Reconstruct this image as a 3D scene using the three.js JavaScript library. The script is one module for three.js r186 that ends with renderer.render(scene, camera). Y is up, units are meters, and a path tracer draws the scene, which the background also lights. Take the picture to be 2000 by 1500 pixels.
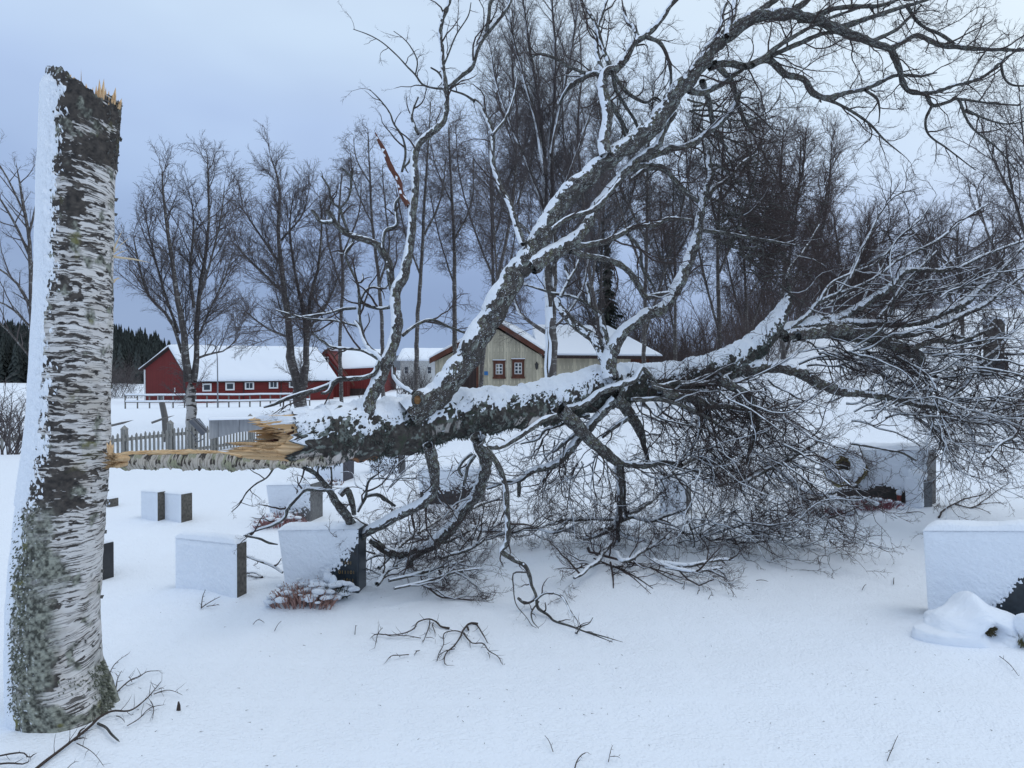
import * as THREE from 'three';
import { ConvexGeometry } from 'three/addons/geometries/ConvexGeometry.js';
import { mergeGeometries as mergeRaw } from 'three/addons/utils/BufferGeometryUtils.js';
import { RoundedBoxGeometry } from 'three/addons/geometries/RoundedBoxGeometry.js';

const mergeGeometries = list => { const ix = list.every(g => g.index); const uv = list.every(g => g.attributes.uv); return mergeRaw(list.map(g => { let q = !ix && g.index ? g.toNonIndexed() : g; if (!uv && q.attributes.uv) { q = q.clone(); q.deleteAttribute('uv'); } return q; })); };
// ---------------------------------------------------------------- camera, sky, sun, exposure
const FOCAL = 1455, EYE = 1.6, HORIZON = 720;
const PITCH = Math.atan((750 - HORIZON) / FOCAL);
const scene = new THREE.Scene();
const camera = new THREE.PerspectiveCamera(2 * Math.atan(750 / FOCAL) * 180 / Math.PI, 4 / 3, 0.05, 6000);
camera.position.set(0, EYE, 0);
camera.rotation.x = -PITCH;
camera.updateMatrixWorld();
const renderer = new THREE.WebGLRenderer({ antialias: true });
renderer.toneMapping = THREE.LinearToneMapping;
renderer.toneMappingExposure = 1.03;
renderer.shadowMap.enabled = true;
renderer.setSize(1024, 768);

// ---------------------------------------------------------------- noise
function rngOf(seed) { let a = seed >>> 0; return () => { a = (a + 0x6D2B79F5) | 0; let t = Math.imul(a ^ (a >>> 15), 1 | a); t = (t + Math.imul(t ^ (t >>> 7), 61 | t)) ^ t; return ((t ^ (t >>> 14)) >>> 0) / 4294967296; }; }
const PERM = new Uint8Array(512), RV = new Float32Array(256);
{ const r = rngOf(7); const p = [...Array(256).keys()]; for (let i = 255; i > 0; i--) { const j = Math.floor(r() * (i + 1)); [p[i], p[j]] = [p[j], p[i]]; } for (let i = 0; i < 512; i++) PERM[i] = p[i & 255]; for (let i = 0; i < 256; i++) RV[i] = r() * 2 - 1; }
const sm = t => t * t * (3 - 2 * t);
function vn3(x, y, z) {   // value noise -1..1
  const xi = Math.floor(x), yi = Math.floor(y), zi = Math.floor(z), fx = sm(x - xi), fy = sm(y - yi), fz = sm(z - zi);
  const X = xi & 255, Y = yi & 255, Z = zi & 255;
  const h = (a, b, c) => RV[PERM[(PERM[(PERM[a & 255] + b) & 255] + c) & 255]];
  const l = (a, b, t) => a + (b - a) * t;
  return l(l(l(h(X, Y, Z), h(X + 1, Y, Z), fx), l(h(X, Y + 1, Z), h(X + 1, Y + 1, Z), fx), fy), l(l(h(X, Y, Z + 1), h(X + 1, Y, Z + 1), fx), l(h(X, Y + 1, Z + 1), h(X + 1, Y + 1, Z + 1), fx), fy), fz);
}
function fbm(x, y, z, o = 4) { let s = 0, a = 0.5, n = 0; for (let i = 0; i < o; i++) { s += a * vn3(x, y, z); n += a; a *= 0.5; x = x * 2.03 + 17.1; y = y * 2.03 + 5.3; z = z * 2.03 + 9.7; } return s / n; }
const clamp = (x, a = 0, b = 1) => Math.min(b, Math.max(a, x));
const sstep = (a, b, x) => sm(clamp((x - a) / (b - a)));
const lerp = (a, b, t) => a + (b - a) * t;
const V = (x, y, z) => new THREE.Vector3(x, y, z);

// ---------------------------------------------------------------- sky: overcast, a darker blue bank of cloud low down
{
  const w = 1024, h = 512, d = new Float32Array(w * h * 4);
  const stops = [[-90, .45, .55, .75], [-2, .30, .40, .60], [4, .285, .39, .605], [9, .355, .48, .73], [14, .46, .60, .855], [20, .57, .715, .91], [28, .64, .77, .92], [45, .66, .775, .93], [90, .68, .785, .95]];
  for (let j = 0; j < h; j++) for (let i = 0; i < w; i++) {
    const el = ((j + .5) / h - .5) * Math.PI, az = ((i + .5) / w - .5) * 2 * Math.PI;
    const cx = Math.cos(el) * Math.cos(az), cy = Math.sin(el), cz = Math.cos(el) * Math.sin(az);
    const right = clamp(Math.atan2(cx, -cz) / 0.65, -1, 1) * (cz < 0 ? 1 : Math.max(0, 1 - cz * 3));   // brighter to the right of the view
    const cl = fbm(cx * 2.2 + 3, cy * 6 + 1, cz * 2.2, 5), c2 = fbm(cx * 5 + 9, cy * 12, cz * 5 + 4, 4);
    let e = el * 180 / Math.PI + cl * 3.2 + (1 - Math.abs(right)) * 0 + (el > 0 ? right * 5.5 : 0);
    let k = 0; while (k < stops.length - 2 && e > stops[k + 1][0]) k++;
    const A = stops[k], B = stops[k + 1], t = clamp((e - A[0]) / (B[0] - A[0]));
    const br = 1 + c2 * 0.10 + cl * .07 + Math.max(0, right) * 0.13, o = (j * w + i) * 4, wh = Math.max(0, right) * .07;
    d[o] = (lerp(A[1], B[1], t) + wh) * br; d[o + 1] = (lerp(A[2], B[2], t) + wh * .6) * br; d[o + 2] = lerp(A[3], B[3], t) * (1 + (br - 1) * .7); d[o + 3] = 1;
  }
  const sky = new THREE.DataTexture(d, w, h, THREE.RGBAFormat, THREE.FloatType);
  sky.mapping = THREE.EquirectangularReflectionMapping; sky.magFilter = sky.minFilter = THREE.LinearFilter; sky.wrapS = THREE.RepeatWrapping; sky.needsUpdate = true;
  scene.background = sky; scene.environment = sky;
}
const sun = new THREE.DirectionalLight(new THREE.Color(1, .96, .9), 0.42);
sun.position.set(14, 34, -8); sun.target.position.set(0, 0, -12);
sun.castShadow = true; sun.shadow.radius = 45; sun.shadow.mapSize.set(2048, 2048);
Object.assign(sun.shadow.camera, { left: -60, right: 60, top: 60, bottom: -60, near: 1, far: 160 });
scene.add(sun, sun.target);

// ---------------------------------------------------------------- pixels to places
const Q = camera.quaternion;
const ray = (px, py) => V((px - 1000) / FOCAL, (750 - py) / FOCAL, -1).applyQuaternion(Q);
function at(px, py, d) { const r = ray(px, py); return r.multiplyScalar(-d / r.z).add(camera.position); }   // the point seen at a pixel on the upright plane d metres ahead
function onPlane(px, py, P, n) { const r = ray(px, py); const t = P.clone().sub(camera.position).dot(n) / r.dot(n); return r.multiplyScalar(t).add(camera.position); }
const MOUNDS = [];   // [x, z, radius, height]
function ground(x, z) {
  const d = Math.max(.3, Math.hypot(x, z)), ahead = z < 0 ? -z : 0, a = ahead > 1 ? x / ahead : 0;
  let y = 0;
  if (ahead > 1) {
    const left = 1 - sstep(-.27, -.05, a);                                   // falls away to the farm on the left
    y -= left * (0.75 * sstep(13.5, 18.5, ahead) + 1.0 * sstep(20, 75, ahead));
    y -= (1 - left) * .25 * sstep(20, 50, ahead);
    const right = sstep(.2, .42, a);                                          // and climbs on the right
    y += right * (0.105 * Math.max(0, Math.min(ahead, 60) - 10) + .07 * Math.max(0, Math.min(x, 30) - 9));
  }
  y += fbm(x * .35 + 3, z * .35, 1.5, 3) * .05 * sstep(2, 9, d) + fbm(x * 1.1, z * 1.1 + 8, 4.2, 3) * .030 + fbm(x * 4, z * 4, 2.2, 2) * .006;
  y += fbm(x * .05, z * .05, 7.7, 3) * .6 * sstep(60, 140, d);
  for (const [mx, mz, r, h] of MOUNDS) { const q = ((x - mx) ** 2 + (z - mz) ** 2) / (r * r); if (q < 9) y += h * Math.exp(-q * 1.4); }
  return y;
}
function gp(px, py, lift = 0) {   // where the line of sight through a pixel meets the snow
  const r = ray(px, py); let t0 = .5, t1 = .5;
  for (let i = 0; i < 500; i++) { t1 = t0 * 1.02; const p = r.clone().multiplyScalar(t1).add(camera.position); if (p.y < ground(p.x, p.z) + lift) break; t0 = t1; }
  for (let i = 0; i < 16; i++) { const t = (t0 + t1) / 2, p = r.clone().multiplyScalar(t).add(camera.position); if (p.y < ground(p.x, p.z) + lift) t1 = t; else t0 = t; }
  return r.clone().multiplyScalar(t1).add(camera.position);
}

// ---------------------------------------------------------------- naming
const taken = {};
function numbered(n) { const k = (taken[n] = (taken[n] ?? -1) + 1); return k ? `${n}_${String(k).padStart(3, '0')}` : n; }
function shade(o) { o.castShadow = o.receiveShadow = true; return o; }
function thing(name, label, category, pos = V(0, 0, 0), turn = 0, group) {
  const o = new THREE.Group(); o.name = numbered(name); o.position.copy(pos); o.rotation.y = turn; o.userData = { label, category }; if (group) o.userData.group = group; scene.add(o); return o;
}
function part(name, geo, mat, parent, extra) { const m = shade(new THREE.Mesh(geo, mat)); m.name = name; if (extra) Object.assign(m.userData, extra); parent.add(m); return m; }
function solo(name, geo, mat, label, category, group) { const m = shade(new THREE.Mesh(geo, mat)); m.name = numbered(name); m.userData = { label, category }; if (group) m.userData.group = group; scene.add(m); return m; }
function struct(name, geo, mat) { const m = shade(new THREE.Mesh(geo, mat)); m.name = numbered(name); m.userData.kind = 'structure'; scene.add(m); return m; }
/** moves a group's children-geometry, written in world coordinates, to the group's base */
function rebase(o, p) { for (const c of o.children) c.position.sub(p); o.position.copy(p); return o; }

// ---------------------------------------------------------------- textures
function tex(w, h, fn, { srgb = false, rep } = {}) {   // fn(u,v) -> [r,g,b] linear 0..1
  const d = new Uint8Array(w * h * 4), enc = c => srgb ? (c <= .0031308 ? c * 12.92 : 1.055 * Math.pow(c, 1 / 2.4) - .055) : c;
  for (let j = 0; j < h; j++) for (let i = 0; i < w; i++) { const c = fn((i + .5) / w, (j + .5) / h), o = (j * w + i) * 4; for (let k = 0; k < 3; k++) d[o + k] = clamp(enc(clamp(c[k])) * 255, 0, 255); d[o + 3] = 255; }
  const t = new THREE.DataTexture(d, w, h); t.colorSpace = srgb ? THREE.SRGBColorSpace : THREE.NoColorSpace;
  t.magFilter = THREE.LinearFilter; t.minFilter = THREE.LinearMipmapLinearFilter; t.generateMipmaps = true; t.wrapS = t.wrapT = THREE.RepeatWrapping; if (rep) t.repeat.set(...rep); t.needsUpdate = true; return t;
}
// noise that repeats at the tile's edge
function tile(f, u, v) { const a = f(u, v), b = f(u - 1, v), c = f(u, v - 1), d = f(u - 1, v - 1); const s = sstep(.75, 1, u), t = sstep(.75, 1, v); return lerp(lerp(a, b, s), lerp(c, d, s), t); }
const mix3 = (a, b, t) => [lerp(a[0], b[0], t), lerp(a[1], b[1], t), lerp(a[2], b[2], t)];
const snowBump = tex(256, 256, (u, v) => { const n = tile((a, b) => .5 + .3 * fbm(a * 9, b * 9, 2, 3) + .3 * fbm(a * 50, b * 50, 6, 2), u, v); return [n, n, n]; });
const SNOW = new THREE.MeshStandardMaterial({ color: new THREE.Color(.835, .88, .945), roughness: .82, bumpMap: snowBump, bumpScale: .006 });
const GROUND_SNOW = SNOW.clone(); GROUND_SNOW.bumpScale = .010;
const barkTex = tex(512, 512, (u, v) => {
  const n = tile((a, b) => fbm(a * 8, b * 8, 3.3, 5), u, v), l = tile((a, b) => fbm(a * 13 + 4, b * 13, 8.1, 4), u, v), f = tile((a, b) => fbm(a * 60, b * 60, 1.1, 2), u, v);
  let c = mix3([.030, .026, .024], [.105, .092, .082], clamp(.5 + n * .9 + f * .35));
  c = mix3(c, [.21, .23, .205], sstep(.08, .40, l + f * .22));                       // grey-green lichen
  c = mix3(c, [.10, .105, .05], sstep(.36, .55, n - l * .4 + f * .1));
  return mix3(c, [.62, .66, .72], 1 * sstep(.34, .48, tile((a, b) => fbm(a * 70 + 3, b * 70, 6.6, 2), u, v)));   // grains of snow caught in the bark
}, { srgb: true });
const barkBump = tex(512, 512, (u, v) => { const n = tile((a, b) => .5 + .35 * fbm(a * 8, b * 8, 3.3, 5) + .28 * fbm(a * 40, b * 40, 9, 3), u, v); return [n, n, n]; });
const BARK = new THREE.MeshStandardMaterial({ map: barkTex, bumpMap: barkBump, bumpScale: .02, roughness: .95 });
const DUST = 0;
const TWIG = new THREE.MeshStandardMaterial({ color: new THREE.Color(.050, .037, .034), roughness: .9 });
const RED_TWIG = new THREE.MeshStandardMaterial({ color: new THREE.Color(.060, .043, .041), roughness: .9 });
const grayBark = tex(256, 512, (u, v) => {
  const n = tile((a, b) => fbm(a * 5, b * 12, 5.3, 4), u, v), s = tile((a, b) => fbm(a * 3, b * 40, 2.3, 3), u, v);
  let c = mix3([.05, .043, .040], [.12, .105, .098], clamp(.5 + n)); return mix3(c, [.30, .30, .29], sstep(.12, .4, s + n * .3));
}, { srgb: true });
const FAR_TRUNK = new THREE.MeshStandardMaterial({ map: grayBark, roughness: .95 });
const FAR_TWIG = new THREE.MeshStandardMaterial({ color: new THREE.Color(.100, .084, .084), roughness: .95 });
const FAR_TWIG_RED = new THREE.MeshStandardMaterial({ color: new THREE.Color(.100, .074, .070), roughness: .95 });
const FAR_TWIG_DARK = new THREE.MeshStandardMaterial({ color: new THREE.Color(.066, .060, .058), roughness: .95 });
const woodTex = tex(256, 256, (u, v) => { const n = tile((a, b) => fbm(a * 3, b * 34, 4, 4), u, v), m = tile((a, b) => fbm(a * 4, b * 9, 11, 3), u, v); let c = mix3([.58, .34, .15], [.80, .59, .36], clamp(.5 + n * .8)); return mix3(c, [.42, .21, .09], .7 * sstep(.25, .6, m)); }, { srgb: true });
const woodBump = tex(256, 256, (u, v) => { const n = tile((a, b) => .5 + .5 * fbm(a * 3, b * 34, 4, 4), u, v); return [n, n, n]; });
const WOOD = new THREE.MeshStandardMaterial({ map: woodTex, bumpMap: woodBump, bumpScale: .01, roughness: .8 });
const WOOD_RED = new THREE.MeshStandardMaterial({ color: new THREE.Color(.11, .040, .026), roughness: .9, bumpMap: woodBump, bumpScale: .008 });

// ---------------------------------------------------------------- wood: tubes gathered into one geometry
class Wood {
  constructor() { this.p = []; this.n = []; this.u = []; this.i = []; }
  tube(pts, rad, sides, { point = true, uRep = 1, vPer = 1 } = {}) {
    const n = pts.length; let N = null, len = 0;
    const T = V(0, 0, 0), B = V(0, 0, 0); const rows = [];
    for (let i = 0; i < n; i++) {
      T.subVectors(pts[Math.min(i + 1, n - 1)], pts[Math.max(i - 1, 0)]).normalize();
      if (!N) { N = Math.abs(T.y) < .9 ? V(0, 1, 0) : V(0, 0, 1); }
      N.addScaledVector(T, -N.dot(T)); if (N.lengthSq() < 1e-6) N.set(.3, .2, .9).addScaledVector(T, -.5); N.normalize(); B.crossVectors(T, N);
      if (i) len += pts[i].distanceTo(pts[i - 1]);
      const P = pts[i], r = rad[i], base = this.p.length / 3;
      if (point && i === n - 1) { this.p.push(P.x, P.y, P.z); this.n.push(T.x, T.y, T.z); this.u.push(.5, len / vPer); rows.push([base, 1]); }
      else {
        const m = sides > 4 ? sides + 1 : sides;   // thick tubes have a seam for the texture
        for (let j = 0; j < m; j++) {
          const a = j / sides * Math.PI * 2, c = Math.cos(a), s = Math.sin(a), x = N.x * c + B.x * s, y = N.y * c + B.y * s, z = N.z * c + B.z * s;
          this.p.push(P.x + x * r, P.y + y * r, P.z + z * r); this.n.push(x, y, z); this.u.push(j / sides * uRep, len / vPer);
        }
        rows.push([base, m]);
      }
    }
    for (let i = 0; i + 1 < n; i++) {
      const [a, m] = rows[i], [b, m2] = rows[i + 1];
      for (let j = 0; j < sides; j++) {
        const j1 = m > sides ? j + 1 : (j + 1) % sides;
        if (m2 === 1) this.i.push(a + j, a + j1, b);
        else this.i.push(a + j, a + j1, b + j, a + j1, b + j1, b + j);
      }
    }
  }
  get tris() { return this.i.length / 3; }
  build(off) {
    const g = new THREE.BufferGeometry();
    const p = new Float32Array(this.p); if (off) for (let i = 0; i < p.length; i += 3) { p[i] -= off.x; p[i + 1] -= off.y; p[i + 2] -= off.z; }
    g.setAttribute('position', new THREE.BufferAttribute(p, 3));
    g.setAttribute('normal', new THREE.BufferAttribute(new Float32Array(this.n), 3));
    g.setAttribute('uv', new THREE.BufferAttribute(new Float32Array(this.u), 2));
    g.setIndex(new THREE.BufferAttribute(new Uint32Array(this.i), 1)); return g;
  }
}
function smoothLine(pts, rad, step, gnarl = 0, seed = 0) {   // Catmull-Rom through traced points, resampled
  const c = new THREE.CatmullRomCurve3(pts, false, 'centripetal'), L = c.getLength(), n = Math.max(3, Math.ceil(L / step)), out = [], r = [];
  for (let i = 0; i <= n; i++) {
    const u = i / n, t = c.getUtoTmapping(u), p = c.getPoint(t), k = t * (pts.length - 1), a = Math.min(pts.length - 2, Math.floor(k));
    const rr = lerp(rad[a], rad[a + 1], k - a);
    if (gnarl) { const q = u * L * 9; p.x += gnarl * rr * vn3(q, seed, 1); p.y += gnarl * rr * vn3(q, seed, 5); p.z += gnarl * rr * vn3(q, seed, 9); }
    out.push(p); r.push(rr * (gnarl ? 1 + .10 * vn3(u * L * 25, seed + 3, 2) : 1));
  }
  return [out, r, L];
}
/** a tube with relief, and the snow driven against it: returns {bark, snow} geometries. wind is the direction the snow came from */
function limbGeo(pts, rad, { sides, relief = 0, freq = 30, snow = .012, wind = V(-.35, .9, .25), cut = .15, grain = 1, uRep = 3, vPer = .5, capStart = false, openEnd = false, seed = 0, snowEnd = 1, snowNoise = 14, nzAmp = .85 }) {
  const n = pts.length, W = wind.clone().normalize(), m = sides + 1;
  const bp = [], bu = [], bi = [], sp = [], sv = [], si = [], su = []; let N = null, len = 0; const T = V(0, 0, 0), B = V(0, 0, 0), d = V(0, 0, 0);
  for (let i = 0; i < n; i++) {
    T.subVectors(pts[Math.min(i + 1, n - 1)], pts[Math.max(i - 1, 0)]).normalize();
    if (!N) N = Math.abs(T.y) < .9 ? V(0, 1, 0) : V(-1, 0, 0);
    N.addScaledVector(T, -N.dot(T)).normalize(); B.crossVectors(T, N);
    if (i) len += pts[i].distanceTo(pts[i - 1]);
    for (let j = 0; j < m; j++) {
      const a = (j % sides) / sides * Math.PI * 2; d.set(0, 0, 0).addScaledVector(N, Math.cos(a)).addScaledVector(B, Math.sin(a));
      const q = pts[i].clone().addScaledVector(d, rad[i]);
      let rl = 0; if (relief) { const f = freq; rl = relief * (fbm(q.x * f, q.y * f, q.z * f + seed, 3) + .5 * Math.max(0, vn3(q.x * f * .35, q.y * f * .35, q.z * f * .35 + 40))); }
      const b = pts[i].clone().addScaledVector(d, rad[i] + rl); bp.push(b.x, b.y, b.z); bu.push(j / sides * uRep, len / vPer);
      if (snow) {
        const c = d.dot(W), nz = fbm(q.x * snowNoise, q.y * snowNoise, q.z * snowNoise + 7 + seed, 3), fine = (vn3(q.x * 60, q.y * 60, q.z * 60) + .7 * vn3(q.x * 130, q.y * 130, q.z * 130)) * grain * .8;
        let s = snow * (1.5 * (c - cut) + nzAmp * nz + .5 * fine); s = s > snow * .6 ? snow * (.6 + (s / snow - .6) * .45) : s;
        s -= (1 - snowEnd) * snow * 1.2 * i / n;
        const flat = 1 - Math.abs(T.y) * .35; s = s * flat - rl * .55;
        const w = pts[i].clone().addScaledVector(d, rad[i] + rl + Math.max(s, -snow * .7)); sp.push(w.x, w.y, w.z); sv.push(s); su.push(j / sides * rad[i] * 6.3 / .3, len / .3);
      }
    }
    if (i) for (let j = 0; j < sides; j++) {
      const a = (i - 1) * m + j, b = i * m + j; bi.push(a, a + 1, b, a + 1, b + 1, b);
      if (snow && Math.max(sv[a], sv[a + 1], sv[b], sv[b + 1]) > -snow * .25) si.push(a, a + 1, b, a + 1, b + 1, b);
    }
  }
  if (!openEnd) { const c = bp.length / 3, e = pts[n - 1]; bp.push(e.x, e.y, e.z); bu.push(0, 0); for (let j = 0; j < sides; j++) bi.push((n - 1) * m + j, (n - 1) * m + j + 1, c); }
  if (capStart) { const c = bp.length / 3, e = pts[0]; bp.push(e.x, e.y, e.z); bu.push(0, 0); for (let j = 0; j < sides; j++) bi.push(j + 1, j, c); }
  const mk = (p, u, ix) => {
    if (!ix.length) return null; const g = new THREE.BufferGeometry(); g.setAttribute('position', new THREE.Float32BufferAttribute(p, 3)); g.setAttribute('uv', new THREE.Float32BufferAttribute(u, 2)); g.setIndex(ix); g.computeVertexNormals();
    const na = g.attributes.normal; for (let i = 0; i < n; i++) { const a = i * m, b = a + sides, x = na.getX(a) + na.getX(b), y = na.getY(a) + na.getY(b), z = na.getZ(a) + na.getZ(b), l = Math.hypot(x, y, z) || 1; na.setXYZ(a, x / l, y / l, z / l); na.setXYZ(b, x / l, y / l, z / l); }
    return g;
  };
  let sg = snow ? mk(sp, su, si) : null;
  if (sg) sg = compact(sg);
  return { bark: mk(bp, bu, bi), snow: sg };
}
function compact(g) {   // drops the vertices no face uses
  const ix = g.index.array, map = new Int32Array(g.attributes.position.count).fill(-1), out = new THREE.BufferGeometry(); let k = 0; const order = [];
  const ni = new Uint32Array(ix.length); for (let i = 0; i < ix.length; i++) { if (map[ix[i]] < 0) { map[ix[i]] = k++; order.push(ix[i]); } ni[i] = map[ix[i]]; }
  for (const [nm, a] of Object.entries(g.attributes)) { const s = a.itemSize, arr = new Float32Array(k * s); for (let i = 0; i < k; i++) for (let j = 0; j < s; j++) arr[i * s + j] = a.array[order[i] * s + j]; out.setAttribute(nm, new THREE.BufferAttribute(arr, s)); }
  out.setIndex(new THREE.BufferAttribute(ni, 1)); return out;
}
/** twigs along a line; P is a list of levels */
function sprout(line, rad, P, lvl, rng, sink, opt = {}) {
  const cfg = P[lvl]; if (!cfg) return;
  let L = 0; const acc = [0]; for (let i = 1; i < line.length; i++) { L += line[i].distanceTo(line[i - 1]); acc.push(L); }
  const t0 = opt.t0 ?? cfg.t0 ?? .1, n = Math.max(cfg.min ?? 0, Math.round(L * (1 - t0) / cfg.gap + rng() - .5)); const T = V(0, 0, 0), pr = V(0, 0, 0), D = V(0, 0, 0);
  let az = rng() * 6.28;
  for (let k = 0; k < n; k++) {
    const s = (t0 + (1 - t0) * (k + rng()) / n) * L; let i = 1; while (i < line.length - 1 && acc[i] < s) i++;
    const f = clamp((s - acc[i - 1]) / Math.max(1e-6, acc[i] - acc[i - 1])), t = s / L;
    const p = line[i - 1].clone().lerp(line[i], f), r0 = lerp(rad[i - 1], rad[i], f);
    T.subVectors(line[i], line[i - 1]).normalize(); az += 2.4 + (rng() - .5);
    pr.set(rng() - .5, rng() - .5, rng() - .5).cross(T).normalize().applyAxisAngle(T, az);
    if (cfg.side) pr.y *= cfg.side;
    const an = cfg.ang * (.7 + .6 * rng()); D.copy(T).multiplyScalar(Math.cos(an)).addScaledVector(pr, Math.sin(an)).normalize();
    const len = cfg.len * (.45 + .9 * rng()) * (1 - (cfg.taper ?? .4) * t);
    if (cfg.spray) { D.y += cfg.up; if (opt.pull) D.addScaledVector(opt.pull, .2); D.normalize(); if (opt.floor && p.y + D.y * len < ground(p.x, p.z) + .02) { D.y = Math.max(D.y, (ground(p.x, p.z) + .03 - p.y) / len); D.normalize(); } cfg.spray.push([p, D.clone(), len, rng()]); continue; }
    const r = Math.min(r0 * .75, cfg.r * (.7 + .5 * rng()));
    const q = [p], rr = [r], m = cfg.segs;
    for (let j = 1; j <= m; j++) {
      D.x += (rng() - .5) * cfg.gnarl; D.y += (rng() - .5) * cfg.gnarl + cfg.up / m; D.z += (rng() - .5) * cfg.gnarl; if (opt.pull) D.addScaledVector(opt.pull, .25 / m); D.normalize();
      const e = q[j - 1].clone().addScaledVector(D, len / m);
      if (opt.floor) { const g = ground(e.x, e.z) + r + .004; if (e.y < g) { e.y = g; D.y = Math.max(D.y, .02); } }
      q.push(e); rr.push(lerp(r, r * (cfg.tip ?? .35), j / m));
    }
    sink(q, rr, cfg, lvl); sprout(q, rr, P, lvl + 1, rng, sink, { ...opt, t0: undefined });
  }
}

/** sprays of fine twigs: a few shapes, set out thousands of times along the boughs of one tree */
function sprayShape(seed, rBase, droop, spread) {
  const rng = rngOf(seed), W = new Wood();
  const grow = (p, D, len, r, lvl) => { const q = [p], rr = [r], d = D.clone(), m = lvl ? 3 : 5; for (let j = 1; j <= m; j++) { d.x += (rng() - .5) * .62; d.z += (rng() - .5) * .62; d.y += (rng() - .5) * .5 - droop / m * (lvl + 1) * .5; d.normalize(); q.push(q[j - 1].clone().addScaledVector(d, len / m)); rr.push(r * (1 - .72 * j / m)); } W.tube(q, rr, 3); if (lvl < 2) { const n = lvl ? 3 : 8; for (let k = 0; k < n; k++) { const t = .15 + .8 * (k + rng()) / n, i = Math.min(m - 1, Math.floor(t * m)), a = rng() * 6.28, c = q[i].clone().lerp(q[i + 1], t * m - i), T = q[i + 1].clone().sub(q[i]).normalize(), pr = V(Math.cos(a), rng() - .5, Math.sin(a)).cross(T).normalize(); grow(c, T.multiplyScalar(Math.cos(spread)).addScaledVector(pr, Math.sin(spread)), len * (lvl ? .42 : .5) * (1 - t * .35) * (.6 + .6 * rng()), r * .62, lvl + 1); } } };
  grow(V(0, 0, 0), V(0, 1, 0), 1, rBase, 0); return W.build();
}
function sprayMesh(list, shapes, mat, parent, name, off, minLen = 0) {
  const yy = V(0, 1, 0), M = new THREE.Matrix4(), q = new THREE.Quaternion(), s = V(1, 1, 1), p = V(0, 0, 0);
  shapes.forEach((g, k) => { const mine = list.filter((_, i) => i % shapes.length === k); if (!mine.length) return; const im = shade(new THREE.InstancedMesh(g, mat, mine.length)); mine.forEach(([pt, D, len, r], i) => { q.setFromUnitVectors(yy, D).multiply(new THREE.Quaternion().setFromAxisAngle(yy, r * 6.283)); im.setMatrixAt(i, M.compose(p.copy(pt).sub(off), q, s.set(len, len, len))); }); im.name = name; im.userData.kind = 'stuff'; parent.add(im); });
}

// ================================================================ the setting
// gravestones first as numbers, so that the snow can drift against them: [left base, right base] pixels
const drift = (px, py, r, h) => { const p = gp(px, py); MOUNDS.push([p.x, p.z, r, h]); };
drift(150, 1420, .5, .05); drift(620, 1150, .45, .05); drift(405, 1160, .4, .05); drift(1760, 985, .7, .05); drift(1910, 1245, .5, .05); drift(580, 1015, .5, .05); drift(330, 1015, .6, .05); drift(890, 985, .6, .06); drift(1180, 1090, 1.1, .06); drift(850, 1110, .6, .05);
{
  const A = [], R = []; const P = [], U = [], I = [];
  for (let a = -Math.PI; a < Math.PI;) { A.push(a); const v = Math.abs(a); a += v < .75 ? .0046 : v < 1.1 ? .03 : .12; }
  for (let r = .25; r < 2600; r *= r < 30 ? 1.017 : 1.05) R.push(r);
  const m = A.length;
  for (const r of R) for (const a of A) { const x = Math.sin(a) * r, z = -Math.cos(a) * r; P.push(x, ground(x, z), z); U.push(x / .5, z / .5); }
  for (let i = 0; i + 1 < R.length; i++) for (let j = 0; j < m; j++) { const j1 = (j + 1) % m, a = i * m + j, b = i * m + j1, c = a + m, d = b + m; I.push(a, b, c, b, d, c); }
  const k = P.length / 3; P.push(0, ground(0, 0), 0); U.push(0, 0); for (let j = 0; j < m; j++) I.push(k, (j + 1) % m, j);
  const g = new THREE.BufferGeometry(); g.setAttribute('position', new THREE.Float32BufferAttribute(P, 3)); g.setAttribute('uv', new THREE.Float32BufferAttribute(U, 2)); g.setIndex(I); g.computeVertexNormals();
  struct('snow_ground', g, GROUND_SNOW);
}
// ---- distant hills
function ridge(name, d, prof, mat, depth, bump) {
  const P = [], I = [], n = 160, rows = 8;
  for (let i = 0; i <= n; i++) {
    const px = lerp(prof[0][0], prof[prof.length - 1][0], i / n); let k = 0; while (k < prof.length - 2 && px > prof[k + 1][0]) k++;
    const py = lerp(prof[k][1], prof[k + 1][1], sm(clamp((px - prof[k][0]) / (prof[k + 1][0] - prof[k][0]))));
    const top = at(px, py, d + depth);
    for (let j = 0; j <= rows; j++) { const t = j / rows, x = top.x * lerp(d / (d + depth), 1, t), z = -lerp(d, d + depth, t); const base = ground(x, z) - 3; P.push(x, lerp(base, top.y, sm(t)) + bump * vn3(x * .03, z * .03, 3) * t, z); }
    const b = at(px, py, d + depth); P.push(b.x * 1.3, ground(b.x, b.z) - 3, -(d + depth) * 1.3);
  }
  const m = rows + 2; for (let i = 0; i < n; i++) for (let j = 0; j < m - 1; j++) { const a = i * m + j, b = a + m; I.push(a, b, a + 1, b, b + 1, a + 1); }
  const g = new THREE.BufferGeometry(); g.setAttribute('position', new THREE.Float32BufferAttribute(P, 3)); g.setIndex(I); g.computeVertexNormals(); return struct(name, g, mat);
}
const hillTex = new THREE.MeshStandardMaterial({ color: new THREE.Color(.10, .115, .14), roughness: 1 });
ridge('far_hills', 900, [[-900, 690], [-200, 660], [200, 668], [420, 684], [700, 697], [1000, 700], [1300, 690], [1700, 660], [2100, 640], [2900, 650]], hillTex, 350, 8);
ridge('wooded_hill', 170, [[-900, 640], [-300, 650], [-60, 655], [60, 662], [215, 660], [300, 690], [380, 716], [520, 722]], new THREE.MeshStandardMaterial({ color: new THREE.Color(.20, .21, .23), roughness: 1 }), 60, .6);

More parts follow.
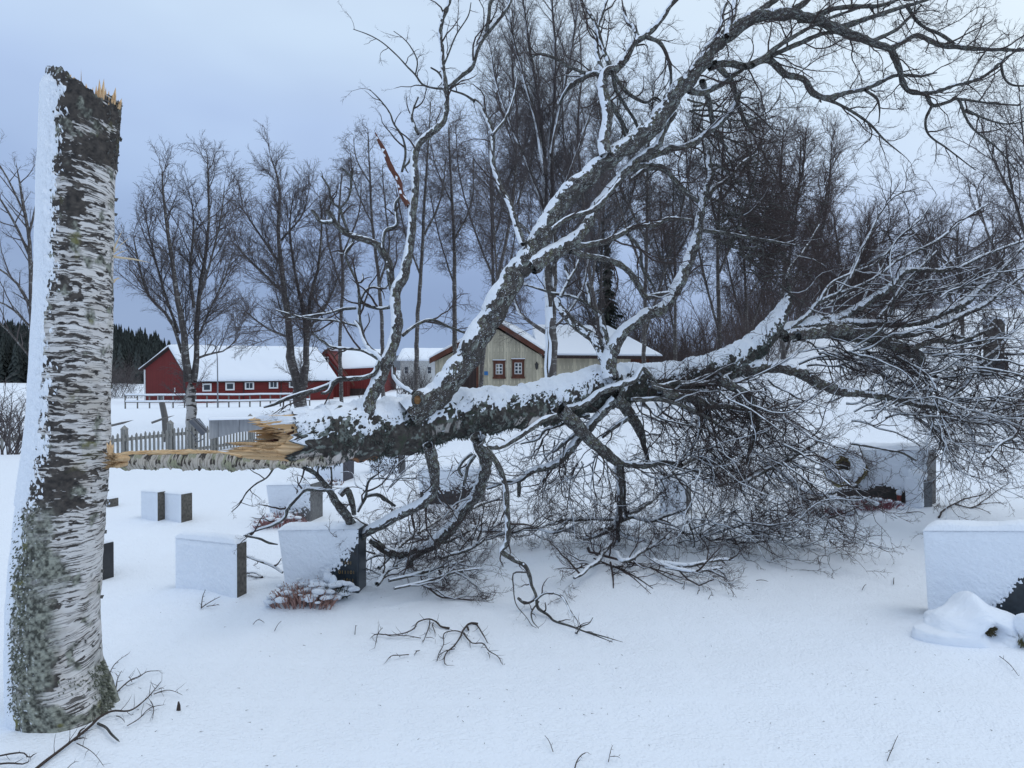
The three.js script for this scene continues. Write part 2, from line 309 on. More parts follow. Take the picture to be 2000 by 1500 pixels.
// ---- spruces of the wooded hill, one mass too far off to count
function spruceGeo(rng, tiers, h, r, n = 7) {
  const P = [], I = [];
  for (let k = 0; k < tiers; k++) {
    const t = k / tiers, y0 = h * (.06 + .9 * t), rr = r * (1 - t * .93), dy = h * .17 * (1.1 - t * .4);
    for (let j = 0; j < n; j++) {
      const a = (j + rng() * .7) / n * 6.283 + k, w = .42 * rr, q = rr * (.65 + .55 * rng()), c = Math.cos(a), s = Math.sin(a), b = P.length / 3;
      P.push(0, y0 + dy, 0, c * q * .55 - s * w, y0 + dy * .35, s * q * .55 + c * w, c * q, y0 - dy * .25 * rng(), s * q, c * q * .55 + s * w, y0 + dy * .35, s * q * .55 - c * w); I.push(b, b + 1, b + 2, b, b + 2, b + 3);
    }
  }
  const g = new THREE.BufferGeometry(); g.setAttribute('position', new THREE.Float32BufferAttribute(P, 3)); g.setIndex(I); g.computeVertexNormals(); return g;
}
{
  const rng = rngOf(11), g = spruceGeo(rng, 12, 1, .2);
  const mat = new THREE.MeshStandardMaterial({ color: new THREE.Color(.030, .038, .036), roughness: 1, side: THREE.DoubleSide });
  const prof = [[-60, 622], [20, 618], [60, 624], [130, 630], [215, 622], [262, 634], [300, 642], [340, 668], [390, 692], [470, 706]];
  const top = px => { let k = 0; while (k < prof.length - 2 && px > prof[k + 1][0]) k++; return lerp(prof[k][1], prof[k + 1][1], clamp((px - prof[k][0]) / (prof[k + 1][0] - prof[k][0]))); };
  const list = [];
  for (let i = 0; i < 1500; i++) {
    const px = -60 + 540 * rng(), d = 172 + 62 * rng(), T = at(px, top(px) + 4 + (rng() < .3 ? -7 : 4) * rng() + (234 - d) * .75, d), base = ground(T.x, T.z) - 2; const h = (7 + 6 * rng());
    list.push([T.x, Math.max(base, T.y - h), T.z, Math.max(3, Math.min(h, T.y - base)), rng()]);
  }
  const im = shade(new THREE.InstancedMesh(g, mat, list.length)), M = new THREE.Matrix4();
  list.forEach(([x, y, z, h, r], i) => { M.makeRotationY(r * 6.3).scale(V(h * (.8 + r * .5), h, h * (.8 + r * .5))).setPosition(x, y, z); im.setMatrixAt(i, M); im.setColorAt(i, new THREE.Color(1, 1, 1).multiplyScalar(.7 + .7 * r)); });
  im.name = 'spruce_wood'; im.userData = { kind: 'stuff', label: 'dark spruce wood on the far hill behind the red barn', category: 'forest' }; scene.add(im);
}
// ---- solids from upright polygons
function prism(poly, vec) {   // poly: Vector3 outline (any simple shape, flat), swept along vec
  const n = poly.length, e1 = poly[1].clone().sub(poly[0]).normalize(), nn = V(0, 0, 0); for (let i = 1; i < n - 1; i++) nn.add(poly[i].clone().sub(poly[0]).cross(poly[i + 1].clone().sub(poly[0]))); nn.normalize(); const e2 = nn.clone().cross(e1);
  let pl = poly, flat = pl.map(p => new THREE.Vector2(p.clone().sub(poly[0]).dot(e1), p.clone().sub(poly[0]).dot(e2)));
  const tri = THREE.ShapeUtils.triangulateShape(flat, []); const P = [], U = [];
  const put = (p, u, v) => { P.push(p.x, p.y, p.z); U.push(u, v); };
  const flip = nn.dot(vec) > 0;
  for (const off of [0, 1]) for (const t of tri) { const o = (off === 1) !== flip ? [t[2], t[1], t[0]] : t; const oo = off ? (flip ? t : [t[2], t[1], t[0]]) : (flip ? [t[2], t[1], t[0]] : t); for (const k of oo) put(off ? pl[k].clone().add(vec) : pl[k], flat[k].x, flat[k].y); }
  for (let i = 0; i < n; i++) { const a = pl[i], b = pl[(i + 1) % n], c = b.clone().add(vec), d = a.clone().add(vec), w = a.distanceTo(b), l = vec.length(); const q = flip ? [[b, w, 0], [a, 0, 0], [d, 0, l], [b, w, 0], [d, 0, l], [c, w, l]] : [[a, 0, 0], [b, w, 0], [c, w, l], [a, 0, 0], [c, w, l], [d, 0, l]]; for (const [p, u, v] of q) put(p, u, v); }
  const g = new THREE.BufferGeometry(); g.setAttribute('position', new THREE.Float32BufferAttribute(P, 3)); g.setAttribute('uv', new THREE.Float32BufferAttribute(U, 2)); g.computeVertexNormals();
  return g;
}
/** a board from a to b: width w along `up`, thickness t along `out` */
function bar(a, b, up, w, out, t) { const u = up.clone().normalize().multiplyScalar(w / 2); return prism([a.clone().sub(u), b.clone().sub(u), b.clone().add(u), a.clone().add(u)], out.clone().normalize().multiplyScalar(t)); }
const UP = V(0, 1, 0);
const planks = (r, g, b, n, dark) => tex(256, 256, (u, v) => { const k = Math.floor(u * n), f = u * n - k, e = Math.min(f, 1 - f); const s = 1 + .22 * (RV[(k * 37 + 11) & 255]) + .18 * tile((a, c) => fbm(a * 20, c * 3, 5, 3), u, v); const q = e < .06 ? dark : 1; return [r * s * q, g * s * q, b * s * q]; }, { srgb: true });
const RED = new THREE.MeshStandardMaterial({ map: planks(.150, .020, .018, 10, .6), roughness: .9 });
const WHITE = new THREE.MeshStandardMaterial({ color: new THREE.Color(.70, .70, .70), roughness: .7 });
const GLASS_DARK = new THREE.MeshPhysicalMaterial({ color: new THREE.Color(.035, .045, .06), roughness: .12, metalness: 0 });
const BROWN = new THREE.MeshStandardMaterial({ map: planks(.115, .042, .026, 4, .8), roughness: .85 });
const DARKBROWN = new THREE.MeshStandardMaterial({ map: planks(.035, .020, .018, 8, .6), roughness: .8 });

/** a window on the plane through P with outward normal n; rectangle in pixels; built into `parent` */
function windowAt(parent, P, n, x0, y0, x1, y1, { frame = WHITE, fw = .1, bars = [1, 0], inner = null, outer = null, label } = {}) {
  const a = onPlane(x0, y1, P, n), b = onPlane(x1, y1, P, n), c = onPlane(x1, y0, P, n); const ex = b.clone().sub(a); ex.y = 0; const w = ex.length(); ex.normalize(); const h = c.y - b.y; const o = a.clone();
  const pt = (u, v, k = 0) => o.clone().addScaledVector(ex, u).addScaledVector(UP, v).addScaledVector(n, k);
  const rect = (u0, v0, u1, v1, k, t) => prism([pt(u0, v0, k), pt(u1, v0, k), pt(u1, v1, k), pt(u0, v1, k)], n.clone().multiplyScalar(t));
  const f = new THREE.Group(); f.name = 'window'; parent.add(f); if (label) f.userData.label = label;
  part('frame', mergeGeometries([rect(0, 0, w, fw, .01, .08), rect(0, h - fw, w, h, .01, .08), rect(0, fw, fw, h - fw, .01, .08), rect(w - fw, fw, w, h - fw, .01, .08)]), frame, f);
  let i0 = fw, j0 = fw, i1 = w - fw, j1 = h - fw;
  if (inner) { const q = inner; part('sash', mergeGeometries([rect(i0, j0, i1, j0 + q, .01, .05), rect(i0, j1 - q, i1, j1, .01, .05), rect(i0, j0 + q, i0 + q, j1 - q, .01, .05), rect(i1 - q, j0 + q, i1, j1 - q, .01, .05)]), WHITE, f); i0 += q; j0 += q; i1 -= q; j1 -= q; }
  const [nx, ny] = bars, bw = fw * .35, gl = [];
  for (let i = 1; i <= nx; i++) { const u = lerp(i0, i1, i / (nx + 1)); gl.push(rect(u - bw / 2, j0, u + bw / 2, j1, .012, .04)); }
  for (let i = 1; i <= ny; i++) { const v = lerp(j0, j1, i / (ny + 1)); gl.push(rect(i0, v - bw / 2, i1, v + bw / 2, .012, .034)); }
  if (gl.length) part('glazing_bar', mergeGeometries(gl), WHITE, f);
  for (let i = 0; i <= nx; i++) for (let j = 0; j <= ny; j++) part('pane', rect(lerp(i0, i1, i / (nx + 1)), lerp(j0, j1, j / (ny + 1)), lerp(i0, i1, (i + 1) / (nx + 1)), lerp(j0, j1, (j + 1) / (ny + 1)), .008, .012), GLASS_DARK, f);
  return { f, rect, pt, w, h };
}
function lumpy(g, amp, f, seed = 0) { const p = g.attributes.position; for (let i = 0; i < p.count; i++) { const x = p.getX(i), y = p.getY(i), z = p.getZ(i); p.setXYZ(i, x + amp * fbm(x * f, y * f, z * f + seed, 3), y + amp * fbm(x * f, y * f, z * f + seed + 31, 3), z + amp * fbm(x * f, y * f, z * f + seed + 77, 3)); } g.computeVertexNormals(); return g; }
/** a snow blanket over a sloping quad a-b (eave) c-d (ridge): thick, round-edged, slightly uneven */
function blanket(a, b, c, d, th, nu = 30, nv = 12, amp = .05) {
  const P = [], U = [], I = [], m = nv + 3; const nn = b.clone().sub(a).cross(d.clone().sub(a)).normalize(); if (nn.y < 0) nn.negate();
  for (let i = 0; i <= nu + 2; i++) for (let j = 0; j < m; j++) {
    const u = clamp((i - 1) / nu), v = clamp((j - 1) / nv), edge = (i === 0 || i === nu + 2 || j === 0 || j === m - 1);
    const p = a.clone().lerp(b, u).lerp(d.clone().lerp(c, u), v); const e = Math.min(1, Math.min(u * nu, (1 - u) * nu) * .5 + .55, v * nv * .5 + .55);
    p.addScaledVector(nn, edge ? 0 : th * e + amp * fbm(p.x * .5, p.y * .5, p.z * .5, 3)); P.push(p.x, p.y, p.z); U.push(u * a.distanceTo(b) / .6, v * a.distanceTo(d) / .6);
  }
  for (let i = 0; i < nu + 2; i++) for (let j = 0; j < m - 1; j++) { const q = i * m + j, r = q + m; I.push(q, r, q + 1, r, r + 1, q + 1); }
  const g = new THREE.BufferGeometry(); g.setAttribute('position', new THREE.Float32BufferAttribute(P, 3)); g.setAttribute('uv', new THREE.Float32BufferAttribute(U, 2)); g.setIndex(I); g.computeVertexNormals(); return g;
}
// ================================================================ red barn
{
  const PL = at(282, 789, 76), PC = at(374, 789, 72), PR = at(652, 786, 79);
  const eg = PC.clone().sub(PL).setY(0).normalize(), ng = V(-eg.z, 0, eg.x); if (ng.z < 0) ng.negate();
  const es = PR.clone().sub(PC).setY(0).normalize(), ns = V(-es.z, 0, es.x); if (ns.z < 0) ns.negate();
  const side = PR.clone().sub(PC).setY(0);
  const gl = (x, y) => onPlane(x, y, PC, ng), sd = (x, y) => onPlane(x, y, PC, ns);
  const eL = gl(282, 721), ap = gl(336, 679), eR = gl(373, 741), bL = eL.clone().setY(PC.y - 1), bC = eR.clone().setY(PC.y - 1);
  const t = thing('red_barn', 'long dark red barn with a snowy roof and a row of small white windows', 'barn');
  part('wall', prism([bL, bC, eR, ap, eL], side), RED, t);
  // roof boards, their snow
  const over = side.clone().normalize().multiplyScalar(-.35), sv = side.clone().add(side.clone().normalize().multiplyScalar(.7));
  const slope = ap.clone().sub(eR).normalize(), dn = eR.clone().addScaledVector(slope, -.45), slopeL = ap.clone().sub(eL).normalize(), dl = eL.clone().addScaledVector(slopeL, -.4);
  const lift = V(0, .12, 0);
  const roof = part('roof', mergeGeometries([prism([dn, ap, ap.clone().add(lift), dn.clone().add(lift)].map(p => p.clone().add(over)), sv), prism([dl, ap, ap.clone().add(lift), dl.clone().add(lift)].map(p => p.clone().add(over)), sv)]), DARKBROWN, t);
  const up2 = V(0, .125, 0), A = dn.clone().add(over).add(up2), D = ap.clone().add(over).add(up2);
  part('snow', mergeGeometries([blanket(A, A.clone().add(sv), D.clone().add(sv), D, .26, 60, 14, .12), blanket(dl.clone().add(over).add(up2), dl.clone().add(over).add(up2).add(sv), D.clone().add(sv), D, .2, 40, 12, .12)]), SNOW, roof);
  part('corner_board', bar(gl(283, 722).setY(PC.y - .5), gl(283, 722), eg, .22, ng, .05), WHITE, t);
  part('downpipe', (() => { const w = new Wood(), a = sd(425, 737).addScaledVector(ns, .12), b = sd(425, 790).addScaledVector(ns, .12); w.tube([a, b], [.06, .06], 8, { point: false }); return w.build(); })(), WHITE, t);
  for (const [x, y] of [[404, 757], [449, 755], [487, 753.5], [534, 751.5], [573, 750]]) windowAt(t, PC, ns, x - 9, y - 8, x + 9, y + 7.5, { fw: .14, bars: [x > 460 ? 1 : 0, 0] });
  windowAt(t, PC, ng, 309, 771, 321, 785, { fw: .1, bars: [1, 0] });
  part('hatch', bar(gl(342, 766), gl(342, 757), eg, .12, ng, .06), WHITE, t);
  for (const x of [476, 549]) part('board_seam', bar(sd(x, 789), sd(x, 741), es, .07, ns, .05), DARKBROWN, t);
  rebase(t, PC);
}
{   // the second red building with a cross gable
  const z = 84, n = V(0, 0, 1), P = at(640, 785, z), q = (x, y, k = 0) => at(x, y, z).addScaledVector(n, k);
  const t = thing('red_outbuilding', 'red outbuilding with a steep cross gable, right of the long barn', 'barn');
  const B = y => q(0, y).y;
  part('wall', prism([q(652, 792), q(752, 792), q(752, 717), q(652, 722)], V(0, 0, -8)), RED, t);
  const gab = part('gable', prism([q(592, 792), q(684, 792), q(684, 742), q(641, 683), q(598, 742)], V(0, 0, -7)).translate(0, 0, 1.5), RED, t);
  const zz = z - 1.5, qq = (x, y) => at(x, y, zz);
  part('bargeboard', mergeGeometries([bar(qq(593, 752).add(V(0, 0, .02)), qq(641, 681).add(V(0, 0, .02)), UP, .28, n, .12), bar(qq(641, 681).add(V(0, 0, .02)), qq(692, 752).add(V(0, 0, .02)), UP, .28, n, .13)]), BROWN, gab);
  windowAt(t, qq(641, 700), n, 632, 697, 642, 713, { fw: .12, bars: [0, 1] });
  part('snow', mergeGeometries([blanket(q(650, 722), q(757, 716), q(754, 683).add(V(0, 0, -5)), q(640, 686).add(V(0, 0, -5)), .3, 20, 10, .1), blanket(qq(600, 745), qq(600, 745).add(V(0, 0, -7)), qq(641, 680).add(V(0, 0, -7)), qq(641, 680), .18, 8, 6, .05)]), SNOW, t);
  part('doorway', prism([q(664, 788, .03), q(716, 788, .03), q(716, 759, .03), q(664, 759, .03)], V(0, 0, .05)), DARKBROWN, t);
  rebase(t, P);
}
{   // a white farmhouse glimpsed between the trees, and a pale shed on the far left
  for (const [nm, lb, x0, x1, yb, ye, ya, d, col] of [['white_house', 'white farmhouse with a snowy roof half hidden behind bare branches', 782, 872, 772, 703, 683, 88, [.66, .66, .64]]]) {
    const q = (x, y, k = 0) => at(x, y, d).add(V(0, 0, k)), t = thing(nm, lb, nm === 'pale_shed' ? 'shed' : 'house');
    part('wall', prism([q(x0, yb), q(x1, yb), q(x1, ye), q(x0, ye)], V(0, 0, -6)), new THREE.MeshStandardMaterial({ color: new THREE.Color(...col), roughness: .9 }), t);
    part('roof', blanket(q(x0 - 6, ye + 2, .5), q(x1 + 6, ye + 2, .5), q(x1 + 4, ya, -3), q(x0 - 4, ya, -3), .3, 16, 8, .08), SNOW, t);
    const k = (x1 - x0) / 4; for (let i = 0; i < 4; i++) windowAt(t, q(x0, yb), V(0, 0, 1), x0 + k * i + k * .3, ye + 12, x0 + k * i + k * .3 + 10, ye + 28, { fw: .1, bars: [0, 1] });
    rebase(t, q((x0 + x1) / 2, yb));
  }
}
// ================================================================ beige house
{
  const z = 46, n = V(0, 0, 1), q = (x, y, k = 0) => at(x, y, z).add(V(0, 0, k)), back = V(1.1, 0, -7);
  const beige = new THREE.MeshStandardMaterial({ map: planks(.54, .49, .375, 4, .85), roughness: .9 });
  const t = thing('beige_house', 'beige board-clad house with brown gable trim and a snow-covered roof', 'house');
  const wall = part('wall', prism([q(850, 790), q(1056, 790), q(1056, 694), q(972, 643), q(850, 706)], back), beige, t);
  const topY = x => x < 972 ? lerp(706, 643, (x - 850) / 122) : lerp(643, 694, (x - 972) / 84);
  for (let x = 853; x < 1056; x += 8) { if (x > 893 && x < 936) { part('batten', bar(q(x, 712), q(x, topY(x) + 2), V(1, 0, 0), .05, n, .035), beige, wall); continue; } part('batten', bar(q(x, 790), q(x, topY(x) + 2), V(1, 0, 0), .05, n, .035), beige, wall); }
  const wz = 47.4, wq = (x, y, k = 0) => at(x, y, wz).add(V(0, 0, k));
  const wing = part('wing_wall', prism([wq(1050, 790), wq(1268, 790), wq(1268, 697), wq(1050, 697)], V(0, 0, -6)), beige, t);
  for (let x = 1062; x < 1268; x += 8) part('batten', bar(wq(x, 790), wq(x, 698), V(1, 0, 0), .05, n, .035), beige, wing);
  part('corner_board', bar(q(847, 790), q(847, 709), V(1, 0, 0), .16, n, .06), WHITE, t);
  // roofs
  const L = q(840, 706, .35), A = q(972, 634, .35), R = q(1062, 691, .35), th = V(0, .16, 0), bk = back.clone().add(V(0, 0, -.7));
  const roof = part('roof', mergeGeometries([prism([L, A, A.clone().add(th), L.clone().add(th)], bk), prism([A, R, R.clone().add(th), A.clone().add(th)], bk)]), DARKBROWN, t);
  part('bargeboard', bar(L.clone().add(V(0, .02, .01)), A.clone().add(V(0, .02, .01)), UP, .34, n, .06), BROWN, roof);
  part('bargeboard', bar(A.clone().add(V(0, .02, .012)), R.clone().add(V(0, .02, .012)), UP, .34, n, .06), BROWN, roof);
  const u2 = V(0, .17, 0); part('snow', mergeGeometries([blanket(L.clone().add(u2), L.clone().add(u2).add(bk), A.clone().add(u2).add(bk), A.clone().add(u2), .2, 20, 14, .05), blanket(R.clone().add(u2), R.clone().add(u2).add(bk), A.clone().add(u2).add(bk), A.clone().add(u2), .22, 20, 14, .05)]), SNOW, roof);
  const w0 = wq(1052, 695, .5), w1 = wq(1292, 697, .5), w2 = at(1190, 642, 50.5), w3 = at(1040, 640, 50.5), w4 = at(1282, 690, 54), w5 = at(1040, 690, 54);
  const wr = part('wing_roof', mergeGeometries([bar(w0.clone().add(V(0, -.06, 0)), w1.clone().add(V(0, -.06, 0)), UP, .2, V(0, 0, 1), .06), prism([w0, w1, w4, w5], V(0, -.1, 0))]), DARKBROWN, t);
  const hull = new ConvexGeometry([w0, w1, w4, w5, w2, w3, w0.clone().add(V(0, .16, .04)), w1.clone().add(V(-.1, .16, .04)), w2.clone().add(V(-.1, .22, 0)), w3.clone().add(V(0, .22, 0))]);
  part('snow', hull, SNOW, wr);
  part('fascia', bar(wq(1268, 706), wq(1232, 706), UP, .3, n, .05), BROWN, wing);
  // door, windows and small fittings
  part('door', prism([q(900, 790, .01), q(930, 790, .01), q(930, 716, .01), q(900, 716, .01)], V(0, 0, .05)), DARKBROWN, t);
  part('door_frame', mergeGeometries([bar(q(932.5, 790, .01), q(932.5, 713, .01), V(1, 0, 0), .14, n, .08), bar(q(897.5, 790, .01), q(897.5, 713, .01), V(1, 0, 0), .14, n, .08), bar(q(894, 711, .012), q(936, 711, .012), UP, .14, n, .1)]), BROWN, t);
  for (const [x0, y0, x1, y1] of [[963.5, 706, 986.5, 736], [1000, 703.5, 1024, 735.5]]) {
    const w = windowAt(t, q(0, 720), n, x0, y0, x1, y1, { frame: BROWN, fw: .15, inner: .05, bars: [1, 2] });
    part('head_board', w.rect(-.04, w.h, w.w + .04, w.h + .07, .01, .12), BROWN, w.f); part('sill', w.rect(-.04, -.12, w.w + .04, 0, .01, .14), BROWN, w.f); part('snow', w.rect(-.04, w.h + .07, w.w + .04, w.h + .12, .01, .11), SNOW, w.f);
  }
  part('blue_sign', new RoundedBoxGeometry(.24, .24, .03, 2, .01).translate(...q(949.5, 729, .06).toArray()), new THREE.MeshStandardMaterial({ color: new THREE.Color(.03, .16, .40), roughness: .5 }), t);
  part('mailbox', new RoundedBoxGeometry(.14, .22, .1, 2, .02).translate(...q(940, 741, .09).toArray()), new THREE.MeshStandardMaterial({ color: new THREE.Color(.10, .10, .11), roughness: .5 }), t);
  { const c = q(1048, 715, .2), g = new THREE.LatheGeometry([[.001, -.24], [.04, -.2], [.09, -.12], [.11, .1], [.13, .12], [.05, .2], [.02, .26], [.001, .27]].map(a => new THREE.Vector2(...a)), 8).translate(...c.toArray()); part('wall_lantern', mergeGeometries([g, bar(c.clone().add(V(0, .2, -.18)), c.clone().add(V(0, .2, 0)), UP, .03, V(1, 0, 0), .03)]), new THREE.MeshStandardMaterial({ color: new THREE.Color(.03, .03, .03), roughness: .5 }), t); }
  rebase(t, q(950, 790));
}
// ================================================================ fences, posts and the things by them
const OLDWOOD = new THREE.MeshStandardMaterial({ map: planks(.27, .265, .25, 6, .8), roughness: .95 });
const GREYWOOD = new THREE.MeshStandardMaterial({ map: planks(.17, .16, .15, 6, .8), roughness: .95 });
{
  const fence = (label, x0, d0, x1, d1, posts) => {
    const t = thing('picket_fence', label, 'fence'), A = at(x0, 0, d0).setY(0), B = at(x1, 0, d1).setY(0), L = A.distanceTo(B), e = B.clone().sub(A).normalize(), n = V(-e.z, 0, e.x); if (n.z < 0) n.negate();
    const P = s => { const p = A.clone().addScaledVector(e, s); p.y = ground(p.x, p.z) - .03; return p; }; const r = rngOf(Math.round(x0 + 400));
    for (let s = .05; s < L; s += .155) { const p = P(s), h = .76 + r() * .05, w = .03, b = p.clone().addScaledVector(n, .03), q = (u, v) => b.clone().addScaledVector(e, u).add(V((r() - .5) * .006, v, 0)); part('picket', prism([q(-w, .05), q(w, .05), q(w, h - .05), q(0, h), q(-w, h - .05)], n.clone().multiplyScalar(.022)), OLDWOOD, t); }
    for (const y of [.16, .62]) for (let s = 0; s < L; s += 2) { const a = P(s), b = P(Math.min(L, s + 2)); part('rail', bar(a.setY(a.y + y), b.setY(b.y + y), UP, .08, n, .027), OLDWOOD, t); }
    for (const s of posts) { const p = P(s); p.addScaledVector(n, -.07); const g = new RoundedBoxGeometry(.13, .92, .13, 2, .02), c = new THREE.ConeGeometry(.10, .10, 4, 1).rotateY(Math.PI / 4).translate(0, .50, 0); const an = Math.atan2(-e.z, e.x); for (const q of [g, c]) q.rotateY(an).translate(p.x, p.y + .45, p.z); part('post', mergeGeometries([g, c]), OLDWOOD, t); }
    rebase(t, A.setY(ground(A.x, A.z)));
  };
  fence('weathered picket fence with pointed posts below the red barn', 205, 17.6, 560, 25.5, [.55, 2.2, 3.05, 4.1, 5.9, 7.2, 8.6]);
  fence('weathered picket fence at the left edge, left of the broken stump', -120, 17.5, 66, 18.2, [.5, 1.9]);
}
{   // white paddock rails in front of the barn
  const t = thing('rail_fence', 'low paddock rail fence with snow on its rails before the barn', 'fence'), A = at(236, 0, 58).setY(0), B = at(600, 0, 66).setY(0), e = B.clone().sub(A), n = 17;
  const P = i => { const p = A.clone().addScaledVector(e, i / n); p.y = ground(p.x, p.z); return p; };
  const dir = e.clone().normalize(), out = V(-dir.z, 0, dir.x); if (out.z < 0) out.negate();
  for (let i = 0; i <= n; i++) { const p = P(i); part('post', bar(p, p.clone().add(V(0, 1.15, 0)), dir, .1, out, .1), GREYWOOD, t); }
  for (let i = 0; i < n; i++) for (const y of [.5, 1.02]) { const a = P(i), b = P(i + 1); a.y += y; b.y += y; const r = part('rail', bar(a.clone().addScaledVector(out, .105), b.clone().addScaledVector(out, .105), UP, .07, out, .04), GREYWOOD, t); part('snow', bar(a.clone().addScaledVector(out, .09).add(V(0, .09, 0)), b.clone().addScaledVector(out, .09).add(V(0, .09, 0)), UP, .14, out, .1), SNOW, r); }
  rebase(t, P(0));
}
{   // leaning post behind the picket fence, with a rail propped on it
  const p = at(324, 832, 24); p.y = ground(p.x, p.z); const w = new Wood(); w.tube([p, at(322, 815, 24), at(316, 786, 24)], [.1, .1, .09], 9, { point: false }); const g = w.build();
  solo('leaning_post', g, GREYWOOD, 'grey wooden post leaning behind the picket fence', 'post');
  const w2 = new Wood(); w2.tube([at(296, 826, 23.5), at(318, 818, 23.6), at(342, 811, 23.7)], [.035, .035, .03], 6); solo('loose_rail', w2.build(), GREYWOOD, 'loose pole propped behind the picket fence by the leaning post', 'pole', 'loose poles behind the picket fence');
  const w3 = new Wood(); w3.tube([at(214, 832, 23), at(240, 826, 23.1), at(262, 820, 23.2)], [.035, .035, .03], 6); solo('loose_rail', w3.build(), GREYWOOD, 'loose pole just right of the stump behind the fence', 'pole', 'loose poles behind the picket fence');
}
{   // thin lamp mast before the barn
  const b = at(425, 790, 60); b.y = ground(b.x, b.z); const w = new Wood(); w.tube([b, at(425, 740, 60), at(424.5, 700, 60), at(423, 684, 60), at(419.5, 676, 60), at(414, 673, 60)], [.06, .05, .045, .04, .04, .035], 7, { point: false });
  const t = thing('lamp_mast', 'thin grey lamp mast with a bent top in front of the barn roof', 'lamp post'); const m = new THREE.MeshStandardMaterial({ color: new THREE.Color(.22, .23, .25), roughness: .5, metalness: .4 }); part('mast', w.build(), m, t);
  part('lamp_head', new RoundedBoxGeometry(.5, .12, .22, 2, .04).translate(...at(411, 673.5, 60).toArray()), m, t); rebase(t, b);
}
{   // dark green post on the crest
  const t = thing('short_post', 'short dark green round post on the snow crest by the birch', 'post'), b = gp(370, 880), r = .043 * b.z / -14.6 ;
  const q = at(369.5, 843, -b.z), h = q.y - b.y; part('pipe', new THREE.CylinderGeometry(.042, .042, h + .1, 16).translate(0, h / 2 - .05, 0), new THREE.MeshStandardMaterial({ color: new THREE.Color(.018, .035, .035), roughness: .5 }), t); part('cap', new THREE.CylinderGeometry(.05, .05, .03, 16).translate(0, h - .01, 0), new THREE.MeshStandardMaterial({ color: new THREE.Color(.012, .02, .02), roughness: .4 }), t);
  t.position.copy(b);
}
{   // tipped seat of grey slats
  const d = 15.2, t = thing('tipped_bench', 'tipped grey slatted bench with a snow-filled back beside the short post', 'bench'), q = (x, y, k = 0) => at(x, y, d + k);
  const slat = (a, b, c, e, mat, nm) => part(nm, prism([a, b, c, e], V(.01, .02, -.03)), mat, t);
  const gm = new THREE.MeshStandardMaterial({ color: new THREE.Color(.10, .105, .12), roughness: .6 });
  slat(q(368, 823), q(375, 820), q(401, 846), q(394, 851), gm, 'seat_slat'); slat(q(376, 819, .05), q(380, 818.5, .05), q(404, 841, .05), q(402, 845, .05), gm, 'seat_slat');
  slat(q(380, 820, .12), q(389, 819.5, .12), q(402, 834, .12), q(390, 839, .12), SNOW, 'snow');
  const w = new Wood(); w.tube([q(377, 818.5, .1), q(389, 818, .1), q(404, 836, .1)], [.012, .012, .012], 6); w.tube([q(380, 860, -.1), q(386, 863, -.1), q(396, 858, -.1), q(402, 853, 0)], [.012, .012, .012, .012], 6); w.tube([q(372, 842), q(384, 858), q(392, 852)], [.014, .014, .014], 6); part('frame', w.build(), gm, t);
  rebase(t, gp(390, 862));
}
{   // low grave-plot wall of grey slabs, capped with snow
  const t = thing('slab_wall', 'low wall of grey upright slabs capped with snow on the crest', 'low wall'), xs = [408, 426, 467, 520, 575], ys = [852, 848, 838, 833, 830]; const m = new THREE.MeshStandardMaterial({ map: planks(.36, .365, .38, 2, .95), roughness: .9 });
  const d = i => 16.2 + i * .35;
  for (let i = 0; i < 4; i++) { const g = [at(xs[i] + .4, ys[i] + 6, d(i)), at(xs[i + 1] - .4, ys[i + 1] + 6, d(i + 1)), at(xs[i + 1] - .4, 820 - (i + 1) * .8, d(i + 1)), at(xs[i] + .4, 820 - i * .8, d(i))]; part('slab', prism(g, V(0, 0, -.18)), m, t); }
  part('snow', blanket(at(406, 821, 16.15), at(577, 817, 17.65), at(577, 815.5, 17.9), at(406, 819, 16.45), .05, 40, 6, .012), SNOW, t);
  rebase(t, at(408, 852, 16.2));
}

// ================================================================ standing trees behind
const SPRAY = [sprayShape(1, .0105, .1, .55), sprayShape(2, .0105, .1, .6), sprayShape(3, .0105, .05, .5)], SPRAY_WEEP = [sprayShape(4, .0105, .9, .5), sprayShape(5, .0105, 1.1, .45)], SPRAY_NEAR_WEEP = [sprayShape(9, .007, .7, .5), sprayShape(10, .007, .9, .45)], SPRAY_NEAR = [sprayShape(6, .0075, .15, .6), sprayShape(7, .0075, .1, .55), sprayShape(8, .0075, .2, .65)];
const BIRCH_BOLE = new THREE.MeshStandardMaterial({ roughness: .9, map: tex(256, 512, (u, v) => { const s = tile((a, b) => fbm(a * 4, b * 26, 2.3, 3), u, v), n = tile((a, b) => fbm(a * 5, b * 7, 5.3, 4), u, v); return mix3([.42, .40, .38], [.04, .034, .03], sstep(-.02, .16, s * .8 + n * .7)); }, { srgb: true }) });
